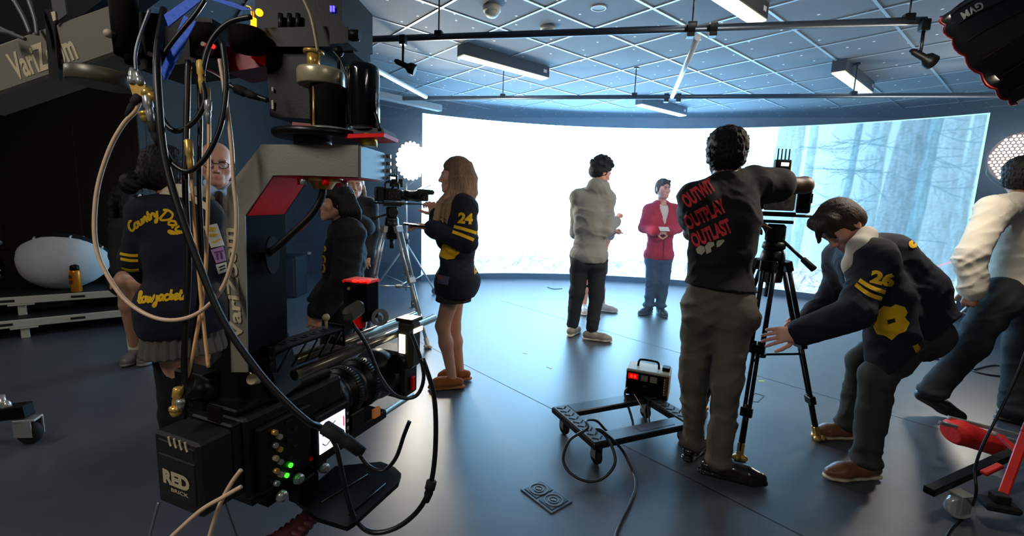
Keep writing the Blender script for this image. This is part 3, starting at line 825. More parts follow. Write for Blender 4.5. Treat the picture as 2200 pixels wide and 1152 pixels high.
def hair_sdf(c, F, col, sc=1., grow=.010, cut=True, seed=1, amp=.003, front=.055):
    """a cap of hair over the skull, open at the face"""
    S = SDF(); T = lambda x, y, z: A(c) + F @ (A((x, y, z)) * sc)
    S.ell(T(0, -.016, .034), A((.078 + grow, .095 + grow, .088 + grow)) * sc, F, col, .02)
    S.ell(T(0, -.05, -.02), A((.068 + grow, .052 + grow, .06)) * sc, F, col, .03)
    if cut:
        S.ell(T(0, .105, -.030), A((.066, .07, .092)) * sc, F, col, .012, 's')
        S.ell(T(0, .03, -.085), A((.085, .075, .07)) * sc, F, col, .012, 's')
        for s_ in (-1, 1): S.ell(T(s_ * .085, .082, -.015), A((.05, .056, .068)) * sc, F, col, .012, 's')
    g = np.random.default_rng(seed); ph = g.random(3) * 6; c_ = A(c)
    def strands(P):
        q = (P - c_) @ F; th = np.arctan2(q[:, 0], q[:, 1] + .02); return amp * (np.sin(th * 38 + 9 * np.sin(q[:, 2] * 22 + ph[0])) + .6 * np.sin(th * 71 + ph[1] + q[:, 2] * 40))
    S.disp.append(strands)
    return S, T
# ============================================================ the people
NAVY, GOLD = (.065, .075, .14), (.97, .76, .10)
M_GOLD = mat('chenille_gold', GOLD, .95, bump=.5, scale=700, vary=.15)
M_WHITE = mat('white_thread', (.88, .86, .80), .9, bump=.3, scale=500)
def jp(**k):
    return {n: Y(*v) for n, v in k.items()}
def grounded(J):
    for s_ in 'LR':
        a, t = J['a' + s_], J['t' + s_]; g = J.get('gz' + s_, 0.)
        J['a' + s_] = Vector((a.x, a.y, g + .085)); J['t' + s_] = Vector((t.x, t.y, g + .02))
    return J
def person(label, J, group=None):
    hm = (J['hL'] + J['hR']) / 2
    return thing('person', label, 'person', (hm.x, hm.y, 0), group)

# ---- grey hoodie boy
y = 4.56
J = jp(head=(1291, 370, y), neck=(1283, 404, y), sL=(1243, 424, y - .02), sR=(1303, 427, y - .05), eL=(1238, 500, y + .22), wL=(1312, 497, y + .34), eR=(1300, 496, y - .06), wR=(1321, 476, y + .16),
       hL=(1247, 552, y), hR=(1283, 554, y), kL=(1240, 628, y + .02), kR=(1282, 634, y - .03), aL=(1229, 707, y + .04), aR=(1270, 718, y - .1), tL=(1239, 716, y + .24), tR=(1306, 731, y - .12))
J = grounded(J); J['tR'] = J['aR'] + Vector((.205, -.04, -.065)); J['tL'] = J['aL'] + Vector((.10, .18, -.065))
P = person('curly-haired boy in a grey hoodie with his back turned', J)
F = frame((.88, .36, -.3)); fc = (.88, .36, -.3)
S = body_mesh(J, SKIN['pink'], (.1, .09, .1), fc, hd=dict(R=((.5, .1, .9), (-.8, -.3, .5), -1, (70, 80, 50)), L=((.9, .3, .2), (0, .2, 1), 1, (60, 70, 50))))
obj_sdf(S, 'body', M_SKIN, P)
g = (.60, .60, .58)
S, hm, sm, TF = jacket_sdf(J, g, .028, .98, 1., .009, seed=8, cuff=.02)
S.ell(A(J['neck']) + TF @ A((0, -.085, .005)), (.115, .075, .075), TF, g, .03); S.ell(A(J['neck']) + TF @ A((0, -.06, .055)), (.09, .06, .04), TF, g, .03)
S.ell(A(J['neck']) + TF @ A((0, -.03, .09)), (.07, .06, .05), TF, g, .01, 's')
S.cap(hm + TF @ A((-.13, 0, .05)), hm + TF @ A((.13, 0, .05)), .055, None, g, .02, (TF[:, 1], 1.))
S.clip(hm - TF[:, 2] * .035, -TF[:, 2])
obj_sdf(S, 'hoodie', M_CLOTH, P, .0085)
trousers(J, 'trousers', P, (.145, .155, .17), .018, .045, .007, label='dark jogging trousers')
for s_ in 'LR':
    shoe(J, s_, 'shoe', P, (.62, .58, .53), (.88, .84, .74), 'grey running shoe with cream sole', lace=((.75, .72, .68), 'tan'))
    S = SDF(); a = A(J['a' + s_]); S.cap(a, a + A((0, 0, .10)), .041, .043, (.15, .16, .18), .02); obj_sdf(S, 'sock', M_KNIT, P, .007)
S, T = hair_sdf(J['head'], F, (.10, .095, .10), 1., .016, seed=3)
g_ = random.Random(5)
for i in range(70):
    a, e = g_.uniform(-pi, pi), g_.uniform(-.05, 1.5)
    if cos(a) * cos(e) > .75 and e < .55: continue
    S.ell(T(sin(a) * cos(e) * .097, cos(a) * cos(e) * .112 - .014, .036 + sin(e) * .112), g_.uniform(.014, .026), None, mix((.10, .095, .10), (.2, .19, .2), g_.random()), .006)
obj_sdf(S, 'hair', M_HAIR, P, .0065, 'dark curly hair')

# ---- red hoodie boy
y = 5.70
J = jp(head=(1425, 406, y), neck=(1423, 437, y + .02), sL=(1447, 452, y), sR=(1396, 452, y), eL=(1456, 490, y + .03), wL=(1439, 497, y - .2), eR=(1383, 489, y + .03), wR=(1408, 497, y - .2),
       hL=(1430, 549, y), hR=(1402, 549, y), kL=(1425, 603, y - .04), kR=(1401, 603, y - .02), aL=(1419, 664, y), aR=(1393, 660, y + .02), tL=(1420, 677, y - .2), tR=(1368, 668, y - .13))
J = grounded(J); J['tL'] = J['aL'] + Vector((.01, -.20, -.065)); J['tR'] = J['aR'] + Vector((-.15, -.13, -.065))
P = person('smiling boy in an open red hoodie and jeans facing the camera', J)
fc = (.22, -1, .02); F = frame(fc)
S = body_mesh(J, SKIN['pink'], (.16, .12, .10), fc, smile=1., hd=dict(L=((-.9, -.35, .05), (.1, -.8, .55), -1, (30, 35, 25)), R=((.9, -.35, .05), (-.1, -.8, .55), 1, (30, 35, 25))))
obj_sdf(S, 'body', M_SKIN, P)
red = (.74, .13, .24)
S, hm, sm, TF = jacket_sdf(J, red, .028, .96, 1., .005, seed=2, cuff=.015)
S.ell(A(J['neck']) + TF @ A((0, -.05, .0)), (.10, .055, .045), TF, red, .03)
for s_ in (-1, 1): S.cap(A(J['neck']) + TF @ A((s_ * .06, -.01, .01)), A(J['neck']) + TF @ A((s_ * .035, .11, -.13)), .022, .016, red, .02)
v0 = A(J['neck'])                                                              # the open V of the zip
for t in np.linspace(0, 1, 9): S.ell(v0 + TF @ A((0, .15, .06 - .30 * t)), (.088 * (1 - t) + .010, .115, .05), TF, red, .006, 's')
S.clip(hm - TF[:, 2] * .045, -TF[:, 2])
obj_sdf(S, 'hoodie', M_CLOTH, P, .0085)
b = MB(); f0 = hm + TF @ A((0, .135, -.03)); f1 = v0 + TF @ A((0, .142, -.28)); b.tube([f0 + TF[:, 1] * .012, (f0 + f1) / 2 + TF[:, 1] * .018, f1], .004, 6); b.build('zip', mat('zip_dark', (.35, .06, .12), .5), P)
S = SDF(); torso_sdf(S, J, .010, .96, (.90, .88, .85), .05, .4); S.ell(v0 + TF @ A((0, .055, .01)), (.05, .03, .04), TF, (1, 1, 1), .02, 's'); S.disp.append(folds(.005, 45, (0.2, 0, 1), 4)); obj_sdf(S, 't_shirt', M_CLOTH, P, .009, 'white crew-neck t-shirt')
trousers(J, 'jeans', P, (.27, .36, .47), .014, .04, .008, seed=9, brk=1)
for s_ in 'LR': shoe(J, s_, 'shoe', P, (.17, .20, .25), (.30, .33, .38), 'dark lace-up boot', hgt=.10, lace=((.4, .42, .46), 'grey'))
S, T = hair_sdf(J['head'], F, (.27, .20, .16), 1., .009, seed=4); S.cap(T(-.045, .06, .092), T(.045, .065, .09), .016, .014, (.27, .20, .16), .02)
obj_sdf(S, 'hair', M_HAIR, P, .0065, 'short brown hair')
RED_J = J
# the slip of paper he holds
c = (J['wL'] + J['wR']) / 2 + Vector((0, -.055, .03)); b = MB(); b.box(c, (.12, .004, .075), euler(-50, 0, 4), bev=.001)
tag(b.build('paper_slip', mat('paper_white', (.9, .9, .9), .7)), 'small white slip of paper in the hands of the red hoodie boy', 'paper')

# ---- someone half hidden behind the grey hoodie boy
y = 5.75
J = jp(head=(1293, 412, y), neck=(1288, 442, y), sL=(1306, 458, y), sR=(1266, 458, y), eL=(1308, 505, y), wL=(1300, 540, y - .06), eR=(1264, 505, y), wR=(1268, 540, y - .06), hL=(1290, 552, y), hR=(1264, 552, y),
       kL=(1291, 605, y), kR=(1258, 605, y), aL=(1294, 660, y), aR=(1254, 668, y - .1), tL=(1316, 668, y - .1), tR=(1250, 680, y - .3))
J = grounded(J); J['tL'] = J['aL'] + Vector((.19, -.06, -.065)); J['tR'] = J['aR'] + Vector((-.02, -.19, -.065))
P = person('bare-legged teenager in white sneakers hidden behind the grey hoodie boy', J)
fc = (.5, -.85, 0); F = frame(fc); S = body_mesh(J, SKIN['pink'], (.25, .17, .12), fc, 'f', h=.011); obj_sdf(S, 'body', M_SKIN, P, .011)
S, hm, sm, TF = jacket_sdf(J, (.66, .66, .68), .02, .9, .5, .005); S.clip(hm - TF[:, 2] * .03, -TF[:, 2]); obj_sdf(S, 't_shirt', M_CLOTH, P, .012)
S = SDF()
for s_ in 'LR': h_, k_ = A(J['h' + s_]), A(J['k' + s_]); S.cap(h_, h_ + (k_ - h_) * .55, .095, .09, (.2, .22, .26), .04)
obj_sdf(S, 'shorts', M_CLOTH, P, .012)
for s_ in 'LR': shoe(J, s_, 'sneaker', P, (.80, .79, .80), (.92, .92, .92), 'white lace-up sneaker', lace=((.9, .9, .9), 'white'))
S, T = hair_sdf(J['head'], F, (.22, .16, .12), 1., .012, seed=5); obj_sdf(S, 'hair', M_HAIR, P, .008)

# ---- tall girl with the number 24 cardigan
y = 3.2
J = jp(head=(979, 377, y), neck=(990, 424, y), sL=(999, 446, y - .15), sR=(986, 448, y + .17), eL=(1003, 522, y - .24), wL=(926, 489, y - .20), eR=(958, 516, y + .20), wR=(938, 462, y + .1),
       hL=(978, 606, y - .09), hR=(980, 606, y + .09), kL=(951, 700, y - .07), kR=(975, 702, y + .10), aL=(972, 796, y - .06), aR=(988, 792, y + .10), tL=(928, 822, y - .10), tR=(945, 815, y + .08))
J = grounded(J); J['tL'] = J['aL'] + Vector((-.165, -.03, -.065)); J['tR'] = J['aR'] + Vector((-.165, -.02, -.065))
P = person('long-haired blonde girl in a navy number 24 cardigan facing the tripod camera', J)
fc = (-1, -.08, -.04); F = frame(fc); sk = (.85, .63, .52)
S = body_mesh(J, sk, (.45, .33, .24), fc, 'f', smile=.4, hd=dict(L=((-.95, .05, .1), (0, -.3, 1), 1, (15, 20, 15)), R=((-.5, .1, .85), (.6, -.7, .2), -1, (45, 55, 35))))
obj_sdf(S, 'body', M_SKIN, P)
S, hm, sm, TF = jacket_sdf(J, NAVY, .030, .86, .93, .008, seed=12, hem=.06, cuff=.03, arm=1.0)
zc = Y(980, 632, y).z; S.clip((0, 0, zc), (0, 0, -1))
JK = obj_sdf(S, 'cardigan', M_KNIT, P, .009, 'navy chenille-lettered cardigan')
S = SDF(); S.cap(A(J['hL']) + A((0, 0, -.05)), A(J['hL']) + A((-.015, 0, -.16)), .115, .125, (.20, .19, .18), .05); S.cap(A(J['hR']) + A((0, 0, -.05)), A(J['hR']) + A((-.015, 0, -.16)), .115, .125, (.20, .19, .18), .05)
S.clip((0, 0, Y(960, 640, y).z), (0, 0, -1)); S.disp.append(folds(.006, 60, (1, .3, 0), 3, .1)); obj_sdf(S, 'skirt', M_CLOTH, P, .008, 'short dark pleated skirt')
dk = [px_text('24', 983, 478, 32, 22, -6, .05), px_stroke([(975, 487), (995, 492), (1024, 501)], 7), px_stroke([(972, 498), (992, 505), (1018, 516)], 7)]
decal('number', JK, dk, M_GOLD, label='gold number 24 and two sleeve stripes')
decal('varsity_patch', JK, [px_poly([(945, 528), (955, 524), (968, 530), (986, 532), (992, 540), (982, 548), (976, 556), (960, 558), (946, 552), (942, 540)])], M_GOLD, label='gold felt varsity patch')
decal('varsity_patch', JK, [px_poly([(1017, 555), (1024, 552), (1025, 585), (1019, 590)])], M_GOLD, label='gold felt patch at the back')
decal('flag_patch', JK, [px_poly([(941, 590), (966, 595), (963, 613), (940, 609)])], mat('flag_blue', (.30, .32, .42), .8), label='small flag patch')
decal('flag_corner', JK, [px_poly([(942, 591), (952, 593), (951, 601), (941, 600)])], mat('flag_red', (.62, .25, .25), .8))
decal('placket', JK, [px_stroke([(940, 525), (934, 550), (929, 582)], 5)], mat('cream_trim', (.75, .70, .6), .9), label='cream button band')
for s_ in 'LR': shoe(J, s_, 'clog', P, (.58, .33, .16), (.66, .43, .22), 'tan suede clog', low=True, hgt=.06, m=mat('suede', (.6, .35, .2), .9, attr=True, bump=.2, scale=300))
S, T = hair_sdf(J['head'], F, (.46, .35, .27), 1., .010, seed=6, amp=.0018)
g_ = random.Random(9); bl, br = (.78, .64, .50), (.42, .32, .26)
for i in range(46):
    a = g_.uniform(.35, 1.0) * pi * g_.choice((-1, 1)); x0, y0 = sin(a) * .085, cos(a) * .10 - .02
    ln = g_.uniform(.22, .38); c0, c1 = mix(br, bl, g_.random() * .4), mix(br, bl, .35 + g_.random() * .65)
    pts = [T(x0 * .8, y0 * .8, .07), T(x0 * 1.05, y0 * 1.05, -.02), T(x0 * 1.05 + g_.uniform(-.01, .01), y0 + g_.uniform(-.01, .015), -.12), T(x0 * 1.15 + g_.uniform(-.02, .02), y0 * .9 + g_.uniform(-.01, .03), -.2), T(x0 * 1.1, y0 * .8 + g_.uniform(0, .045), -ln)]
    for q in range(4): S.cap(pts[q], pts[q + 1], (.016, .019, .020, .016)[q], (.019, .020, .016, .006)[q], mix(c0, c1, q / 3), .014)
for i in range(9):                                                             # locks falling over the near shoulder to the chest
    s0 = .07 + .02 * g_.random()
    pts = [T(-.07, .01, .02), T(-s0, .015 + .01 * i / 9, -.08), T(-s0 - .03, .02 + .012 * i, -.19), T(-s0 - .03 + .01 * g_.random(), .03 + .016 * i, -.31 - .05 * g_.random())]
    for q in range(3): S.cap(pts[q], pts[q + 1], .015, (.015, .014, .006)[q], mix(br, bl, .3 + .25 * q), .008)
obj_sdf(S, 'hair', M_HAIR, P, .0065, 'long wavy blonde hair')
G24 = J
b = MB(); c = J['wL'] + Vector((-.10, -.01, .012)); b.box(c, (.15, .08, .012), euler(0, 6, 8)); 
tag(b.build('handheld_device', mat('device_black', (.03, .03, .035), .3)), 'flat dark device resting on the blonde girl\'s outstretched hand', 'device')

# ---- man in the black t-shirt behind the camera
y = 2.23
J = jp(head=(1560, 336, y + .03), neck=(1560, 383, y), sL=(1497, 430, y - .06), sR=(1622, 398, y + .06), eL=(1486, 500, y + .16), wL=(1600, 480, y + .34), eR=(1728, 398, y + .12), wR=(1662, 404, y + .36),
       hL=(1508, 655, y + .05), hR=(1576, 650, y - .03), kL=(1492, 815, y + .10), kR=(1562, 822, y - .08), aL=(1487, 968, y + .12), aR=(1543, 995, y - .06), tL=(1500, 990, y + .2), tR=(1640, 1035, y - .16))
J = grounded(J); J['tR'] = J['aR'] + Vector((.215, -.07, -.065)); J['tL'] = J['aL'] + Vector((.11, .12, -.065))
P = person('man in a black t-shirt and khaki trousers operating the tripod camera', J)
fc = (.35, .92, -.08); F = frame(fc)
S = body_mesh(J, (.38, .25, .20), (.04, .04, .045), fc, hs=1.0, hd=dict(R=((-.8, .5, .1), (.3, .5, .7), 1, (40, 45, 30)), L=((.9, .3, 0), (0, .3, .9), 1, (30, 30, 20))))
obj_sdf(S, 'body', M_SKIN, P)
bk = (.055, .06, .072)
S, hm, sm, TF = jacket_sdf(J, bk, .020, .97, .22, .010, seed=21, arm=1.12)
S.ell(hm + TF @ A((0, -.02, .03)), (.165, .13, .12), TF, bk, .05)
S.cap(hm + TF @ A((-.07, -.03, -.03)), hm + TF @ A((-.09, -.02, .06)), .10, .085, bk, .05)
S.clip(Y(1540, 616, y), A((-.08, 0, -1)))
TS = obj_sdf(S, 't_shirt', M_CLOTH, P, .0085, 'black t-shirt with red back print')
kh = (.37, .345, .305)
trousers(J, 'trousers', P, kh, .016, .01, .011, seed=31, brk=1, label='khaki trousers', taper=.94)
for s_ in 'LR': shoe(J, s_, 'shoe', P, (.12, .10, .085), (.05, .045, .04), 'polished dark leather slip-on shoe', low=True, hgt=.07, m=mat('leather_polished', (.1, .1, .1), .25, attr=True, coat=.4))
S, T = hair_sdf(J['head'], F, (.035, .035, .04), 1.0, .013, seed=7, amp=.001); S.disp.append(fuzz(.006, 150, 3)); S.ell(T(0, -.02, .075), (.082, .09, .055), F, (.035, .035, .04), .03)
obj_sdf(S, 'hair', M_HAIR, P, .0065, 'short black afro hair')
mr = mat('print_red', (.90, .22, .25), .8, vary=.3, scale=200)
decal('back_print', TS, [px_text('OUTWIT', 1477, 447, 74, 30, 33, .045), px_text('OUTPLAY', 1479, 494, 94, 31, 26, .045), px_text('OUTLAST', 1492, 532, 90, 31, 23, .045)], mr, label='red back print of three stacked words')
mw = mat('print_cream', (.74, .71, .62), .85)
for q in ([(1495, 535), (1505, 527), (1513, 530), (1515, 540), (1508, 548), (1498, 544)], [(1514, 530), (1522, 520), (1534, 520), (1535, 527), (1527, 533), (1529, 541), (1518, 546), (1516, 538)], [(1539, 524), (1541, 517), (1554, 514), (1557, 518), (1546, 530), (1540, 531)]):
    decal('back_print', TS, [px_poly(q)], mw, label='cream printed shape')
MANB = J
# ============================================================ more people
GLY = dict(c=([[(.8, .8), (.4, 1), (.05, .5), (.4, 0), (.9, .2)]], .9), o=([[(.5, 1), (.1, .6), (.3, 0), (.75, .2), (.8, .8), (.5, 1), (.9, .8), (1.1, .8)]], 1.), u=([[(.1, 1), (.1, .3), (.35, 0), (.75, .4), (.8, 1), (.8, .2), (1.05, 0)]], 1.),
    n=([[(.1, 0), (.15, 1), (.15, .3), (.5, 1), (.75, .8), (.75, .1), (1, 0)]], 1.), t=([[(.3, 1.7), (.25, .3), (.5, 0), (.7, .2)], [(0, 1.1), (.65, 1.15)]], .7), r=([[(.1, 0), (.15, 1), (.2, .6), (.5, 1), (.75, .85)]], .75),
    y=([[(.1, 1), (.2, .35), (.5, .2), (.8, .9), (.85, 1), (.7, -.5), (.3, -.9), (.15, -.6), (.9, .1)]], 1.), D=([[(.2, 0), (.3, 1.8), (.3, .1), (.9, .1), (1.35, .9), (1, 1.7), (.3, 1.8), (-.1, 1.5)]], 1.5),
    a=([[(.8, .8), (.4, 1), (.05, .5), (.35, 0), (.75, .5), (.8, 1), (.8, .2), (1.05, 0)]], 1.), l=([[(.05, .2), (.5, 1.5), (.35, 1.9), (.15, 1.5), (.2, .2), (.5, 0), (.6, .1)]], .6), w=([[(.1, 1), (.15, .1), (.4, 0), (.65, .8), (.7, .1), (.95, 0), (1.25, .9), (1.4, 1)]], 1.4),
    j=([[(.4, 1), (.4, -.6), (.1, -.9), (-.1, -.6), (.6, .1)]], .7), k=([[(.15, 0), (.2, 1.8), (.2, .4), (.6, 1), (.3, .5), (.75, 0)]], .8), e=([[(.1, .5), (.7, .65), (.55, 1), (.2, .85), (.1, .4), (.4, 0), (.85, .25)]], .85),
    s=([[(.1, .1), (.6, 1.05), (.35, .6), (.75, .25), (.4, 0), (.1, .15)]], .8), C=([[(1, 1.5), (.7, 1.8), (.2, 1.2), (.2, .4), (.6, 0), (1.1, .3)]], 1.1))
def script(txt, x0, y0, x1, y1, sag, xh, wd, slant=.25):
    """hand-stitched script along an arc from (x0, y0) to (x1, y1) that rises by sag in the middle"""
    tot = sum(GLY[ch][1] if ch != ' ' else .6 for ch in txt); ln = math.hypot(x1 - x0, y1 - y0) + abs(sag); sx_ = ln / tot; pos = 0; out = []
    for ch in txt:
        adv = .6 if ch == ' ' else GLY[ch][1]
        if ch != ' ':
            for st_ in GLY[ch][0]:
                pp = []
                for gx_, gy_ in st_:
                    t = (pos + gx_ + gy_ * slant) / tot; bx = x0 + (x1 - x0) * t; by = y0 + (y1 - y0) * t - 4 * sag * t * (1 - t)
                    sl = ((y1 - y0) - 4 * sag * (1 - 2 * t)) / (x1 - x0); nrm = math.hypot(1, sl); pp.append((bx + sl / nrm * gy_ * xh, by - gy_ * xh / nrm))
                out.append(px_stroke(pp, wd, sm=3))
        pos += adv
    return out

# ---- man bending to the tripod, number 26 cardigan
J = dict(head=Y(1806, 484, 2.33), neck=Y(1852, 517, 2.36), sL=Y(1880, 556, 2.16), sR=Y(1822, 552, 2.56), eL=Y(1838, 672, 2.02), wL=Y(1716, 716, 2.10), eR=Y(1790, 632, 2.66), wR=Y(1742, 684, 2.6),
         hL=Y(1978, 714, 2.30), hR=Y(1958, 716, 2.54), kL=Y(1886, 808, 2.14), kR=Y(1852, 775, 2.5), aL=Y(1862, 985, 2.2), aR=Y(1822, 915, 2.62), tL=Y(1752, 1019, 2.2), tR=Y(1766, 928, 2.6))
J = grounded(J); J['tL'] = J['aL'] + Vector((-.215, -.02, -.065)); J['tR'] = J['aR'] + Vector((-.205, .0, -.065))
P = person('man in a navy number 26 cardigan bending down to adjust the tripod leg', J)
fc = (-.58, -.16, -.80); hu = (-.78, 0, .58); F = frame(fc, hu); sk = SKIN['pink']
S = body_mesh(J, sk, (.17, .12, .10), fc, headup=hu, hd=dict(L=((-1, .02, -.16), (.0, -.85, .5), -1, (14, 22, 16), 1.02, 1.5, (.55, .75, -.5)), R=((-.9, .1, -.3), (0, -.6, .8), -1, (20, 30, 20))))
obj_sdf(S, 'body', M_SKIN, P)
S, hm, sm, TF = jacket_sdf(J, NAVY, .032, .98, .97, .008, seed=41, arm=1.0)
for s_ in 'LR':
    S.cap(A(J['h' + s_]) + TF[:, 1] * .0, A(J['h' + s_]) - TF[:, 2] * .20 + TF[:, 1] * .05, .125, .12, NAVY, .06)
    S.cap(Y(1908, 650, 2.16), Y(1922, 780, 2.14), .085, .105, NAVY, .05); S.chain([Y(1912, 552, 2.34), Y(1966, 622, 2.34), Y(1990, 692, 2.34)], [.105, .12, .125], NAVY, .05)
    S.cap(A(J['s' + s_]) + TF[:, 1] * .03, A(J['h' + s_]) + TF[:, 1] * .06, .095, .11, NAVY, .06)
p0, p1 = Y(1905, 812, 2.08), Y(2054, 690, 2.25); nn = (p1 - p0).cross((p0 + p1) / 2 - Vector(CAMP)); S.clip(p0, nn if nn.z < 0 else -nn)
v0 = A(J['neck'])
JK = obj_sdf(S, 'cardigan', M_KNIT, P, .009, 'navy chenille-lettered cardigan')
S = SDF(); torso_sdf(S, J, .016, .92, (.80, .77, .72), .05, .45); S.cap(v0 - TF[:, 2] * .01, v0 + TF @ A((0, .04, .02)), .068, .062, (.80, .77, .72), .02)
S.chain([Y(1862, 506, 2.24), Y(1848, 532, 2.18), Y(1834, 570, 2.16), Y(1828, 606, 2.17)], [.046, .052, .046, .022], (.80, .77, .72), .02)
obj_sdf(S, 'shirt', M_CLOTH, P, .009, 'pale collared shirt')
trousers(J, 'trousers', P, (.20, .21, .20), .016, .03, .008, seed=44, brk=1, label='dark grey-green trousers')
for s_ in 'LR': shoe(J, s_, 'shoe', P, (.45, .28, .17), (.82, .76, .66), 'brown leather shoe with white sole', hgt=.075, lace=((.25, .15, .1), 'brown'))
hb_ = (.24, .17, .14); S, T = hair_sdf(J['head'], F, hb_, 1.02, .013, seed=11, amp=.0015); S.cap(T(-.05, .05, .085), T(.05, .05, .085), .036, .036, hb_, .03); S.chain([T(.0, .075, .085), T(.015, .105, .05), T(.03, .112, .025), T(.034, .125, .015)], [.02, .012, .007, .004], hb_, .015); S.chain([T(-.03, .075, .085), T(-.05, .098, .045), T(-.06, .095, .015)], [.02, .012, .005], hb_, .015)
obj_sdf(S, 'hair', M_HAIR, P, .0065, 'straight brown hair falling forward')
decal('number', JK, [px_text('26', 1868, 605, 52, 26, -13, .06)], M_GOLD, label='gold number 26')
decal('sleeve_stripe', JK, [px_stroke([(1846, 602), (1872, 618), (1912, 632)], 9)], M_GOLD, label='gold stripe')
decal('sleeve_stripe', JK, [px_stroke([(1838, 611), (1866, 632), (1908, 647)], 9)], M_GOLD, label='gold stripe')
decal('varsity_patch', JK, [px_poly([(1886, 668), (1898, 657), (1913, 660), (1924, 654), (1944, 660), (1950, 672), (1944, 682), (1954, 694), (1946, 712), (1930, 718), (1916, 731), (1902, 722), (1884, 718), (1876, 702), (1884, 688)])], M_GOLD, label='gold felt varsity patch')
decal('patch_hole', JK, [px_poly([(1906, 688), (1922, 684), (1924, 692), (1908, 697)])], mat('navy_felt', (.05, .055, .08), .9), lift=.004)
decal('flag_patch', JK, [px_poly([(1960, 744), (1972, 739), (1980, 752), (1968, 759)])], mat('flag_yellow', (.75, .55, .15), .8))
decal('flag_patch', JK, [px_poly([(1974, 739), (1990, 742), (1992, 752), (1981, 753)])], mat('flag_dark', (.28, .12, .12), .8))
decal('back_letters', JK, [px_text('S', 1952, 520, 18, 34, -60, .06)], M_GOLD)
MAN26 = J

# ---- man in the cream jumper walking off to the right
y = 2.95
J = dict(head=Y(2196, 382, y), neck=Y(2198, 424, y), sL=Y(2134, 452, y - .12), sR=Y(2262, 452, y + .12), eL=Y(2086, 548, y - .20), wL=Y(2088, 622, y - .22), eR=Y(2300, 540, y + .2), wR=Y(2300, 610, y + .1),
         hL=Y(2150, 630, y - .05), hR=Y(2218, 630, y + .06), kL=Y(2086, 742, y), kR=Y(2192, 745, y + .02), aL=Y(2004, 830, y + .06), aR=Y(2180, 880, y - .02), tL=Y(2030, 865, y), tR=Y(2220, 910, y))
J = grounded(J); J['aL'].z = .16; J['tL'] = J['aL'] + Vector((.15, -.08, -.14)); J['tR'] = J['aR'] + Vector((.18, -.10, -.065))
P = person('man in a cream jumper and dark trousers striding away at the picture edge', J)
fc = (.75, .6, 0); F = frame(fc)
S = body_mesh(J, SKIN['olive'], (.06, .05, .05), fc, hd=dict(L=((-.02, .05, -1), (-.9, -.4, 0), 1, (55, 65, 40))))
obj_sdf(S, 'body', M_SKIN, P)
cr = (.80, .77, .71)
S, hm, sm, TF = jacket_sdf(J, cr, .030, .98, .97, .011, seed=51, cuff=.02, arm=1.05); S.ell(hm + TF @ A((0, -.01, .03)), (.185, .155, .10), TF, cr, .04); S.clip(hm - TF[:, 2] * .015, -TF[:, 2]); obj_sdf(S, 'jumper', M_KNIT, P, .009, 'cream crew-neck jumper')
trousers(J, 'trousers', P, (.15, .16, .165), .03, .02, .008, seed=55, brk=1)
for s_ in 'R': shoe(J, s_, 'shoe', P, (.08, .08, .085), (.06, .06, .06), 'black shoe')
S = SDF(); S.chain([J['aL'] + Vector((-.04, .02, -.03)), J['aL'] + Vector((.07, -.03, -.09)), J['tL'] + Vector((-.01, 0, .01))], [.045, .044, .036], (.08, .08, .085), .03); obj_sdf(S, 'shoe', M_LEATHER, P, .007)
S, T = hair_sdf(J['head'], F, (.05, .045, .045), 1.02, .014, seed=13); S.disp.append(fuzz(.004, 120, 4)); obj_sdf(S, 'hair', M_HAIR, P, .0065, 'short black hair')

# ---- girl with her back turned, school cardigan with gold script
J = dict(head=Y(362, 374, 2.14), neck=Y(380, 430, 2.10), sL=Y(318, 462, 2.04), sR=Y(436, 462, 2.14), eL=Y(292, 556, 2.06), wL=Y(330, 600, 2.30), eR=Y(456, 570, 2.18), wR=Y(452, 650, 2.38),
         hL=Y(362, 660, 2.05), hR=Y(420, 660, 2.13), kL=Y(372, 850, 2.08), kR=Y(432, 850, 2.16), aL=Y(372, 985, 2.1), aR=Y(430, 980, 2.18), tL=Y(372, 985, 2.3), tR=Y(430, 980, 2.38))
J = grounded(J); J['tL'] = J['aL'] + Vector((-.06, .2, -.065)); J['tR'] = J['aR'] + Vector((-.03, .2, -.065))
P = person('dark-haired girl seen from behind in a navy cardigan with gold script', J)
fc = (.10, .98, 0); F = frame(fc); sk = SKIN['tan']
S = body_mesh(J, sk, (.06, .05, .05), fc, 'f', hs=.98); obj_sdf(S, 'body', M_SKIN, P)
S, hm, sm, TF = jacket_sdf(J, NAVY, .026, .74, .95, .006, seed=61, hem=.06, arm=.95)
S.clip((0, 0, Y(380, 711, 2.1).z), (0, 0, -1)); JK = obj_sdf(S, 'cardigan', M_KNIT, P, .009, 'navy chenille-lettered cardigan')
S = SDF(); n_ = A(J['neck'])
S.cap(n_ + A((0, 0, -.03)), n_ + A((0, 0, .018)), .062, .058, (.88, .82, .68), .02)
obj_sdf(S, 'collar', M_CLOTH, P, .007, 'cream shirt collar')
S = SDF(); g_ = (.36, .345, .32); hz = (A(J['hL']) + A(J['hR'])) / 2
S.cap(A(J['hL']) + A((0, 0, -.08)), A(J['hL']) + A((-.01, 0, -.24)), .095, .115, g_, .06); S.cap(A(J['hR']) + A((0, 0, -.08)), A(J['hR']) + A((.01, 0, -.24)), .095, .115, g_, .06); S.clip((0, 0, Y(400, 756, 2.1).z), (0, 0, -1))
S.disp.append(lambda Q, c=hz: .007 * np.sin(np.arctan2(Q[:, 0] - c[0], Q[:, 1] - c[1]) * 26)); obj_sdf(S, 'skirt', M_CLOTH, P, .008, 'grey pleated skirt')
S = SDF()
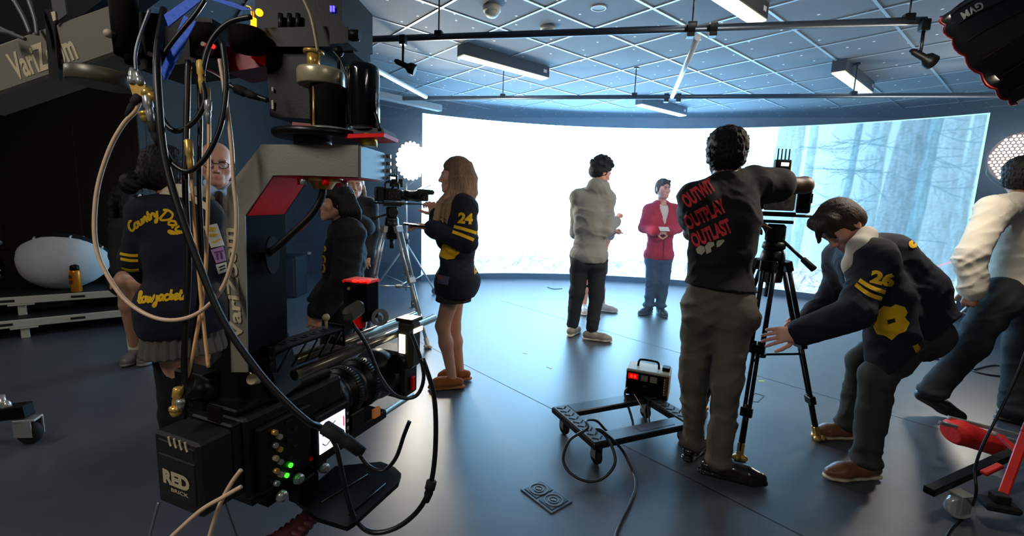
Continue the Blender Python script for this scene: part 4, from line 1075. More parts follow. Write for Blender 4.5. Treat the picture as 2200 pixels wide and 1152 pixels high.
for s_ in 'LR':
    k_, a_ = A(J['k' + s_]), A(J['a' + s_]); S.cap(k_ + A((0, 0, .34)), k_, .078, .060, (.05, .05, .06), .02); S.cap(k_, k_ + (a_ - k_) * .33, .058, .058, (.05, .05, .06), .02); S.cap(k_ + (a_ - k_) * .33, a_, .058, .042, (.05, .05, .06), .02)
obj_sdf(S, 'tights', M_CLOTH, P, .009, 'black tights')
for s_ in 'LR': shoe(J, s_, 'shoe', P, (.07, .06, .06), (.05, .05, .05), low=True)
S, T = hair_sdf(J['head'], F, (.055, .048, .048), .98, .014, seed=14, cut=True); S.cap(T(0, -.07, .0), T(-.045, -.125, -.045), .05, .03, (.05, .045, .045), .03); S.ell(T(-.065, -.14, -.055), (.035, .035, .045), None, (.05, .045, .045), .015)
obj_sdf(S, 'hair', M_HAIR, P, .0065, 'black hair gathered low')
b = MB(); b.ring(T(-.05, -.125, -.03), T(-.05, -.125, -.03) - T(0, -.06, .02), .036, .026, .02); b.build('hair_clip', mat('clip_black', (.05, .05, .055), .2), P)
decal('collar_fold', JK, [px_stroke([(343, 411), (370, 413), (402, 422), (425, 433), (446, 447)], 13)], mat('collar_cream', (.88, .82, .68), .9), label='cream collar band')
decal('script_lettering', JK, script('Country', 281, 500, 340, 466, 4, 11.5, 5.0) + script('Day', 340, 470, 383, 505, 6, 13.5, 5.0), M_GOLD, label='gold stitched script, upper line')
decal('script_lettering', JK, script('lowjackets', 296, 651, 400, 643, 1, 12.5, 5.5), M_GOLD, label='gold stitched script, lower line')
decal('sleeve_stripe', JK, [px_stroke([(258, 545), (280, 549), (297, 549)], 6)], M_GOLD); decal('sleeve_stripe', JK, [px_stroke([(259, 556), (280, 560), (297, 560)], 6)], M_GOLD); decal('sleeve_stripe', JK, [px_stroke([(260, 577), (280, 581), (299, 580)], 6)], M_GOLD)
mp = mat('patch_white', (.86, .85, .80), .85)
for q, m_ in (([(437, 486), (466, 480), (482, 527), (453, 533)], mp), ([(452, 537), (479, 529), (486, 560), (464, 566)], mat('patch_lilac', (.70, .52, .72), .85)), ([(463, 569), (486, 563), (488, 583), (469, 589)], mp)):
    decal('sleeve_patch', JK, [px_poly(q)], m_, label='square sleeve patch')
decal('patch_print', JK, [px_stroke([(447 + 5 * i, 497), (453 + 5 * i, 488)], 3.4, sm=1) for i in range(3)] + [px_stroke([(448 + 6 * i, 508), (456 + 6 * i, 502)], 3, sm=1) for i in range(3)] + [px_stroke([(456, 521), (474, 514)], 3, sm=1)], M_GOLD, lift=.004)
decal('patch_print', JK, [px_stroke([(460, 543), (479, 539)], 3, sm=1), px_stroke([(466, 545), (468, 559)], 3, sm=1), px_stroke([(475, 543), (477, 557)], 3, sm=1)], mat('patch_purple', (.35, .2, .45), .85), lift=.004)
decal('patch_print', JK, [px_stroke([(470, 575), (483, 570)], 3, sm=1), px_stroke([(472, 581), (484, 576)], 3, sm=1)], mat('patch_ink', (.12, .12, .13), .85), lift=.004)

# ---- bald man in glasses facing her
J = dict(head=Y(465, 352, 2.62), neck=Y(470, 408, 2.66), sL=Y(534, 436, 2.74), sR=Y(412, 436, 2.60), eL=Y(548, 530, 2.74), wL=Y(520, 600, 2.6), eR=Y(396, 530, 2.6), wR=Y(420, 600, 2.45), hL=Y(505, 620, 2.72), hR=Y(436, 620, 2.62),
         kL=Y(505, 770, 2.7), kR=Y(436, 770, 2.6), aL=Y(505, 900, 2.72), aR=Y(436, 905, 2.62), tL=Y(505, 900, 2.6), tR=Y(436, 905, 2.5))
J = grounded(J); J['tL'] = J['aL'] + Vector((.12, -.18, -.065)); J['tR'] = J['aR'] + Vector((.1, -.19, -.065))
P = person('bald man in glasses and a grey jacket facing the script-cardigan girl', J)
fc = (.52, -.84, -.06); F = frame(fc); sk = (.84, .62, .53)
S = body_mesh(J, sk, (.5, .42, .36), fc, hs=1.02, brow=(.5, .38, .32), h=.0085); obj_sdf(S, 'body', M_SKIN, P, .0085)
S, hm, sm, TF = jacket_sdf(J, (.66, .64, .60), .024, .9, .97, .006, seed=71); S.clip(hm - TF[:, 2] * .08, -TF[:, 2]); v0 = A(J['neck'])
for t in np.linspace(0, 1, 5): S.ell(v0 + TF @ A((0, .13, .02 - .24 * t)), (.06 * (1 - t) + .008, .05, .05), TF, red, .008, 's')
S.disp.append(lambda Q: .0025 * np.sin(Q[:, 2] * 110)); obj_sdf(S, 'jacket', M_CLOTH, P, .009, 'grey quilted jacket')
S = SDF(); torso_sdf(S, J, .006, .95, (.66, .76, .88), .05, .45)
for s_ in (-1, 1): S.cap(v0 + TF @ A((s_ * .055, .0, .035)), v0 + TF @ A((s_ * .018, .085, -.015)), .022, .020, (.68, .80, .94), .012)
obj_sdf(S, 'shirt', M_CLOTH, P, .008, 'light blue collared shirt')
S = SDF(); S.cap(v0 + TF @ A((0, .105, -.02)), v0 + TF @ A((0, .125, -.05)), .02, .016, (.2, .17, .16), .01); S.cap(v0 + TF @ A((0, .125, -.05)), v0 + TF @ A((0, .145, -.30)), .018, .034, (.2, .17, .16), .01, (TF[:, 1], .35)); obj_sdf(S, 'tie', M_CLOTH, P, .007)
trousers(J, 'trousers', P, (.2, .19, .18), .025, .02, .006)
for s_ in 'LR': shoe(J, s_, 'shoe', P, (.1, .08, .07), (.05, .05, .05))
b = MB(); T = lambda x, yy, z: Vector(A(J['head']) + F @ (A((x, yy, z)) * 1.02))
for s_ in (-1, 1):
    b.tube([T(s_ * .033 + .024 * cos(a), .1 - .006 * abs(cos(a)), -.004 + .018 * sin(a)) for a in np.linspace(0, 2 * pi, 12, False)], .0024, 6, closed=True, smooth=2)
    b.tube([T(s_ * .057, .096, .002), T(s_ * .076, .04, .004), T(s_ * .082, -.01, .002)], .002, 6)
b.tube([T(-.01, .103, .0), T(0, .106, .004), T(.01, .103, .0)], .002, 6); b.build('glasses', mat('glasses_dark', (.12, .08, .07), .35), P)

# ---- black-haired girl in the black hoodie, in profile
J = dict(head=Y(722, 436, 3.02), neck=Y(738, 481, 3.05), sL=Y(752, 502, 2.90), sR=Y(738, 504, 3.22), eL=Y(742, 600, 2.84), wL=Y(684, 670, 2.82), eR=Y(720, 600, 3.25), wR=Y(680, 655, 3.2), hL=Y(735, 660, 2.96), hR=Y(728, 660, 3.14),
         kL=Y(716, 780, 2.95), kR=Y(712, 780, 3.13), aL=Y(735, 870, 2.97), aR=Y(730, 868, 3.15), tL=Y(700, 880, 2.9), tR=Y(700, 880, 3.1))
J = grounded(J); J['tL'] = J['aL'] + Vector((-.2, -.06, -.065)); J['tR'] = J['aR'] + Vector((-.2, -.06, -.065))
P = person('black-haired girl in a black hoodie seen in left profile', J)
fc = (-.90, -.50, 0); F = frame(fc)
S = body_mesh(J, SKIN['tan'], (.05, .045, .045), fc, 'f', hs=.98, hd=dict(L=((-.3, -.1, -1), (.3, -.9, 0), -1, (20, 25, 15)))); obj_sdf(S, 'body', M_SKIN, P)
hk = (.075, .078, .10)
S, hm, sm, TF = jacket_sdf(J, hk, .034, .92, .97, .010, seed=81, cuff=.03, arm=1.15)
n_ = A(J['neck']); S.ell(n_ + TF @ A((0, -.12, -.01)), (.13, .085, .07), TF, hk, .03); S.ell(n_ + TF @ A((0, -.06, .035)), (.10, .07, .045), TF, hk, .03); S.clip(hm - TF[:, 2] * .02, -TF[:, 2])
JK = obj_sdf(S, 'hoodie', M_CLOTH, P, .0085, 'black hoodie with gold chest print')
mo = mat('print_gold', (.85, .62, .18), .85)
decal('chest_print', JK, [px_stroke([(698, 515), (692, 525), (699, 534), (690, 544)], 6), px_stroke([(684, 550), (682, 583)], 5), px_stroke([(690, 550), (697, 552), (698, 562), (690, 566), (697, 572), (696, 583), (688, 584)], 4), px_stroke([(678, 590), (694, 591)], 6)], mo)
trousers(J, 'trousers', P, (.07, .07, .075), .026, .02, .006, seed=83)
for s_ in 'LR': shoe(J, s_, 'shoe', P, (.08, .08, .08), (.6, .6, .6))
S, T = hair_sdf(J['head'], F, (.045, .042, .045), .98, .015, seed=16, amp=.002)
for s_ in (-1, 1):
    for i in range(6):
        a = .45 + .1 * i; S.chain([T(s_ * .080, -.012 - .016 * i, .04), T(s_ * .090, -.030 - .018 * i, -.05), T(s_ * .086, -.036 - .020 * i, -.125)], [.022, .024, .014], (.045, .042, .045), .02)
S.ell(T(0, -.075, -.06), (.09, .055, .075), F, (.045, .042, .045), .04)
S.cap(T(-.045, .015, .095), T(.045, .015, .095), .030, None, (.05, .047, .05), .02)
obj_sdf(S, 'hair', M_HAIR, P, .0065, 'chin-length black hair')
b = MB(); b.ball(T(-.088, -.01, -.045), .005); b.build('earring', mat('earring', (.8, .8, .8), .2, 1.), P)

# ---- blonde woman behind her, seen between the gear
J = dict(head=Y(760, 398, 4.25), neck=Y(764, 428, 4.27), sL=Y(792, 444, 4.3), sR=Y(742, 444, 4.22), eL=Y(800, 500, 4.3), wL=Y(790, 545, 4.2), eR=Y(732, 500, 4.2), wR=Y(740, 545, 4.1), hL=Y(782, 560, 4.3), hR=Y(752, 560, 4.24), kL=Y(782, 640, 4.28), kR=Y(752, 640, 4.22), aL=Y(782, 710, 4.3), aR=Y(752, 712, 4.24), tL=Y(782, 710, 4.2), tR=Y(752, 712, 4.1))
J = grounded(J); J['tL'] = J['aL'] + Vector((.08, -.19, -.065)); J['tR'] = J['aR'] + Vector((.06, -.19, -.065))
P = person('blonde woman in black behind the hoodie girl, face below the grey beam', J)
fc = (.42, -.9, 0); F = frame(fc)
S = body_mesh(J, SKIN['fair'], (.5, .4, .3), fc, 'f'); obj_sdf(S, 'body', M_SKIN, P, .0095)
S, hm, sm, TF = jacket_sdf(J, (.16, .15, .16), .03, .92, .97, .005, seed=91, hem=.05); obj_sdf(S, 'jacket', M_CLOTH, P, .011)
trousers(J, 'trousers', P, (.1, .1, .11), .02, .02, .006)
for s_ in 'LR': shoe(J, s_, 'shoe', P, (.06, .06, .06), (.05, .05, .05))
S, T = hair_sdf(J['head'], F, (.72, .60, .47), 1., .010, seed=17, amp=.001)
g_ = random.Random(4)
for i in range(20):
    a = g_.uniform(.35, 1.) * pi * g_.choice((-1, 1)); x0, y0 = sin(a) * .088, cos(a) * .1 - .02
    S.chain([T(x0 * .8, y0 * .8, .06), T(x0 * 1.05, y0, -.06), T(x0 * 1.1, y0 + .01, -.18), T(x0 * 1.1, y0 + .02, -.30)], [.015, .018, .018, .006], mix((.5, .4, .3), (.82, .72, .58), g_.random()), .01)
obj_sdf(S, 'hair', M_HAIR, P, .007, 'long straight blonde hair')

# ---- girl sitting on the riser behind the script cardigan
yb = 3.75
J = dict(head=Y(278, 428, yb), neck=Y(282, 470, yb), sL=Y(262, 492, yb - .1), sR=Y(306, 494, yb + .12), eL=Y(258, 550, yb - .15), wL=Y(262, 590, yb - .35), eR=Y(316, 550, yb), wR=Y(300, 585, yb - .3), hL=Y(272, 605, yb - .02), hR=Y(306, 606, yb + .12), kL=Y(264, 604, yb - .45), kR=Y(297, 610, yb - .42), aL=Y(285, 690, yb - .30), aR=Y(318, 695, yb - .28), tL=Y(285, 712, yb - .45), tR=Y(318, 712, yb - .45))
J = grounded(J); J['tL'] = J['aL'] + Vector((.04, -.16, -.065)); J['tR'] = J['aR'] + Vector((.05, -.16, -.065))
P = person('dark-haired girl in black sitting on the riser beside the orange bottle', J)
fc = (.95, .25, -.1); F = frame(fc)
S = body_mesh(J, SKIN['tan'], (.05, .045, .045), fc, 'f', hs=.95); obj_sdf(S, 'body', M_SKIN, P, .0095)
S, hm, sm, TF = jacket_sdf(J, (.06, .06, .07), .03, .92, .9, .005, seed=95); S.ell(hm, (.19, .16, .12), TF, (.06, .06, .07), .05); obj_sdf(S, 'jumper', M_CLOTH, P, .011)
for s_ in 'LR':
    S = SDF(); a = A(J['a' + s_]); S.cap(a + A((0, 0, -.01)), a + A((0, 0, .12)), .042, .046, (.86, .84, .80), .02); obj_sdf(S, 'sock', M_KNIT, P, .008, 'white ankle sock')
    shoe(J, s_, 'shoe', P, (.42, .40, .37), (.5, .48, .45))
S, T = hair_sdf(J['head'], F, (.05, .045, .045), .95, .014, seed=18)
for i in range(18):
    a = g_.uniform(.3, 1.) * pi * g_.choice((-1, 1)); x0, y0 = sin(a) * .09, cos(a) * .1 - .02
    S.chain([T(x0 * .8, y0 * .8, .06), T(x0 * 1.1, y0, -.06), T(x0 * 1.25, y0 + .02, -.2), T(x0 * 1.3, y0 + .03, -.36)], [.018, .022, .022, .010], (.05, .045, .045), .02)
obj_sdf(S, 'hair', M_HAIR, P, .008, 'long black hair')
# ============================================================ studio gear
m_black = mat('black_plastic', (.04, .041, .044), .45, bump=.04, scale=200, spec=.15)
m_blackm = mat('black_metal', (.05, .052, .056), .36, metal=.2, spec=.4)
m_dark = mat('dark_grey_metal', (.16, .165, .17), .38, metal=.7)
m_pipe = mat('pipe_dark', (.24, .28, .33), .35, metal=.7)
m_silver = mat('silver_metal', (.72, .72, .71), .28, metal=.6)
m_alu = mat('aluminium_satin', (.76, .73, .66), .5, metal=.1)
m_rubber = mat('rubber_black', (.04, .04, .042), .8)
m_brass = mat('brass', (.84, .68, .36), .3, metal=.55)
m_redan = mat('red_anodised', (.98, .03, .03), .5, spec=.15)
m_white = mat('white_plastic', (.82, .81, .76), .5)
m_glassd = mat('lens_glass', (.01, .012, .02), .05, spec=.9, coat=.8)
m_redled = mat('red_led', (1, .05, .03), .4, emit=7, ecol=(1, .06, .04))
m_greenled = mat('green_led', (.1, 1, .1), .4, emit=5, ecol=(.15, 1, .1))
m_ledwhite = mat('lit_label', (1, 1, .9), .4, emit=3, ecol=(1, 1, .88))
m_cable = mat('cable_black', (.05, .05, .055), .38)

# ---- pipe grid under the ceiling
PZ = 2.60
def pipe(label, p0, p1, r=.025, hangers=(), clamps=(), z=PZ, pm=None):
    p0, p1 = Vector(p0), Vector(p1); d = (p1 - p0).normalized()
    pm = pm or m_pipe; t = thing('ceiling_pipe', label, 'pipe', ((p0.x + p1.x) / 2, (p0.y + p1.y) / 2, z), 'steel pipes hung below the ceiling')
    b = MB(); b.cyl(p0, p1, r, n=20); b.build('pipe', pm, t)
    for h in hangers:
        q = p0 + d * ((h - p0).dot(d)); b = MB(); b.cyl(q, (q.x, q.y, CEIL), .006, n=8); b.cyl((q.x, q.y, CEIL - .02), (q.x, q.y, CEIL), .03, n=12); b.box(q + UP * .02, (.05, .06, .05), basis(d)); b.build('hanger', m_blackm, t)
    for c, ax in clamps:
        q = p0 + d * ((c - p0).dot(d)); b = MB(); b.ring(q, d, r + .014, r, .05); b.box(q + UP * .0 - UP * (r + .02), (.06, .05, .03), basis(d)); b.tube([q - UP * .03 + Vector(ax) * .05, q - UP * .055 + Vector(ax) * .03, q - UP * .03], .006, 6); b.build('clamp', m_dark, t)
    return t
fa, fb = Z(900, 81, PZ), Z(1950, 46, PZ); fd = (fb - fa).normalized()
ra, rb = Z(930, 211, PZ), Z(2000, 205, PZ); rd = (rb - ra).normalized()
ca, cb = Z(1499, 80, PZ - .055), Z(1444, 208, PZ - .055)
pipe('long dark pipe crossing the upper picture in front', fa - fd * 1.6, fb + fd * .1, hangers=(Z(943, 80, PZ), Z(1487, 60, PZ), Z(1951, 46, PZ)), clamps=((Z(1484, 62, PZ), E2), (Z(1532, 60, PZ), E2)))
pipe('far dark pipe running above the video wall', ra - rd * .4, rb + rd * 1.0, hangers=(Z(1363, 208, PZ), Z(1835, 205, PZ), Z(1080, 210, PZ)), clamps=((Z(1432, 208, PZ), -E2), (Z(1458, 208, PZ), -E2)))
pipe('pale cross pipe joining front and far pipes', ca, cb, r=.022, z=PZ - .055, pm=mat('pipe_pale', (.74, .78, .82), .35, metal=.3))
la, lb = Z(740, 113, PZ - .055), Z(915, 208, PZ - .055)
pipe('pale pipe running along the dark left side', la - (lb - la) * .5, lb, r=.024, z=PZ - .055, pm=mat('pipe_pale'))
def pipe_spot(px, py, label, sc=1.):
    p = Z(px, py, PZ - .06); t = thing('pipe_spotlight', label, 'spotlight', p)
    b = MB(); b.box(p + UP * .02, (.05, .05, .07), basis(E1)); b.cyl(p, p - UP * .14, .01, n=8); b.build('bracket', m_blackm, t)
    b = MB(); h = p - UP * .16; v = (E1 * .8 + E2 * .2 - UP * .35).normalized(); b.lathe(h - v * .07, v, [(.012, 0), (.02, .02), (.022, .1), (.042, .125), (.045, .17), (.03, .172)], 16); b.build('lamp_head', m_black, t)
pipe_spot(866, 92, 'small black spotlight hanging from the front pipe near the crane head')
pipe_spot(1985, 62, 'small black spotlight hanging from the front pipe beside the softbox')
# pale cable duct along the dark wall
b = MB(); p, q = Z(800, 201, 2.66), Z(946, 233, 2.66); d = (q - p).normalized(); b.box((p + q) / 2, ((.10), (q - p).length, .09), basis(d)); b.box((p + q) / 2 + UP * .035 + d.cross(UP) * -.12, (.12, (q - p).length * .9, .03), basis(d))
tag(b.build('cable_duct', mat('duct_grey', (.55, .56, .56), .5)), 'pale duct under the ceiling between crane head and video wall', 'duct')

# ---- things on the ceiling
def detector(px, py, r, h, label):
    p = Z(px, py, CEIL); t = thing('smoke_detector', label, 'smoke detector', (p.x, p.y, CEIL), 'smoke detectors')
    b = MB(); b.lathe(p, -UP, [(r, 0), (r, h * .45), (r * .9, h * .6)], 24); b.build('base', m_white, t)
    b = MB(); b.lathe(p - UP * h * .55, -UP, [(r * .8, 0), (r * .75, h * .35), (r * .5, h * .6), (r * .1, h * .68)], 16); b.build('sensor_cap', m_white, t)
detector(1057, 14, .075, .07, 'larger white smoke detector on the ceiling, near the top edge')
detector(1177, 58, .070, .045, 'flatter white smoke detector just above the front pipe')
p = Z(1286, 16, CEIL); t = thing('ceiling_speaker', 'round pale speaker grille flush in the ceiling', 'speaker', (p.x, p.y, CEIL))
b = MB(); b.ring(p - UP * .004, UP, .062, .052, .012); b.build('rim', m_white, t); b = MB(); b.cyl(p - UP * .006, p, .052, n=24); b.build('grille', mat('grille_grey', (.55, .6, .64), .6), t)

# ---- round LED lamps on stands
def stand(t, top, foot, legs=3, a0=.3, rad=.5, m=None, hub=.75):
    top, foot = Vector(top), Vector(foot); m = m or m_silver
    b = MB(); mid = foot + (top - foot) * .55; b.cyl(foot + UP * .12, mid, .017, n=12); b.cyl(mid, top, .013, n=12); b.cyl(mid - UP * .03, mid + UP * .04, .026, n=12); b.build('pole', m, t)
    b = MB(); b.cyl(foot + UP * hub, foot + UP * (hub + .06), .03, n=12); b.build('collar', m_black, t)
    for k in range(legs):
        a = a0 + k * 2 * pi / legs; e = foot + Vector((cos(a), sin(a), 0)) * rad + UP * .05; b = MB(); b.cyl(foot + UP * hub, e, .012, n=8); b.cyl(foot + UP * .2, foot + (e - foot) * .6 + UP * (hub * .4 - .02), .007, n=6)
        o = b.build('leg', m, t); b = MB(); b.ring(e + UP * -.005, Vector((-sin(a), cos(a), 0)), .045, .018, .022); b.cyl(e - Vector((-sin(a), cos(a), 0)) * .012, e + Vector((-sin(a), cos(a), 0)) * .012, .02, n=10); b.build('caster', m_rubber, o)
def led(label, c, n, r, foot, em, honey=False, power=60, col=(1, .93, .82)):
    c, n = Vector(c), Vector(n).normalized(); t = thing('led_lamp', label, 'studio lamp', (foot[0], foot[1], 0))
    B = basis(n); b = MB()
    b.lathe(c - n * .16, n, [(.07, 0), (.09, .02), (.10, .10), (r * .9, .15), (r + .012, .165), (r + .012, .185), (r - .004, .19)], 32); b.build('housing', m_black, t)
    mm = mat('led_face_' + ('honeycomb' if honey else 'bright'), (1, .96, .88), .4, emit=em, ecol=(1, .95, .84)); b = MB()
    if honey:
        k = 9; pit = 2 * r / k / 1.0; cells = []
        for i in range(-k, k + 1):
            for j in range(-k, k + 1):
                x = (i + .5 * (j % 2)) * pit * .62; z = j * pit * .54
                if math.hypot(x, z) < r * .95: cells.append((x, z))
        for x, z in cells: q = c + n * .035 + B @ Vector((x, 0, z)); b.lathe(q, n, [(pit * .25, 0), (pit * .23, .008)], 6)
        o = b.build('led_cells', mm, t); b = MB(); b.cyl(c + n * .02, c + n * .034, r * .985, n=32); b.build('face_plate', mat('face_plate', (.25, .2, .2), .6, emit=.12, ecol=(1, .7, .6)), t)
    else:
        vs = []; nn = 40
        b.lathe(c + n * .026, n, [(r * (1 if True else 1), 0), (r * .97, .012), (r * .5, .03), (.001, .035)], nn); b.build('led_face', mm, t)
        b = MB()
        for i in range(22):
            a = 2 * pi * i / 22; q = c + n * .028 + B @ Vector((cos(a) * r * .985, 0, sin(a) * r * .985)); b.ball(q, (.022, .012, .022), B, 8)
        b.build('reflector_rim', mm, t)
    b = MB()
    side = B @ Vector((1, 0, 0)); low = Vector((c.x, c.y, c.z - r - .06)) - n * .08
    b.tube([c - n * .08 + side * (r * .9), c - n * .08 + side * (r * .95) - UP * r * .6, low + side * r * .3, low, low - side * r * .3, c - n * .08 - side * (r * .95) - UP * r * .6, c - n * .08 - side * (r * .9)], .012, 8); b.build('yoke', m_blackm, t)
    stand(t, low, foot, a0=.9)
    area('led_light', c + n * .12, n, r * 1.6, r * 1.6, power, col, t)
c = Y(881, 346, 6.0); led('blazing round LED lamp on a stand at the left end of the video wall', c, (.78, -.62, -.06), .225, (c.x - .05, c.y + .05, 0), 26, power=LED_W, col=(1, .88, .72))
c = Y(2200, 340, 4.9); led('round honeycomb LED lamp on a stand behind the striding man', c, (-.8, -.6, -.05), .27, (c.x + .1, c.y + .1, 0), 1.5, True, power=LED_W * .6)

# ---- camera tripods
def tripod(label, apex, feet, m_leg, head=.14, spread_z=.42, ground=False, foot_m=None, r=.013):
    apex = Vector(apex); c = sum((Vector(f) for f in feet), Vector()) / 3; t = thing('tripod', label, 'tripod', (c.x, c.y, 0))
    b = MB(); b.lathe(apex - UP * .02, UP, [(.045, -.05), (.062, -.03), (.065, .0), (.06, .04), (.05, .05)], 20); b.box(apex - UP * .10, (.10, .09, .11), rotz(.3)); b.cyl(apex - UP * .15, apex - UP * .24, .02, n=10); b.build('bowl', m_blackm, t)
    mids = []
    for f in feet:
        f = Vector(f); s0 = apex + (Vector((f.x, f.y, apex.z)) - apex).normalized() * .075 - UP * .04; d = (f - s0); L = d.length; d.normalize(); x = d.cross(UP).normalized()
        b = MB(); 
        for sg in (-1, 1):
            b.cyl(s0 + x * sg * .028, s0 + d * L * .46 + x * sg * .028, r, n=10)
            b.cyl(s0 + d * L * .40 + x * sg * .012, s0 + d * L * .78 + x * sg * .012, r * .8, n=10)
        b.cyl(s0 + d * L * .72, s0 + d * (L - .05), r * 1.25, n=10)
        for q in (.44, .76): b.box(s0 + d * L * q, (.085 if q < .5 else .06, .035, .05), Matrix((x, x.cross(d), d)).transposed())
        b.box(s0 + d * .02, (.085, .04, .06), Matrix((x, x.cross(d), d)).transposed())
        o = b.build('leg', m_leg, t); mids.append(s0 + d * L * .5)
        b = MB(); e = f
        b.box(s0 + d * (L - .06), (.035, .03, .07), Matrix((x, x.cross(d), d)).transposed())
        for k in range(3):
            a = k * 2.1 + f.x; b.ball(e + Vector((cos(a) * .022, sin(a) * .022, .018)), (.022, .022, .018), None, 10)
        b.build('foot', foot_m or m_rubber, o)
    cz = sum(mids, Vector()) / 3; b = MB(); hub = Vector((cz.x, cz.y, cz.z - .02)); b.cyl(hub - UP * .012, hub + UP * .012, .03, n=12)
    for q in mids: b.cyl(hub, q, .007, n=8)
    b.build('spreader', m_leg, t)
    return t
def fluid_head(t, base, aim, m, handle):
    base = Vector(base); B = basis(aim); h = t
    b = MB(); b.lathe(base, UP, [(.05, 0), (.06, .01), (.06, .04), (.045, .05)], 20); b.box(base + UP * .095, (.075, .10, .10), B, bev=.012); b.cyl(base + UP * .095 - B @ Vector((.065, 0, 0)), base + UP * .095 + B @ Vector((.065, 0, 0)), .045, n=20); b.build('fluid_head', m, h)
    b = MB(); b.box(base + UP * .158, (.07, .16, .018), B); b.build('plate', m_dark, h)
    b = MB(); hs = base + UP * .09 + (Vector(handle) - base - UP * .09).normalized() * .06; hd = Vector(handle); dd = (hd - hs); b.cyl(hs, hs + dd * .7, .009, n=10); o = b.build('pan_handle', m_dark, h)
    b = MB(); b.cyl(hs + dd * .62, hd, .016, .018, n=12, bev=.004); b.build('grip', m_rubber, o)
def cine_camera(label, c, aim, body_m, box_m, lens_len=.16, top=True, antenna=None, batt=True, blue=False):
    """c: centre of the body, aim: lens direction"""
    c = Vector(c); B = basis(aim); P = lambda x, y, z: c + B @ Vector((x, y, z)); t = thing('cinema_camera', label, 'camera', (c.x, c.y, c.z - .10))
    b = MB(); b.box(P(0, 0, 0), (.11, .15, .10), B, bev=.008); b.box(P(0, -.02, .054), (.085, .12, .012), B); b.box(P(.058, 0, .0), (.008, .11, .07), B); b.box(P(-.058, .0, .0), (.008, .11, .07), B); b.build('body', body_m, t)
    for k in range(5):
        for s_ in (-1, 1): b = MB(); b.box(P(s_ * .0632, -.04 + .02 * k, .02 - .03 * (k % 2)), (.003, .012, .018), B, bev=.001); b.build('button', box_m, t)
    if batt: b = MB(); b.box(P(0, -.115, .005), (.10, .065, .13), B, bev=.008); b.box(P(0, -.15, .02), (.08, .006, .05), B); b.build('battery', m_black, t)
    b = MB(); n = B @ Vector((0, 1, 0)); b.lathe(P(0, .075, 0), n, [(.048, 0), (.05, .01), (.045, .02), (.045, .05), (.05, .052), (.05, .075), (.046, .077), (.047, lens_len - .02), (.055, lens_len), (.055, lens_len + .025), (.046, lens_len + .03)], 28); o = b.build('lens', m_black, t)
    b = MB(); b.lathe(P(0, .075 + lens_len + .01, 0), n, [(.046, 0), (.03, .008), (.001, .011)], 24); b.build('front_glass', m_glassd, o)
    b = MB(); hh = .06 + lens_len
    b.box(P(0, .075 + lens_len + .06, .01), (.15, .07, .11), B, bev=.01); b.box(P(0, .075 + lens_len + .07, .085), (.15, .09, .006), B @ Matrix.Rotation(.5, 3, 'X')); b.build('matte_box', m_black, t)
    for s_ in (-1, 1): b = MB(); b.cyl(P(s_ * .03, -.16, -.075), P(s_ * .03, .30, -.075), .0078, n=12); b.build('rod', m_dark, t)
    b = MB(); b.box(P(0, 0, -.068), (.09, .17, .022), B); b.box(P(0, .09, -.075), (.09, .03, .03), B); b.build('base_plate', m_dark, t)
    if top:
        b = MB(); b.tube([P(0, .06, .055), P(0, .06, .10), P(0, .02, .115), P(0, -.05, .115), P(0, -.06, .06)], .011, 10); b.build('top_handle', m_blackm, t)
        b = MB(); b.box(P(-.07, .06, .115), (.012, .12, .075), B); o = b.build('monitor', m_black, t); b = MB(); b.box(P(-.077, .06, .115), (.002, .105, .062), B, bev=0); b.build('screen', mat('monitor_dim', (.1, .12, .15), .2, emit=.25, ecol=(.5, .7, .9)), o)
    if antenna:
        a = Vector(antenna); b = MB(); b.box(a, (.085, .03, .062), basis((0, 1, 0)), bev=.005); b.cyl(a - UP * .03, a - UP * .085, .008, n=8); o = b.build('video_transmitter', m_black, t)
        b = MB(); b.box(a + Vector((.004, -.0165, .006)), (.04, .002, .018), basis((0, 1, 0)), bev=0); b.build('lit_label', m_ledwhite, o)
        for k in range(4): b = MB(); b.cyl(a + Vector((-.03 + .02 * k, 0, .03)), a + Vector((-.03 + .02 * k, 0, .088)), .0035, n=8); b.build('antenna', m_black, o)
    return t, P
f1, f2, f3 = Z(1588, 988), Z(1757, 946), Vector((1.33, 2.95, 0)); ap = Y(1660, 548, 2.58)
tp = tripod('tall black camera tripod between the khaki-trousered man and the bending man', ap, [f1, f2, f3], m_blackm, foot_m=m_brass)
for o in tp.children_recursive:
    if o.name.startswith('foot'): pass
aim = (-.86, .45, 0); hb = ap + UP * .03
fluid_head(tp, hb, aim, m_dark, Y(1750, 580, 2.42))
m_camgrey = mat('camera_grey', (.66, .64, .58), .4, metal=.1)
cc = hb + UP * .27
cine_camera('black and silver cinema camera on the tall black tripod', cc, aim, m_camgrey, m_white, top=False, antenna=Y(1681, 356, 2.52))
b = MB(); b.cyl(cc + UP * .05, Y(1681, 370, 2.52), .010, n=8); b.box(cc + UP * .06, (.06, .06, .03)); q = cc
CAMR = [o for o in bpy.data.objects if o.name.startswith('cinema_camera')][-1]
b.build('transmitter_post', m_dark, CAMR)
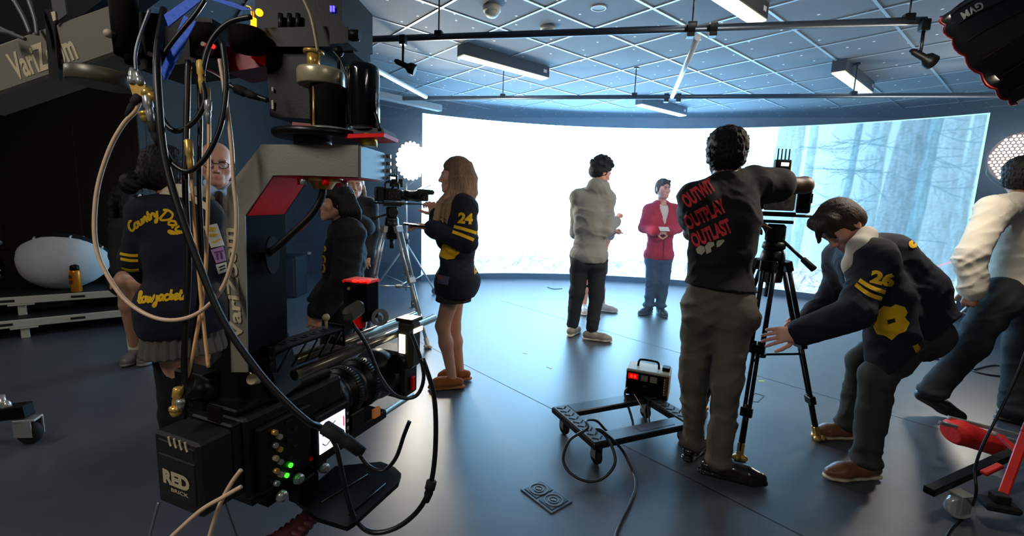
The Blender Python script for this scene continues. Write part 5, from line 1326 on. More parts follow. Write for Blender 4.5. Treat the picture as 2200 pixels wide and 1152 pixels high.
# left tripod and camera
g1 = Z(920, 748); g2, g3 = Vector((g1.x - .62, g1.y + .02, 0)), Vector((g1.x - .20, g1.y + .66, 0)); ap = Vector((g1.x - .30, g1.y + .22, 0)); yy = ap.y; ap = Y(842, 478, yy)
tl_ = tripod('silver tripod carrying the dark camera beside the round LED lamp', ap, [g1, g2, g3], m_silver, foot_m=m_white, r=.012)
fluid_head(tl_, ap + UP * .0, (.9, .42, 0), m_dark, Y(800, 470, yy - .1))
cc = ap + UP * .25
tc_, PP = cine_camera('dark cinema camera with blue cable on the silver tripod', cc, (.85, .5, 0), m_black, m_dark, antenna=Y(845, 384, yy))
b = MB(); b.tube([Y(833, 392, yy), Y(824, 398, yy - .03), Y(818, 420, yy - .04), Y(812, 436, yy)], .006, 8); b.build('blue_cable', mat('cable_blue', (.12, .45, .75), .4), tc_, 'bright blue cable')
b = MB(); b.cyl(cc + UP * .05, Y(845, 392, yy), .009, n=8); b.build('transmitter_post', m_dark, tc_)
S = SDF(); p = Y(915, 413, yy - .05); S.cap(p - Vector((.055, 0, 0)), p + Vector((.055, 0, 0)), .026, .022, (.16, .17, .13), .01); S.disp.append(fuzz(.005, 260, 8)); o = obj_sdf(S, 'microphone', mat('mic_fur', (.15, .16, .12), .95, attr=True), tc_, .006); 
b = MB(); b.tube([p, Y(895, 430, yy), cc + UP * .02], .006, 6); b.build('mic_arm', m_dark, tc_)

# ---- loudspeaker and wall socket
c = Y(619, 588, 6.0); c.z = .27; B = basis(E1 * -.2 + E2)
t = thing('loudspeaker', 'black floor loudspeaker seen through the grey bracket', 'speaker', (c.x, c.y, 0))
b = MB(); b.box((c.x, c.y, .275), (.36, .34, .55), B, bev=.015); b.build('cabinet', m_black, t)
b = MB(); b.box(Vector((c.x, c.y, .275)) - B @ Vector((0, .175, 0)), (.32, .012, .50), B); b.build('grille', mat('speaker_grille', (.05, .053, .06), .7, kind='voronoi', scale=160, bump=.6), t)
b = MB(); b.box(Vector((c.x, c.y, .085)) - B @ Vector((0, .184, 0)), (.03, .003, .016), B, bev=0); b.build('badge', m_silver, t)
wp = RM(CS, 0) ; r_ = ray(661, 548); k_ = (CS) / (r_[0] * E1.x + r_[1] * E1.y); p = Vector(CAMP + r_ * k_)
t = thing('wall_socket', 'small wall socket with a white plug and hanging black lead', 'socket', p); Bw = basis(-E1)
b = MB(); b.box(p + E1 * .008, (.08, .012, .12), Bw); b.build('plate', m_dark, t); b = MB(); b.box(p + E1 * .03 + UP * .03, (.05, .04, .04), Bw); b.build('plug', m_white, t)
b = MB(); b.tube([p + E1 * .05 + UP * .02, p + E1 * .07 - UP * .15, p + E1 * .05 - UP * .35, Vector((p.x, p.y, .01)) + E1 * .12], .006, 6); b.build('lead', m_cable, t)
# the black masking flat beside the video wall
b = MB(); p0, p1 = RM(-2.93, 7.02), RM(-3.20, 6.98); b.prism([p0, p1, p1 + E2 * .04, p0 + E2 * .04], UP * 2.4); tag(b.build('masking_flat', mat('masking_black', (.06, .07, .09), .8)), 'narrow black masking flat at the left edge of the video wall', 'panel')

# ---- two-step riser
def step(y0a, z, dep, legs):
    pa, pb = y0a; d = (pb - pa).normalized(); nrm = Vector((-d.y, d.x, 0)); nrm = nrm if nrm.y > 0 else -nrm
    return pa, pb, d, nrm
t = thing('stage_riser', 'low two-step stage riser with bare metal edges along the dark alcove', 'riser', Z(100, 700, 0))
for z, qa, qb, dep, back in ((.17, (0, 691), (271, 665), .45, 0), (.34, (0, 640), (272, 622), .62, 0)):
    pa, pb = Z(*qa, z), Z(*qb, z); d = (pb - pa).normalized(); nrm = Vector((-d.y, d.x, 0)); pa = pa - d * 1.3; pb = pb + d * .75
    if z == .17: fr_ = (pa, d, nrm)
    b = MB(); mid = (pa + pb) / 2; L = (pb - pa).length; BB = basis(nrm)
    b.box(mid + nrm * dep / 2 - UP * .012, (L, dep - .01, .022), BB, bev=.003); b.build('deck', mat('deck_black', (.05, .052, .055), .6), t)
    b = MB(); b.box(mid - UP * .034, (L, .03, .066), BB, bev=.004); o = b.build('edge_rail', m_alu, t)
    b = MB(); k = .22 if z < .2 else .3
    for q in (.28, .46, .62): b = MB(); b.box(pa + d * L * q - UP * .034 - nrm * .016, (.10, .004, .022), BB, bev=.001); b.build('slot', m_rubber, o)
    for q in (.03, .5 if z < .2 else .49, .97):
        b = MB(); pz = pa + d * L * q + nrm * .012; b.box((pz.x, pz.y, (z - .067) / 2), (.055, .03, z - .068), BB, bev=.003); b.box(Vector((pz.x, pz.y, z - .074)) - nrm * .01, (.17, .05, .012), BB); b.build('leg', m_alu, t)
# ---- white lantern softboxes lying on the riser
m_fab = mat('diffusion_fabric', (.80, .80, .80), .8, bump=.2, scale=18, vary=.08)
def lantern(label, c, ax, rw, rh, up):
    c = Vector(c); ax = Vector(ax).normalized(); up = Vector(up).normalized(); sd = ax.cross(up).normalized(); t = thing('lantern_softbox', label, 'softbox', (c.x, c.y, c.z - rh), 'lantern softboxes on the riser')
    b = MB(); n, m_ = 32, 10; vs = []
    for k in range(m_ + 1):
        a = pi / 2 * k / m_
        for i in range(n):
            q = 2 * pi * i / n; rb_ = 1 + .012 * cos(8 * q); vs.append(c + (ax * cos(q) * rw + sd * sin(q) * rw * .8) * cos(a) * rb_ - up * rh * sin(a))
    fs = [(k * n + i, k * n + (i + 1) % n, (k + 1) * n + (i + 1) % n, (k + 1) * n + i) for k in range(m_) for i in range(n)]
    b.add(vs, [f[::-1] for f in fs], 0, True); b.build('diffuser', m_fab, t)
    b = MB(); vs = []
    for k in range(6):
        a = pi / 2 * k / 5
        for i in range(n): q = 2 * pi * i / n; vs.append(c + (ax * cos(q) * rw + sd * sin(q) * rw * .8) * cos(a) * .995 + up * rh * .55 * sin(a))
    b.add(vs, [(k * n + i, k * n + (i + 1) % n, (k + 1) * n + (i + 1) % n, (k + 1) * n + i) for k in range(5) for i in range(n)], 0, True); b.build('back_fabric', mat('softbox_black', (.035, .035, .04), .7), t)
    for i in range(8): b = MB(); q = 2 * pi * i / 8 + .2; p = c + ax * cos(q) * rw + sd * sin(q) * rw * .8; b.cyl(p - up * .01, p + up * .025, .008, n=8); b.build('rod_tip', m_white, t)
    b = MB(); h = c + up * rh * .55; b.cyl(h - up * .02, h + up * .03, .06, n=20); b.box(h + up * .09 + ax * .0, (.16, .03, .03), Matrix((ax, sd, up)).transposed()); b.tube([h + up * .03, h + up * .06 - ax * .03, h + up * .09], .008, 6); b.build('speed_ring', m_silver, t)
c = Y(140, 548, 4.45); c.z = .34 + .30; lantern('white lantern softbox lying behind the orange bottle', c, Vector((.9, .15, .16)), .37, .31, (-.22, .72, .66))
c = Y(-75, 545, 4.2); c.z = .34 + .32; lantern('white lantern softbox cut off by the left picture edge', c, Vector((.8, .1, -.5)), .32, .28, (.3, .7, .6))
# ---- orange bottle
p = Z(165, 627, .345); t = thing('water_bottle', 'orange metal water bottle with black lid on the riser', 'bottle', p)
b = MB(); b.lathe(p, UP, [(.035, 0), (.042, .008), (.042, .19), (.038, .205), (.032, .21)], 24); b.build('flask', mat('bottle_orange', (.82, .47, .08), .3, metal=.3), t)
b = MB(); b.lathe(p + UP * .21, UP, [(.034, 0), (.036, .01), (.034, .045), (.016, .055), (.014, .075), (.008, .08)], 20); b.build('lid', m_black, t)
b = MB(); 
for q in range(2): b.box(p + Vector((.003, -.0415, .10 + .05 * q)), (.04, .004, .03), rotz(.5)); 
o = b.build('print', mat('print_dark', (.25, .15, .05), .5), t)

# ---- furniture dolly and fog machine
ZD = .15
A_, B_, C_ = Z(1189, 874, ZD), Z(1277, 955, ZD), Z(1506, 906, ZD)
ux = (C_ - B_); Lx = ux.length; ux.normalize(); uy = A_ - B_; Ly = uy.length; uy = (uy - ux * uy.dot(ux)).normalized()
t = thing('furniture_dolly', 'black four-wheeled dolly with grip-pad end boards', 'dolly', B_ + ux * Lx / 2 + uy * Ly / 2 - UP * ZD); DB = Matrix((ux, uy, UP)).transposed(); D = lambda a, b_, z=0: B_ + ux * a + uy * b_ + UP * z
m_dol = mat('dolly_black', (.10, .10, .105), .35); bw = .10
for nm, ca, sa in (('end_board', (bw / 2, Ly / 2), (bw, Ly)), ('end_board', (Lx - bw / 2, Ly / 2), (bw, Ly)), ('side_board', (Lx / 2, bw / 2), (Lx - 2 * bw, bw)), ('side_board', (Lx / 2, Ly - bw / 2), (Lx - 2 * bw, bw))):
    b = MB(); b.box(D(*ca, -.018), (*sa, .036), DB, bev=.005); o = b.build(nm, m_dol, t)
    if nm == 'end_board':
        b = MB(); b.box(D(*ca, .002), (bw - .012, Ly - .02, .004), DB, bev=.001); pad = b.build('grip_pad', mat('pad_grey', (.30, .33, .36), .5), o); b = MB()
        for k in range(9):
            for s_ in (-1, 1): b.box(D(ca[0] + s_ * .018, .04 + (Ly - .08) * k / 8, .005), (.036, .007, .004), DB @ Matrix.Rotation(s_ * .7, 3, 'Z'), bev=.001)
        b.build('tread', m_rubber, o)
for a, c_ in ((.06, .06), (Lx - .06, .06), (.06, Ly - .06), (Lx - .06, Ly - .06)):
    b = MB(); q = D(a, c_, -.036); b.box(q - UP * .006, (.06, .06, .012), DB); b.box(q - UP * .04 + ux * .022, (.004, .04, .07), DB); b.box(q - UP * .04 - ux * .022, (.004, .04, .07), DB); o = b.build('caster', m_silver, t)
    b = MB(); w_ = Vector((q.x, q.y, .042)); b.cyl(w_ - ux * .014, w_ + ux * .014, .042, n=24, bev=.006); b.build('wheel', m_rubber, o)
b = MB(); b.box(D(Lx * .6, bw * .5, .0008), (.24, .05, .0012), DB, bev=0); b.build('stain', mat('stain_purple', (.17, .12, .17), .4), t)
# fog machine
q0, q1 = Z(1342, 846, ZD + .003), Z(1434, 864, ZD + .003); fx = (q1 - q0); fl = fx.length; fx.normalize(); fy = Vector((-fx.y, fx.x, 0)); fh = .172; fdp = .17; FB = Matrix((fx, fy, UP)).transposed()
t = thing('fog_machine', 'black and silver fog machine with red digits standing on the dolly', 'fog machine', q0 + fx * fl / 2 + fy * fdp / 2); G = lambda a, b_, z: q0 + fx * a + fy * b_ + UP * z
b = MB(); b.box(G(fl / 2, fdp / 2, fh / 2), (fl, fdp, fh), FB, bev=.006); b.build('case', m_alu, t)
b = MB(); b.box(G(fl / 2, -.003, fh / 2 - .003), (fl - .01, .008, fh - .022), FB, bev=.002); fr = b.build('front_panel', m_black, t)
b = MB(); 
for k in range(2): b.box(G(.035 + .022 * k, -.0085, fh - .042), (.013, .002, .018), FB, bev=0)
b.build('red_digits', m_redled, fr)
b = MB(); b.box(G(.045, -.0078, fh - .042), (.06, .002, .036), FB, bev=0); b.build('display', mat('display_red', (.3, .02, .02), .3, emit=.5, ecol=(1, .05, .04)), fr)
for k in range(2): b = MB(); b.box(G(.115 + .055 * k, -.0085, fh - .045), (.042, .003, .038), FB, bev=.001); b.build('rating_plate', mat('plate_cream', (.6, .57, .5), .5), fr)
b = MB(); b.lathe(G(.125, -.006, .062), -fy, [(.026, 0), (.024, .012), (.016, .014)], 24); b.build('knob', m_blackm, fr)
b = MB(); b.box(G(.245, -.0085, fh / 2 + .01), (.020, .003, .115), FB, bev=.001); lv = b.build('level_window', mat('window_amber', (.35, .28, .2), .3), fr)
b = MB()
for k in range(7): b.box(G(.236, -.011, .045 + .016 * k), (.006, .003, .008), FB, bev=0)
b.build('level_marks', m_white, lv)
b = MB(); b.tube([G(.06, fdp * .5, fh), G(.065, fdp * .5, fh + .035), G(.085, fdp * .5, fh + .046), G(.165, fdp * .5, fh + .046), G(.185, fdp * .5, fh + .035), G(.19, fdp * .5, fh)], .007, 8); b.build('handle', m_black, t)
b = MB(); b.box(G(.235, fdp * .5, fh + .012), (.045, .06, .024), FB); b.build('filler_cap', m_black, t)
for a_ in (.03, fl - .03):
    for c_ in (.03, fdp - .03): b = MB(); b.cyl(G(a_, c_, -.003), G(a_, c_, .002), .012, n=10); b.build('foot', m_rubber, t)
# fog machine's lead: over the dolly, a standing loop, then along the floor
z0 = .012
b = MB(); q = G(.03, .0, .03)
pts = [G(.02, -.012, .05), G(.01, -.05, .01), D(Lx * .62, Ly * .55, -.09), D(Lx * .5, Ly * .45, -.11), D(Lx * .3, Ly * .38, -.06), D(.12, .16, .03), D(.03, .13, .06)]
lp = D(.02, .10, 0); 
loop = [W(*a) for a in ()]
yl = Z(1275, 1000).y - .10
ring_ = [(1262, 921), (1225, 945), (1210, 985), (1224, 1015), (1260, 1034), (1295, 1028), (1320, 1000), (1318, 968), (1300, 936), (1282, 922)]
yt, yb_ = 2.24, Z(1260, 1034, .012).y
pts += [Y(px, py, yt + (yb_ - yt) * (py - 921) / (1034 - 921) - .004 * i) for i, (px, py) in enumerate(ring_)]
pts += [Y(1296, 928, 2.16), Y(1335, 965, Z(1335, 965, .09).y), Z(1358, 1010, z0), Z(1366, 1045, z0), Z(1352, 1085, z0), Z(1334, 1120, z0), Z(1322, 1152, z0), Z(1300, 1230, z0)]
b.tube(pts, .0075, 8); tag(b.build('power_cable', mat('cable_grey', (.16, .17, .18), .4)), 'grey power cable looping up from the dolly and across the floor', 'cable')
b = MB(); b.tube([G(.05, -.012, .03), D(Lx * .66, Ly * .42, .0), D(Lx * .62, Ly * .3, -.10), D(Lx * .75, Ly * .45, -.12), D(Lx * .82, Ly * .66, .01), G(.2, -.02, .02)], .005, 6)
tag(b.build('signal_cable', m_cable), 'thin black lead dangling from the fog machine into the dolly opening', 'cable')

# ---- floor box, tape marks, floor cables
p = [Z(1115, 1047, .003), Z(1165, 1035, .003), Z(1231, 1078, .003), Z(1184, 1105, .003)]; c = sum(p, Vector()) / 4; t = thing('floor_box', 'flush rectangular floor box with two round lids', 'floor box', (c.x, c.y, 0))
ua = ((p[3] - p[0]) + (p[2] - p[1])); La = ua.length / 2; ua.normalize(); ub = Vector((-ua.y, ua.x, 0)); Lb = ((p[1] - p[0]).length + (p[2] - p[3]).length) / 2; FB2 = Matrix((ua, ub, UP)).transposed(); c.z = 0
b = MB(); b.box(c + UP * .003, (La, Lb, .006), FB2, bev=.002); b.build('frame', mat('floorbox_metal', (.36, .40, .44), .35, metal=.4), t)
for k in (-1, 1):
    q = c + ua * k * La * .235 + UP * .007; b = MB(); b.box(q, (La * .40, Lb * .80, .004), FB2, bev=.001); o = b.build('lid', mat('floorbox_lid', (.20, .22, .25), .45), t)
    b = MB()
    b.ring(q + UP * .003, UP, Lb * .33, Lb * .29, .003); b.ring(q + UP * .003, UP, Lb * .18, Lb * .14, .003); b.box(q + UP * .003, (Lb * .2, .012, .003), FB2 @ Matrix.Rotation(.6, 3, 'Z'), bev=0); b.build('lid_ring', mat('floorbox_line', (.46, .50, .54), .4), o)
p = [Z(1605, 862), Z(1622, 845), Z(1642, 851), Z(1628, 864)]; b = MB()
for i in range(4):
    a_, c_ = p[i], p[(i + 1) % 4]; d = c_ - a_; b.box((a_ + c_) / 2 + UP * .001, (d.length, .008, .002), Matrix((d.normalized(), UP.cross(d.normalized()), UP)).transposed(), bev=0)
tag(b.build('floor_hatch_frame', m_dark), 'small square hatch outline in the floor under the tall tripod', 'hatch')
m_tape = mat('tape_yellow', (.80, .86, .45), .6)
for i, (px, py, a, lab) in enumerate(((1128, 759, -.5, 'farther of two yellow tape marks on open floor'), (1180, 790, -.9, 'nearer of two yellow tape marks on open floor'), (1636, 819, .1, 'yellow tape mark beside the black-shirted man\'s trousers'), (1721, 666, .3, 'far yellow tape mark before the video wall'))):
    p = Z(px, py, .001); b = MB(); b.box(p, (.05, .018, .0015), rotz(a), bev=0); tag(b.build('tape_mark', m_tape), lab, 'tape', 'yellow tape marks')
b = MB(); b.tube([Z(1176, 617, .006), Z(1190, 621, .006), Z(1208, 620, .006)], .006, 6); tag(b.build('floor_cable', m_cable), 'short dark cable end on the floor at the video wall', 'cable')
b = MB(); b.tube([Z(1960, 770, .008), Z(2010, 762, .008), Z(2050, 757, .008), Z(2080, 768, .008), Z(2040, 775, .008), Z(1990, 765, .008), Z(2030, 750, .008), Z(2120, 745, .008)], .008, 6); tag(b.build('floor_cable', m_cable), 'tangled black cable on the floor behind the bending man', 'cable')
b = MB(); b.tube([Z(2090, 795, .008), Z(2140, 785, .008), Z(2190, 800, .008), Z(2150, 808, .008), Z(2100, 800, .008), Z(2080, 790, .008)], .008, 6); tag(b.build('floor_cable', m_cable), 'loop of black cable on the floor by the striding man\'s feet', 'cable')
S = SDF(); p = Z(1474, 684, 0); S.cap(p + Vector((-.0, 0, .03)), p + Vector((.12, .02, .035)), .035, .045, (.13, .14, .16), .02); S.clip((0, 0, .001), (0, 0, -1)); tag(obj_sdf(S, 'shoe', M_LEATHER, None, .006), 'toe of a dark shoe poking out behind the khaki trousers', 'shoe')
# left wheel of the crane's base
p = Z(58, 952); t = thing('crane_base_foot', 'black crane-base arm with a chrome caster at the left picture edge', 'caster', p)
b = MB(); q = Y(62, 880, p.y); q2 = Y(-140, 905, p.y - .05); d = (q - q2).normalized(); b.box((q + q2) / 2, (.07, (q - q2).length, .07), basis(d)); b.build('arm', m_black, t)
b = MB(); w_ = Vector((p.x + .02, p.y, .062)); b.box(w_ + UP * .075, (.09, .07, .012), rotz(.3)); b.box(w_ + Vector((.0, -.032, .03)), (.085, .005, .09), rotz(.1)); b.box(w_ + Vector((0, .032, .03)), (.085, .005, .09), rotz(.1)); b.build('fork', m_silver, t)
b = MB(); b.cyl(w_ - Vector((0, .022, 0)), w_ + Vector((0, .022, 0)), .062, n=28, bev=.01); b.build('wheel', m_rubber, t)
b = MB(); b.ball(Y(14, 874, p.y - .02), (.022, .022, .035)); b.cyl(Y(10, 890, p.y - .02), Y(0, 850, p.y - .02), .018, n=12); b.build('brake', m_silver, t)

# ---- red folding trolley at the right
m_red = mat('trolley_red', (.80, .13, .10), .4); m_bagred = mat('bag_red', (.82, .10, .10), .7, bump=.3, scale=60)
yb = Z(2056, 1112).y; t = thing('folding_trolley', 'red and black folding trolley with a chrome caster at the lower right', 'trolley', Z(2056, 1112))
def barY(pts, sz, name, m, lab=None):
    a_, c_ = pts; d = (c_ - a_).normalized(); b = MB(); b.box((a_ + c_) / 2, (sz[0], (c_ - a_).length, sz[1]), basis(d), bev=.004); o = b.build(name, m, t)
    if lab: o['label'] = lab
    return o
barY((Y(1995, 1056, yb), Y(2140, 990, yb + .22)), (.045, .035), 'frame_bar', m_black)
barY((Y(2140, 990, yb + .22), Y(2330, 905, yb + .5)), (.045, .035), 'frame_bar', m_black)
barY((Y(2150, 1078, yb - .02), Y(2204, 930, yb + .1)), (.035, .02), 'strut', m_red, 'red strut'); barY((Y(2204, 930, yb + .1), Y(2260, 790, yb + .15)), (.035, .02), 'strut', m_red, 'red strut')
barY((Y(2146, 935, yb + .24), Y(2190, 975, yb + .12)), (.03, .02), 'strut', m_red, 'red strut'); barY((Y(2112, 1018, yb + .1), Y(2150, 1000, yb + .12)), (.03, .02), 'bracket', m_red)
barY((Y(2018, 908, yb + .42), Y(2240, 962, yb + .42)), (.02, .02), 'tube', m_silver); barY((Y(2036, 897, yb + .48), Y(2240, 948, yb + .48)), (.02, .02), 'tube', m_silver)
b = MB(); q = Y(2145, 1085, yb - .02); b.box(q, (.13, .09, .035), rotz(-.3), bev=.01); b.box(q + Vector((0, 0, .03)), (.06, .05, .05), rotz(-.3)); b.build('end_foot', m_rubber, t)
w_ = Vector((Z(2056, 1112).x, yb, .055)); b = MB(); b.box(w_ + UP * .062, (.07, .06, .01), rotz(.2)); b.box(w_ + Vector((.0, -.03, .025)), (.06, .005, .085), rotz(.2)); b.box(w_ + Vector((.0, .03, .025)), (.06, .005, .085), rotz(.2)); o = b.build('caster_fork', m_silver, t)
b = MB(); b.cyl(w_ - Vector((.004, .02, 0)), w_ + Vector((.004, .02, 0)), .055, n=24, bev=.008); b.build('caster_wheel', mat('wheel_clear', (.75, .75, .75), .2, metal=.3), o)
for r_k, (px, py) in enumerate(((2290, 1010),)):
    q = Y(px, py, yb + .5); b = MB(); b.cyl((q.x, q.y, .055) , (q.x + .03, q.y, .055), .055, n=20); b.box((q.x, q.y, .11), (.06, .05, .1)); b.build('rear_caster', m_rubber, t)
S = SDF(); a_, c_ = Y(2058, 928, yb + .45), Y(2136, 956, yb + .45); S.cap(a_, c_, .080, .066, (.82, .10, .10), .02, ((0, 0, 1), .85)); S.disp.append(folds(.008, 60, (.4, 0, 1), 5)); S.clip(a_ + Vector((-.045, 0, 0)), (-1, 0, -.2))
tag(obj_sdf(S, 'sandbag', m_bagred, None, .006), 'red sandbag lying across the red folding trolley', 'bag')
b = MB(); b.tube([Y(2215, 720, yb + .1), Y(2192, 790, yb + .05), Y(2150, 880, yb - .02), Y(2110, 960, yb - .04), Y(2095, 1010, yb - .05), Y(2097, 1060, yb - .08), Z(2080, 1105, .01), Z(2045, 1135, .01), Z(2020, 1180, .01)], .0055, 8)
tag(b.build('power_cable', m_cable), 'thin black cable running down in front of the red sandbag', 'cable')

# ---- black octagonal softbox at the upper right
hub = Y(2330, -120, 1.55); fc_ = Y(2090, 120, 1.75); ax = (fc_ - hub).normalized()
# ---- black octagonal softbox at the upper right
rc = W(2107, 125, 2.3); n_im = Vector(CX * -.46 - CU * .43 + CF * .86).normalized(); B = basis(n_im); rr = .285
t = thing('octagonal_softbox', 'black octagonal softbox with red piping at the upper right corner', 'softbox', rc)
hubc = rc - n_im * .42; b = MB(); NS = 64; vs = []
prof = ((0, 1.), (.10, .97), (.22, .80), (.33, .55), (.42, .25))
for d_, k in prof:
    for i in range(NS):
        a = 2 * pi * i / NS; sc_ = 1 - .022 * (1 - abs(cos(8 * a))) * (1.8 if d_ == 0 else 1); vs.append(rc - n_im * (d_ + (.012 * abs(cos(8 * a)) * -1 if d_ == 0 else 0)) + B @ Vector((cos(a), 0, sin(a))) * rr * k * sc_)
m_sbx = mat('softbox_cloth', (.035, .035, .042), .55, bump=.15, scale=30)
fs = [(k * NS + i, k * NS + (i + 1) % NS, (k + 1) * NS + (i + 1) % NS, (k + 1) * NS + i) for k in range(len(prof) - 1) for i in range(NS)]
b.add(vs, fs, 0, True); shell = b.build('shell', m_sbx, t)
b = MB(); b.tube([rc + n_im * .012 * abs(cos(8 * 2 * pi * i / NS)) + B @ Vector((cos(2 * pi * i / NS), 0, sin(2 * pi * i / NS))) * rr * (1 - .04 * (1 - abs(cos(8 * 2 * pi * i / NS)))) for i in range(NS)], .006, 6, closed=True, smooth=1); b.build('rim_piping', mat('piping_red', (.60, .10, .10), .6), t)
b = MB(); b.cyl(rc - n_im * .055, rc - n_im * .05, rr * .955, n=48); b.build('front_diffuser', mat('softbox_diffuser', (.95, .93, .88), .6, emit=5, ecol=(1, .90, .74)), t)
for i in range(16):
    a = 2 * pi * i / 16; b = MB(); P_ = lambda d_, k: rc - n_im * d_ + B @ Vector((cos(a), 0, sin(a))) * (rr * k + .004)
    b.tube([P_(.02, .96), P_(.10, .965), P_(.22, .80), P_(.33, .55), P_(.42, .26)], .0035, 5); b.build('seam_piping', mat('piping_dark', (.22, .07, .08), .6), t)
b = MB(); b.cyl(hubc, hubc - n_im * .30, .075, .085, n=24); b.box(hubc - n_im * .42, (.14, .22, .14), B); b.build('lamp_head', m_black, t)
b = MB(); b.tube([hubc - n_im * .25, hubc - n_im * .25 + Vector((.15, -.1, -.3)), hubc + Vector((.45, -.3, -1.2))], .02, 10); b.build('boom_tube', m_blackm, t)
decal('brand_lettering', shell, [px_text('GVM', 2108, 3, 52, 17, 210, .03)], m_white, label='white lettering on the softbox flap')
area('softbox_light', rc - n_im * .03, n_im, .42, .42, SOFT_W, (1, .90, .76), t)

# ============================================================ camera crane in the foreground
m_olive = mat('crane_grey', (.43, .415, .375), .45, bump=.05, scale=300)
m_letter = mat('lettering_beige', (.72, .66, .54), .5)
m_bdark = mat('bracket_dark', (.075, .07, .065), .7, spec=.03)
YV = Vector((.06, 1, 0)).normalized()
cr_ = thing('camera_crane', 'grey motorised camera crane with lettered boom and hanging L-bracket', 'camera crane', W(500, 560, 1.1))
# L bracket
D0 = 1.0
front = [(562, 310), (770, 312), (770, 381), (640, 377), (586, 377), (526, 464), (532, 800), (497, 800), (487, 405)]
e = .155
b = MB(); b.prism([W(x, y, D0) + YV * .004 for x, y in front], YV * e); b.build('bracket', m_bdark, cr_)
b = MB(); b.prism([W(x, y, D0) for x, y in front], YV * .004); fp = b.build('face_plate', m_olive, cr_, 'olive-grey face plate')
b = MB(); o0 = W(522, 727, D0) - YV * .0015; o1 = W(503, 489, D0) - YV * .0015; xd = (o1 - o0).normalized(); yd = (W(495, 727, D0) - W(522, 727, D0)); yd = (yd - xd * yd.dot(xd)).normalized()
text_on(b, 'VariZoom', o0, xd, yd, (o1 - o0).length, .0255, .03, .12, .0012); b.build('lettering', m_letter, fp, 'beige lettering running up the post')
def inset(p, q, off=.0012, name='red_panel', m=None, a0=.006, a1=None):
    P0, P1 = W(*p, D0), W(*q, D0); nn = (P1 - P0).cross(YV).normalized(); nn = nn if nn.dot(Vector(CAMP) - P0) > 0 else -nn; b = MB()
    b.prism([P0 + YV * a0 + nn * .0002, P1 + YV * a0 + nn * .0002, P1 + YV * (a1 or e - .004) + nn * .0002, P0 + YV * (a1 or e - .004) + nn * .0002], nn * off); return b.build(name, m or m_redan, cr_, 'red anodised inside face')
inset((584, 378.5), (527, 463)); inset((768, 381.5), (642, 378)); inset((640, 377.5), (588, 377.5))
b = MB(); pa = W(770, 312, D0); b.prism([W(771, 313, D0) + YV * .002, W(771, 381, D0) + YV * .002, W(771, 381, D0) + YV * (e - .002), W(771, 313, D0) + YV * (e - .002)], Vector((.004, 0, 0))); b.build('end_cap', mat('cap_grey', (.27, .28, .31), .45), cr_)
# screws of the end cap
for k in range(4): b = MB(); q = W(775, 320 + 18 * k, D0) + YV * (e + .01); b.cyl(q, q + Vector((.012, 0, 0)), .005, n=8); b.build('screw', m_silver, cr_)
# oval cable hole and the thick cable that comes out of the beam
b = MB(); hx = W(531, 556, D0); q = hx + YV * (e * .5) + Vector((.008, 0, 0))
pts = [q + YV * (.028 * cos(a)) + UP * (.045 * sin(a)) for a in np.linspace(0, 2 * pi, 24, False)]; b.prism(pts, Vector((.004, 0, 0))); b.build('cable_hole', mat('hole_black', (.01, .01, .01), .9), cr_)
def cab(pts, r, d, name='cable', m=None, label=None, cat='cable', grp=None, parent=None, extra=None):
    """cable through picture points (x, y[, depth])"""
    b = MB(); b.tube([W(p[0], p[1], p[2] if len(p) > 2 else d) for p in pts], r, 8)
    o = b.build(name, m or m_cable, parent); 
    if not parent: tag(o, label, cat, grp)
    elif label: o['label'] = label
    return o
# under the beam: cable gland with red ring, thick cable curving to the hole
b = MB(); q = W(693, 384, 1.06); b.lathe(q + UP * .006, -UP, [(.045, 0), (.045, .012), (.03, .014), (.02, .03)], 24); b.build('cable_gland', m_brass, cr_)
for k in range(6): b = MB(); a = k * 1.05; p = q + Vector((cos(a) * .05, sin(a) * .05, -.002)); b.cyl(p, p - UP * .014, .008, n=10); b.build('gland_bolt', m_redan if k % 2 else m_silver, cr_)
cab([(693, 392, 1.06), (692, 420, 1.06), (672, 458, 1.06), (640, 490, 1.06), (598, 528, 1.06), (562, 556, 1.07)], .0085, 1.06, 'bracket_cable', None, None, parent=cr_)
cab([(672, 462, 1.075), (648, 488, 1.075), (640, 496, 1.075)], .006, 1.07, 'red_sleeve', m_redan, 'red sleeve', parent=cr_)
# rotary joint above the beam
def stack(px, d, rows, m, name, lab=None, n=32):
    """lathe stack about a vertical axis: rows of (y in px, radius in px)"""
    b = MB(); base = W(px, rows[0][0], d); pr = []
    s_ = d / FPX
    for y_, r_ in rows: pr.append((r_ * s_, (rows[0][0] - y_) * s_ * .985))
    b.lathe(base, UP, pr, n); return b.build(name, m, cr_, lab)
DA = 1.06
stack(672, DA, [(312, 38), (299, 38)], m_olive, 'pedestal')
stack(695, DA, [(301, 96), (298, 100), (289, 100), (286, 96)], m_blackm, 'turntable', 'black turntable ring')
stack(705, DA, [(287, 46), (283, 50), (279, 50), (276, 42)], m_silver, 'bearing_ring', 'chrome bearing ring')
stack(708, DA, [(278, 37), (276, 38), (196, 38), (190, 36)], m_bdark, 'slip_ring_body')
stack(690, DA - .01, [(186, 45), (183, 48), (158, 48), (152, 46)], mat('champagne_metal', (.80, .75, .62), .3, metal=.45), 'clamp_ring', 'pale metal clamp ring')
stack(674, DA - .02, [(153, 13), (115, 13)], m_brass, 'spindle', 'brass spindle'); stack(674, DA - .02, [(116, 21), (109, 21)], m_brass, 'spindle_cap', 'brass cap')
b = MB(); q0 = W(674, 186, DA - .045); b.cyl(q0, W(674, 276, DA - .045), .0028, n=8); b.build('brass_rod', m_brass, cr_); stack(672, DA - .04, [(283, 24), (276, 24), (273, 18)], m_brass, 'brass_foot')
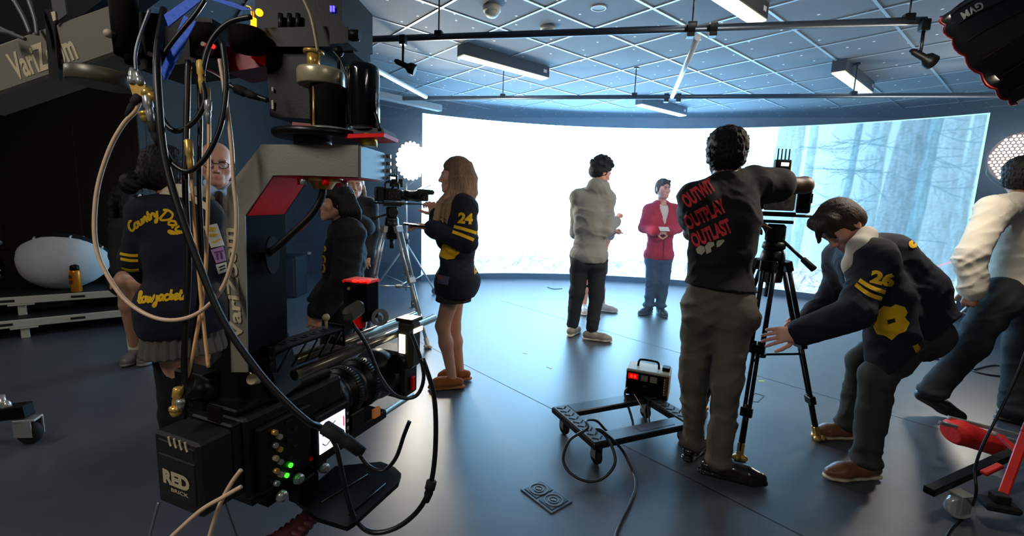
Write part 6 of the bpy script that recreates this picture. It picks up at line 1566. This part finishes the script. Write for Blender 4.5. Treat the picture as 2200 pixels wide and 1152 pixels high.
# pan motor block
def blk(quad, d, depth, name, m, lab=None, parent=None, vec=None):
    b = MB(); b.prism([W(x, y, d) for x, y in quad], (vec or YV) * depth); return b.build(name, m, parent or cr_, lab)
blk([(570, 92), (690, 92), (690, 257), (580, 250)], 1.08, .16, 'motor_block', m_black)
blk([(562, 60), (740, 55), (742, 100), (566, 100)], 1.06, .16, 'motor_cover', m_black)
b = MB(); 
for (x, y, w_, h_) in ((586, 192, 3, 8), (586, 225, 4, 18)): q = W(x, y, 1.075); b.box(q, (w_ * .0011, .004, h_ * .0011), None, bev=0)
b.build('scale_mark', m_white, cr_)
blk([(548, -30), (735, -40), (735, 60), (548, 70)], 1.10, .20, 'head_electronics', m_black)
blk([(708, 60), (748, 58), (748, 92), (708, 95)], 1.04, .06, 'side_module', m_black)
b = MB(); q = W(752, 76, 1.05); b.cyl(q, q + Vector((.022, 0, 0)), .013, n=14, bev=.003); b.build('knob', m_black, cr_)
b = MB(); q = W(728, 112, 1.04); b.cyl(q, W(728, 150, 1.04), .004, n=8); b.cyl(W(716, 111, 1.04), W(760, 111, 1.04), .003, n=8); b.ball(W(727, 111, 1.04), .012); b.build('thumb_screw', m_black, cr_)
b = MB(); 
for dx in (0, 6): b.box(W(711 + dx, 19, 1.095), (.004, .003, .013), None, bev=0)
b.build('blue_led', mat('blue_led', (.2, .15, 1), .4, emit=4, ecol=(.25, .2, 1)), cr_)
for x0 in (603, 622, 640): b = MB(); b.cyl(W(x0, 30, 1.09), W(x0, 62, 1.09), .006, n=10); b.build('connector', m_dark, cr_)
stack(533, 1.04, [(112, 30), (100, 36), (68, 36), (64, 30)], m_bdark, 'roll_motor', n=28)
b = MB(); b.cyl(W(545, 40, 1.03), W(545, 66, 1.03), .006, n=10); b.ball(W(557, 27, 1.03), .008); b.build('amber_led', mat('amber_led', (1, .7, .1), .4, emit=3, ecol=(1, .7, .08)), cr_)
b = MB(); b.tube([W(530, 14, 1.03), W(541, 20, 1.03), W(542, 45, 1.03), W(540, 60, 1.03)], .004, 6); b.build('gold_pin', m_brass, cr_)
# dark red head plates left of the block
m_reddk = mat('red_anodised_dark', (.36, .05, .08), .4, metal=.3)
blk([(472, 98), (568, 108), (570, 142), (486, 156), (470, 130)], 1.10, .10, 'red_plate', m_reddk, 'dark red plate'); blk([(536, 122), (569, 112), (569, 142), (552, 134)], 1.085, .01, 'red_plate', m_redan, 'bright red plate corner')
blk([(628, 262), (668, 266), (668, 284), (624, 282)], 1.03, .05, 'red_plate', m_reddk, 'dark red plate under the motor')
# tilt motor, gear and its red base at the right
stack(781, 1.02, [(276, 33), (272, 34), (160, 34), (148, 31), (142, 22)], mat('motor_gloss_black', (.03, .03, .033), .12, coat=.6), 'tilt_motor', 'glossy black motor', 28)
blk([(740, 288), (826, 286), (824, 294), (742, 297)], .99, .10, 'red_plate', m_redan, 'red motor base'); blk([(752, 276), (822, 275), (826, 286), (750, 287)], 1.0, .09, 'motor_plate', m_dark)
stack(793, 1.02, [(315, 17), (288, 17)], m_brass, 'pinion', 'brass pinion', 14)
cab([(744, 152), (770, 170), (790, 215), (808, 250), (815, 280)], .004, 1.0, 'motor_cable', None, None, parent=cr_)
cab([(716, 110), (732, 130), (745, 165), (755, 190)], .003, 1.03, 'motor_cable', None, None, parent=cr_)
blk([(744, 145), (752, 145), (756, 272), (746, 272)], 1.04, .04, 'motor_bracket', m_dark)
# boom
bq0, bq1 = W(-120, 186, 1.06), W(262, 52, 1.02); bd = (bq1 - bq0); bl = bd.length; bd.normalize(); up_ = (UP - bd * UP.dot(bd)).normalized(); bh = .102
BB = Matrix((bd, bd.cross(up_) * -1, up_)).transposed(); side = bd.cross(up_).normalized(); side = side if side.dot(Vector(CAMP) - bq0) > 0 else -side
b = MB(); b.box((bq0 + bq1) / 2 - side * .055, (bl, .10, bh), Matrix((bd, -side, up_)).transposed(), bev=.006); boom = b.build('boom', m_olive, cr_, 'grey rectangular boom')
b = MB(); o0 = W(13, 166, 1.035); o0 = o0 - side * ((o0 - bq0).dot(side) + .005) + side * .0004; text_on(b, 'VariZoom', o0, bd, up_, .166, .058, .03, 0, .0008); b.build('lettering', m_letter, boom, 'beige boom lettering')
b = MB(); q = W(118, 88, 1.0); b.prism([W(95, 20, 1.029), W(115, 20, 1.029), W(127, 172, 1.029), W(105, 165, 1.029)], Vector((0, .008, 0))); b.build('strap', mat('strap_black', (.02, .02, .02), .9), boom, 'black strap over the lettering')
blk([(108, -10), (138, -6), (143, 30), (117, 50)], 1.024, .004, 'tag', mat('tag_dark', (.2, .2, .21), .5), None, boom); blk([(109, 26), (118, 24), (120, 42), (114, 46)], 1.020, .003, 'tag_sticker', m_letter, None, boom)
# drum knob and mount under the boom
b = MB(); q = W(218, 171, 1.0); ax = Vector((.05, .05, 1)).normalized(); b.lathe(q - ax * .014, ax, [(.056, 0), (.060, .003), (.060, .028), (.056, .031)], 36); b.build('drum_knob', mat('knob_bronze', (.34, .32, .26), .4, metal=.3), cr_)
b = MB(); b.cyl(W(262, -40, 1.0), W(272, 118, 1.0), .028, .022, n=20); b.cyl(W(275, 95, 1.0), W(285, 135, 1.0), .014, n=12); b.build('boom_fork', m_bdark, cr_)
b = MB(); b.cyl(W(233, 72, .97), W(262, 78, .99), .0085, n=12); b.build('pin', m_blackm, cr_); b = MB(); b.ball(W(233, 72, .97), .009); b.build('pin_tip', m_letter, cr_)
blk([(296, 25), (455, 40), (462, 120), (430, 132), (300, 150)], 1.06, .14, 'junction_box', m_black); blk([(405, 45), (452, 48), (458, 118), (408, 122)], 1.04, .02, 'junction_lid', m_bdark)
for (x, y, mm) in ((435, 94, m_letter), (452, 97, m_redled), (320, 115, m_letter), (401, 142, m_redan)): b = MB(); q = W(x, y, 1.03); b.cyl(q, q + YV * .01, .0048, n=12); b.build('indicator', mm, cr_)
blk([(-60, -60), (300, -60), (180, 30), (60, 85), (-60, 95)], 1.12, .10, 'boom_upper_tray', m_black)
for i, p in enumerate(([(30, 0), (52, 40), (65, 72)], [(-10, 55), (20, 70), (54, 84)], [(-10, 66), (18, 70), (30, 72)], [(60, -5), (75, 40), (80, 75)])): cab(p, .004, 1.0, 'tray_wire', mat('wire_grey', (.35, .35, .36), .4), None, parent=cr_)
# blue tape
m_tapeb = mat('tape_blue', (.06, .36, .88), .6, bump=.3, scale=60)
blk([(340, 40), (415, -12), (440, -6), (360, 58)], .985, .003, 'blue_tape', m_tapeb, 'blue masking tape'); blk([(345, 150), (352, 172), (358, 170), (421, 46), (395, 33)], .97, .003, 'blue_tape', m_tapeb, 'blue masking tape'); blk([(440, -10), (500, 5), (545, 22), (520, 22), (450, -2)], 1.0, .003, 'blue_tape', m_tapeb, 'blue masking tape')

# ============================================================ the hanging cinema camera
aimv = Vector((.37, .93, 0)).normalized(); rv = Vector((aimv.y, -aimv.x, 0)); CB = Matrix((rv, aimv, UP)).transposed(); CO = W(430, 1036, .93)
def C(r, a, z): return CO + rv * r + aimv * a + UP * z
cm = thing('cinema_camera', 'large black cinema camera hanging from the crane with a lettered battery', 'camera', C(-.07, .3, -.2))
def cb(r0, r1, a0, a1, z0, z1, name, m, bev=.004, parent=None, lab=None, rot=None):
    b = MB(); b.box(C((r0 + r1) / 2, (a0 + a1) / 2, (z0 + z1) / 2), (abs(r1 - r0), abs(a1 - a0), abs(z1 - z0)), CB @ rot if rot else CB, bev=bev); return b.build(name, m, parent or cm, lab)
m_blkcam = mat('camera_black', (.045, .045, .048), .38, bump=.06, scale=250)
m_batt = mat('battery_black', (.085, .085, .078), .45)
bt = cb(-.14, 0, 0, .075, -.085, .08, 'battery', m_batt, .006); cb(-.125, -.012, -.003, .004, -.06, .035, 'battery_face', mat('battery_face', (.10, .10, .088), .4), .002, bt); cb(-.125, -.012, -.002, .004, .043, .068, 'battery_latch', m_batt, .003, bt)
b = MB(); text_on(b, 'RED', C(-.112, -.0035, -.027), rv, UP, .084, .030, .06, 0, .0006); b.build('lettering', m_letter, bt, 'cream lettering on the battery'); b = MB(); text_on(b, 'BRICK', C(-.088, -.0035, -.043), rv, UP, .055, .0085, .02, 0, .0006); b.build('lettering', m_letter, bt, 'small cream lettering')
for k in range(4): b = MB(); q = C(-.085 + .017 * k, -.003, .072); b.tube([q + UP * .008, q + rv * .003 - UP * .006, q + rv * .006 - UP * .012], .0022, 6); b.build('charge_mark', m_letter, bt)
cb(-.135, -.005, .075, .10, -.09, .085, 'battery_mount', m_blkcam); body = cb(-.145, .005, .10, .40, -.11, .09, 'body', m_blkcam, .008)
cb(-.12, -.02, .10, .39, .09, .105, 'top_plate', m_blackm)
# side panel of sockets and buttons
cb(.005, .022, .12, .27, -.10, .06, 'side_module', m_blackm)
rg = random.Random(3)
for i in range(9): 
    b = MB(); q = C(.022, .155 + .012 * (i % 2), .04 - .016 * i); b.cyl(q, q + rv * .012, .0062, n=10); b.build('socket', (m_brass, m_letter, m_silver)[i % 3], cm)
for i in range(6): b = MB(); q = C(.022, .20 + .02 * (i % 2), .045 - .024 * i); b.box(q, (.006, .018, .007), CB); b.build('button', m_dark, cm)
for (a, z, mm) in ((.20, -.068, m_greenled), (.188, -.088, m_greenled), (.262, -.085, m_redan)): b = MB(); q = C(.0225, a, z); b.cyl(q, q + rv * .004, .0055, n=10); b.build('status_light', mm, cm)
# lit side monitor
cb(.008, .03, .275, .40, -.115, .02, 'monitor', m_blackm, .004); mo_ = [o for o in cm.children if o.name.startswith('monitor')][-1]
cb(.0302, .0312, .286, .38, -.085, .002, 'screen', mat('monitor_lit', (.9, .9, .95), .3, emit=2.2, ecol=(.92, .92, 1)), 0, mo_)
for i in range(3): b = MB(); b.tube([C(.0316, .295 + .012 * k, -.02 - .022 * i + .006 * sin(k * 2.1 + i)) for k in range(5)], .0016, 4); b.build('screen_trace', mat('screen_ink', (.15, .12, .3), .5), mo_)
b = MB(); b.ball(C(.0316, .352, -.062), (.002, .006, .008), CB, 8); b.build('screen_mark', mat('screen_yellow', (.9, .8, .1), .5, emit=.5), mo_); b = MB(); b.box(C(.0316, .374, -.03), (.001, .004, .03), CB, bev=0); b.build('screen_mark', mat('screen_magenta', (.9, .1, .4), .5, emit=.4), mo_)
for k in range(5): b = MB(); b.box(C(.0305, .391, -.015 - .022 * k), (.002, .006, .009), CB, bev=0); b.build('soft_key', m_letter, mo_)
# lens with its gear rings, matte box and motor
ln = MB(); ln.lathe(C(-.065, .40, 0), aimv, [(.06, 0), (.068, .01), (.068, .03), (.062, .032), (.062, .06), (.072, .062), (.072, .09), (.066, .092), (.066, .13), (.076, .132), (.076, .16), (.070, .162), (.070, .20), (.082, .215), (.084, .25), (.076, .255)], 40); lens = ln.build('lens', m_blkcam, cm)
for a0 in (.462, .532):
    b = MB(); 
    for k in range(48): th = 2 * pi * k / 48; q = C(-.065, a0 + .014, 0) + (rv * cos(th) + UP * sin(th)) * (.0735 if a0 < .5 else .0775); b.box(q, (.004, .022, .004), CB, bev=0)
    o = b.build('gear_ring', m_rubber, lens); o['kind'] = 'stuff'
b = MB(); b.lathe(C(-.065, .655, 0), aimv, [(.076, 0), (.05, -.012), (.001, -.018)], 24, cap=False); b.build('front_glass', m_glassd, lens)
b = MB(); text_on(b, '75-2', C(-.012, .615, .02), -aimv * -1, UP, .034, .009, .01, 0, .001); b.build('lens_scale', m_white, lens)
cb(-.155, .025, .66, .75, -.09, .075, 'matte_box', m_blkcam, .01); cb(.024, .034, .70, .72, -.07, -.02, 'matte_box_lock', m_redan, .003); cb(-.0, .012, .53, .56, -.10, -.07, 'amber_window', mat('amber_window', (.6, .4, .2), .4, emit=.12, ecol=(1, .6, .3)), .002)
mt = cb(.025, .085, .62, .68, .04, .20, 'lens_motor', mat('motor_bronze', (.20, .195, .16), .4), .012); cb(.022, .088, .618, .682, .195, .207, 'motor_cap', m_blackm, .004, mt)
b = MB(); b.box(C(.050, .6185, .125), (.022, .002, .062), CB, bev=0); b.build('lit_label', m_ledwhite, mt); b = MB(); b.box(C(.0862, .655, .168), (.002, .05, .014), CB, bev=0); b.build('lit_label', m_ledwhite, mt)
b = MB(); b.cyl(C(.04, .60, .06), C(.04, .69, .06), .03, n=24); b.build('motor_gear', m_blackm, mt)
for r_, a0, a1, z in ((.018, .225, .86, .152), (-.062, .165, .86, .152), (-.02, .30, .78, -.125), (-.12, .30, .78, -.125)):
    b = MB(); b.cyl(C(r_, a0, z), C(r_, a1, z), .0145 if z > 0 else .0095, n=20); o = b.build('support_rod', mat('rod_steel', (.50, .48, .43), .25, metal=.7), cm); b = MB(); b.cyl(C(r_, a0 - .0006, z), C(r_, a0, z), .0118 if z > 0 else .0072, n=20); b.build('rod_bore', mat('hole_black', (.01, .01, .01), .9), o)
# perforated top handle rail
TR, TZ = .075, .072; rl = cb(-.115 + TR, -.055 + TR, .17, .40, .150 + TZ, .158 + TZ, 'cheese_plate', m_blackm, .002)
CC = C
def C(r, a, z): return CC(r + TR, a, z + TZ)
for a0 in (.17, .395):
    b = MB(); 
    for z0, z1 in ((.105, .118), (.148, .165)): b.box(C(-.085, a0, (z0 + z1) / 2), (.062, .005, z1 - z0), CB, bev=.001)
    for r0 in (-.113, -.057): b.box(C(r0, a0, .135), (.008, .005, .06), CB, bev=.001)
    b.ring(C(-.085, a0, .134), aimv, .018, .010, .005, 20)
    for k in range(8): th = k * pi / 4; b.box(C(-.085 + .021 * cos(th), a0, .134 + .016 * sin(th)), (.005, .005, .012), CB @ Matrix.Rotation(-th + pi / 2, 3, 'Y'), bev=0)
    b.build('end_plate', m_dark, cm)
for k in range(7): b = MB(); q = C(-.085, .19 + .032 * k, .1575); b.ring(q, UP, .011, .006, .003, 14); b.build('mount_hole', m_dark, rl)
b = MB()
for k in range(5): a0 = .175 + .042 * k; b.cyl(C(-.055, a0, .105), C(-.055, a0 + .045, .15) if k % 2 else C(-.055, a0 + .04, .15), .003, n=6)
b.build('truss', m_dark, cm)
b = MB(); b.box(C(-.07, .45, .19), (.035, .075, .045), CB @ Matrix.Rotation(.25, 3, 'X'), bev=.012); b.build('top_handle', mat('handle_olive', (.30, .29, .22), .5), cm); b = MB(); b.cyl(C(-.085, .36, .15), C(-.085, .36, .185), .004, n=8); b.ball(C(-.085, .36, .19), .010); b.build('ball_knob', mat('knob_cream', (.85, .8, .55), .25), cm)
C = CC
# bottom dovetail and tilt platform
cb(-.13, -.01, .12, .62, -.14, -.11, 'base_plate', m_blackm)
zt = CO.z - .20; pl_ = [Z(636, 1084, zt), Z(682, 1122, zt), Z(746, 1142, zt), Z(762, 1132, zt), Z(856, 1046, zt), Z(862, 1026, zt), Z(848, 1012, zt), Z(818, 1000, zt), Z(720, 1010, zt)]
b = MB(); b.prism(pl_, UP * .012); tp_ = b.build('tilt_platform', m_black, cm)
for p, q in (((690, 1080), (790, 1020)), ((750, 1105), (828, 1040))): b = MB(); b.tube([Z(*p, zt + .0135), Z(*q, zt + .0135)], .0025, 6, smooth=1); b.build('groove', m_dark, tp_)
b = MB(); b.box(C(.0, .26, -.165), (.05, .06, .07), CB); b.box(C(-.06, .28, -.165), (.05, .20, .05), CB); b.build('platform_riser', m_black, cm)
for (x, y) in ((572, 1120), (600, 1148), (640, 1112)): pass
b = MB()
for k in range(7): b.cyl(Z(590 + 12 * k, 1150 - 9 * k, zt - .03), Z(640 + 10 * k, 1165 - 12 * k, zt - .03), .010, n=10)
b.tube([Z(560, 1175, zt - .035), Z(620, 1150, zt - .035), Z(665, 1108, zt - .035)], .02, 10); b.build('red_base', mat('red_rubber', (.26, .035, .05), .6), cm, 'dark red ribbed base under the camera')
for (r_, a, z) in ((.02, .22, -.115), (.025, .30, -.13), (.02, .17, -.13)): b = MB(); q = C(r_, a, z); b.lathe(q, rv, [(.013, 0), (.014, .004), (.012, .014), (.005, .016)], 14); b.build('wing_bolt', m_silver, cm)
# arms and clamps between bracket and camera
b = MB(); b.cyl(W(400, 830, .95), W(452, 842, .99), .026, n=20); b.build('clamp_roller', m_blackm, cm); blk([(442, 872), (472, 880), (472, 912), (446, 902)], .93, .01, 'clamp_tab', m_bdark, None, cm)
b = MB(); b.box(C(-.20, .20, .06), (.10, .12, .05), CB); b.box(C(-.17, .12, .12), (.10, .05, .10), CB); b.build('hanger_block', m_black, cm)
blk([(500, 740), (570, 740), (600, 860), (430, 880), (440, 800)], 1.08, .10, 'hanger_cheek', m_black, None, cm)
b = MB(); b.cyl(W(540, 815, 1.03), W(552, 815, 1.05), .012, n=14); b.build('hanger_bolt', m_letter, cm)
cb(-.10, .0, .44, .50, -.11, -.05, 'lens_support', m_blackm)
# box with a red light bar behind the camera
q = W(776, 640, 1.5); bx = thing('receiver_box', 'dark box with a glowing red light bar on top, behind the crane camera', 'receiver', W(776, 700, 1.5)); Bq = basis((.3, 1, 0)); s_ = 1.5 / FPX
b = MB(); b.box(W(776, 645, 1.5), (.088, .07, .125), Bq, bev=.004); b.build('case', m_bdark, bx)
b = MB(); b.box(W(776, 603, 1.5), (.094, .076, .010), Bq, bev=.003); lb = b.build('light_bar', mat('lightbar_red', (.45, .03, .03), .4, emit=.25, ecol=(1, .05, .04)), bx)
for x in (762, 776, 790): b = MB(); q = W(x, 604, 1.455); b.ball(q, (.009, .003, .0045)); b.build('lamp', m_redled, lb)
for (x, y) in ((750, 620), (780, 622)): b = MB(); q = W(x, y, 1.462); b.cyl(q, q - Vector((0, .004, 0)), .005, n=10); b.build('screw', m_letter, bx)
b = MB(); b.box(W(772, 690, 1.48), (.03, .03, .045), Bq); b.build('red_post', m_redan, bx, 'red mounting post')
b = MB(); b.ring(W(815, 682, 1.5), Vector((.5, -.8, .2)), .028, .016, .02); b.cyl(W(815, 682, 1.5), C(-.12, .75, .118), .008, n=8); b.build('ring_clamp', m_silver, bx)

# ---- cables draped around the head
m_cabt = mat('cable_tan', (.82, .69, .57), .4); m_cabo = mat('cable_orange', (.88, .68, .47), .4); m_cabg = mat('cable_silver', (.50, .52, .55), .3, metal=.5)
G_ = 'cables hanging from the crane head'
def plug(x, y, d, v, m, r=.008, ln=.03):
    q = W(x, y, d); v = Vector(CX * v[0] - CU * v[1]).normalized(); b = MB(); b.lathe(q, v, [(r * .7, 0), (r, .003), (r, ln * .4), (r * .75, ln * .45), (r * .85, ln * .6), (r * .5, ln)], 12); return b
def cable(pts, r, d, label, m=None, plugs=()):
    t = thing('cable', label, 'cable', W(pts[0][0], pts[0][1], d), G_); cab(pts, r, d, 'sheath', m, None, parent=t)
    for p in plugs: plug(*p).build('connector', p_m(p), t) if False else plug(p[0], p[1], p[2], p[3], p[4], *(p[5:] or ())).build('connector', p[4], t)
cable([(300, 218), (290, 240), (266, 266), (238, 315), (214, 385), (204, 450), (205, 520), (222, 575), (265, 640), (320, 678), (375, 688), (430, 670), (478, 618), (503, 540), (508, 460), (502, 390), (496, 300), (482, 190), (472, 128)], .0042, .94, 'tan cable making the widest loop under the crane head', m_cabt, ((301, 205, .94, (-.5, .8), m_rubber, .010, .05),))
cable([(352, 20, 1.0), (338, 120, .94), (341, 220, .92), (352, 330, .92), (378, 430, .92), (424, 560, .92), (480, 690, .92), (552, 795, .92), (612, 862, .92), (664, 908, .93), (690, 920, .95), (770, 975, .98)], .0072, .92, 'thick black cable running diagonally down across the script cardigan', None, ((694, 916, .94, (1, .62), m_rubber, .015, .10),))
cable([(404, 130), (401, 260), (398, 400), (405, 560), (399, 700), (396, 800), (409, 880)], .006, .95, 'black cable hanging straight in front of the dark-haired girl\'s neck')
cable([(424, 130), (430, 250), (428, 400), (434, 560), (424, 680), (408, 800), (396, 900)], .0048, .97, 'thin black cable hanging just right of the straight one')
cable([(540, 36), (490, 50), (452, 92), (434, 160), (440, 215), (420, 258), (380, 282), (352, 258), (338, 200)], .0055, .95, 'black cable in a small tight loop under the blue tape')
cable([(478, 90), (486, 180), (474, 270), (444, 335), (406, 368), (372, 352), (352, 318)], .0052, .93, 'black cable in a low shallow loop over the bald man\'s face')
cable([(448, 190), (449, 290), (447, 420), (440, 600), (420, 730), (396, 840), (378, 885)], .0036, .96, 'slim orange cable dropping past the bald man\'s cheek', m_cabo, ((447, 215, .95, (0, 1), m_silver, .007, .05),))
cable([(408, 320), (418, 480), (430, 620), (440, 720), (448, 790)], .0034, .955, 'slim orange cable ending behind the clamp roller', m_cabo, ((404, 300, .95, (.1, 1), m_brass, .008, .08),))
cable([(322, 20), (300, 80), (291, 120), (292, 152)], .003, .93, 'thin silver wire curving into the brass connector block', m_cabg)
cable([(440, 0), (420, 30), (350, 120), (333, 200), (330, 260), (345, 320)], .0045, .955, 'black cable tucked under the blue tape', None)
cable([(440, 150), (470, 165), (505, 190), (545, 205), (575, 216)], .006, 1.02, 'short thick black cable plugged into the motor block side', None, ((505, 190, 1.02, (1, .4), m_rubber, .011, .06),))
cable([(648, -10), (668, 35), (678, 80), (683, 112)], .0042, 1.02, 'brass-coloured cable dropping onto the brass spindle', mat('cable_brass', (.52, .46, .34), .35))
cable([(756, 694), (790, 745), (815, 805), (850, 850), (892, 852), (910, 815), (902, 765), (882, 712)], .0055, 1.32, 'black cable sagging below the lit lens motor')
cable([(908, 770), (932, 850), (936, 950), (926, 1038), (900, 1095), (850, 1135), (795, 1143), (758, 1105), (738, 1030), (722, 960), (700, 925)], .0062, 1.12, 'black cable making a wide loop right of the hanging camera', None, ((928, 1032, 1.12, (-.25, 1), m_rubber, .013, .055),))
cable([(766, 965), (790, 1000), (822, 1012), (850, 985), (868, 935), (880, 905)], .005, 1.1, 'black cable dipping over the tilt platform')
cable([(366, 1156), (430, 1098), (480, 1068), (518, 1046)], .0042, .86, 'tan cable crossing low in front of the battery', m_cabt); cable([(448, 1160), (470, 1090), (496, 1040), (518, 1010)], .0042, .88, 'tan cable rising steeply beside the battery', m_cabt)
cable([(341, 1080), (330, 1120), (318, 1170)], .003, .93, 'thin silver wire below the lettered battery', m_cabg)
# brass and silver connector cluster
t = thing('connector_block', 'brass connector block with silver plugs hanging left of the blue tape', 'connector', W(295, 200, .94))
b = MB(); b.prism([W(277, 180, .94), (W(312, 182, .94)), W(314, 212, .94), W(288, 214, .94)], YV * .03); b.build('block', m_brass, t)
for (x, y, v) in ((284, 180, (0, -1)), (303, 182, (-.3, -1))): plug(x, y, .94, v, m_silver, .008, .032).build('plug', m_silver, t)
plug(316, 205, .93, (.15, 1), m_silver, .009, .06).build('plug', m_silver, t); plug(310, 195, .93, (.8, .6), m_brass, .010, .03).build('plug', m_brass, t); plug(312, 240, .935, (.1, 1), m_brass, .012, .02).build('plug', m_brass, t); plug(326, 262, .93, (.3, 1), m_rubber, .010, .05).build('plug', m_rubber, t)
t = thing('connector_string', 'yellow adapter hanging below the crane junction box', 'connector', W(433, 160, .95)); b = plug(431, 130, .95, (.05, 1), m_brass, .008, .07); b.build('adapter', mat('adapter_yellow', (.85, .68, .30), .4), t)
t = thing('connector_string', 'brass adapter chain hanging beside the clamp roller', 'connector', W(378, 880, .94)); b = plug(384, 832, .94, (-.15, 1), m_brass, .010, .05); b.build('adapter', m_brass, t); b = plug(379, 872, .94, (-.1, 1), m_brass, .013, .022); b.build('adapter', m_brass, t); plug(388, 858, .935, (0, 1), m_silver, .009, .02).build('plug', m_silver, t)
# ---- three unseen linear lights, added as fill for the crane, the backs and the riser
linear_lamp(Vector((-1.9, -.9, LZ)), Vector((-.98, -.12, LZ)), 'added fill light behind the viewer on the left, built as a linear ceiling light', FILL_W * 1.5)
linear_lamp(Vector((1.2, -1.6, LZ)), Vector((2.1, -.85, LZ)), 'added fill light behind the viewer on the right, built as a linear ceiling light', FILL_W * .45)
linear_lamp(RM(-4.6, .9, LZ), RM(-3.4, .9, LZ), 'added fill light over the stage riser, outside the view, built as a linear ceiling light', FILL_W * .8)
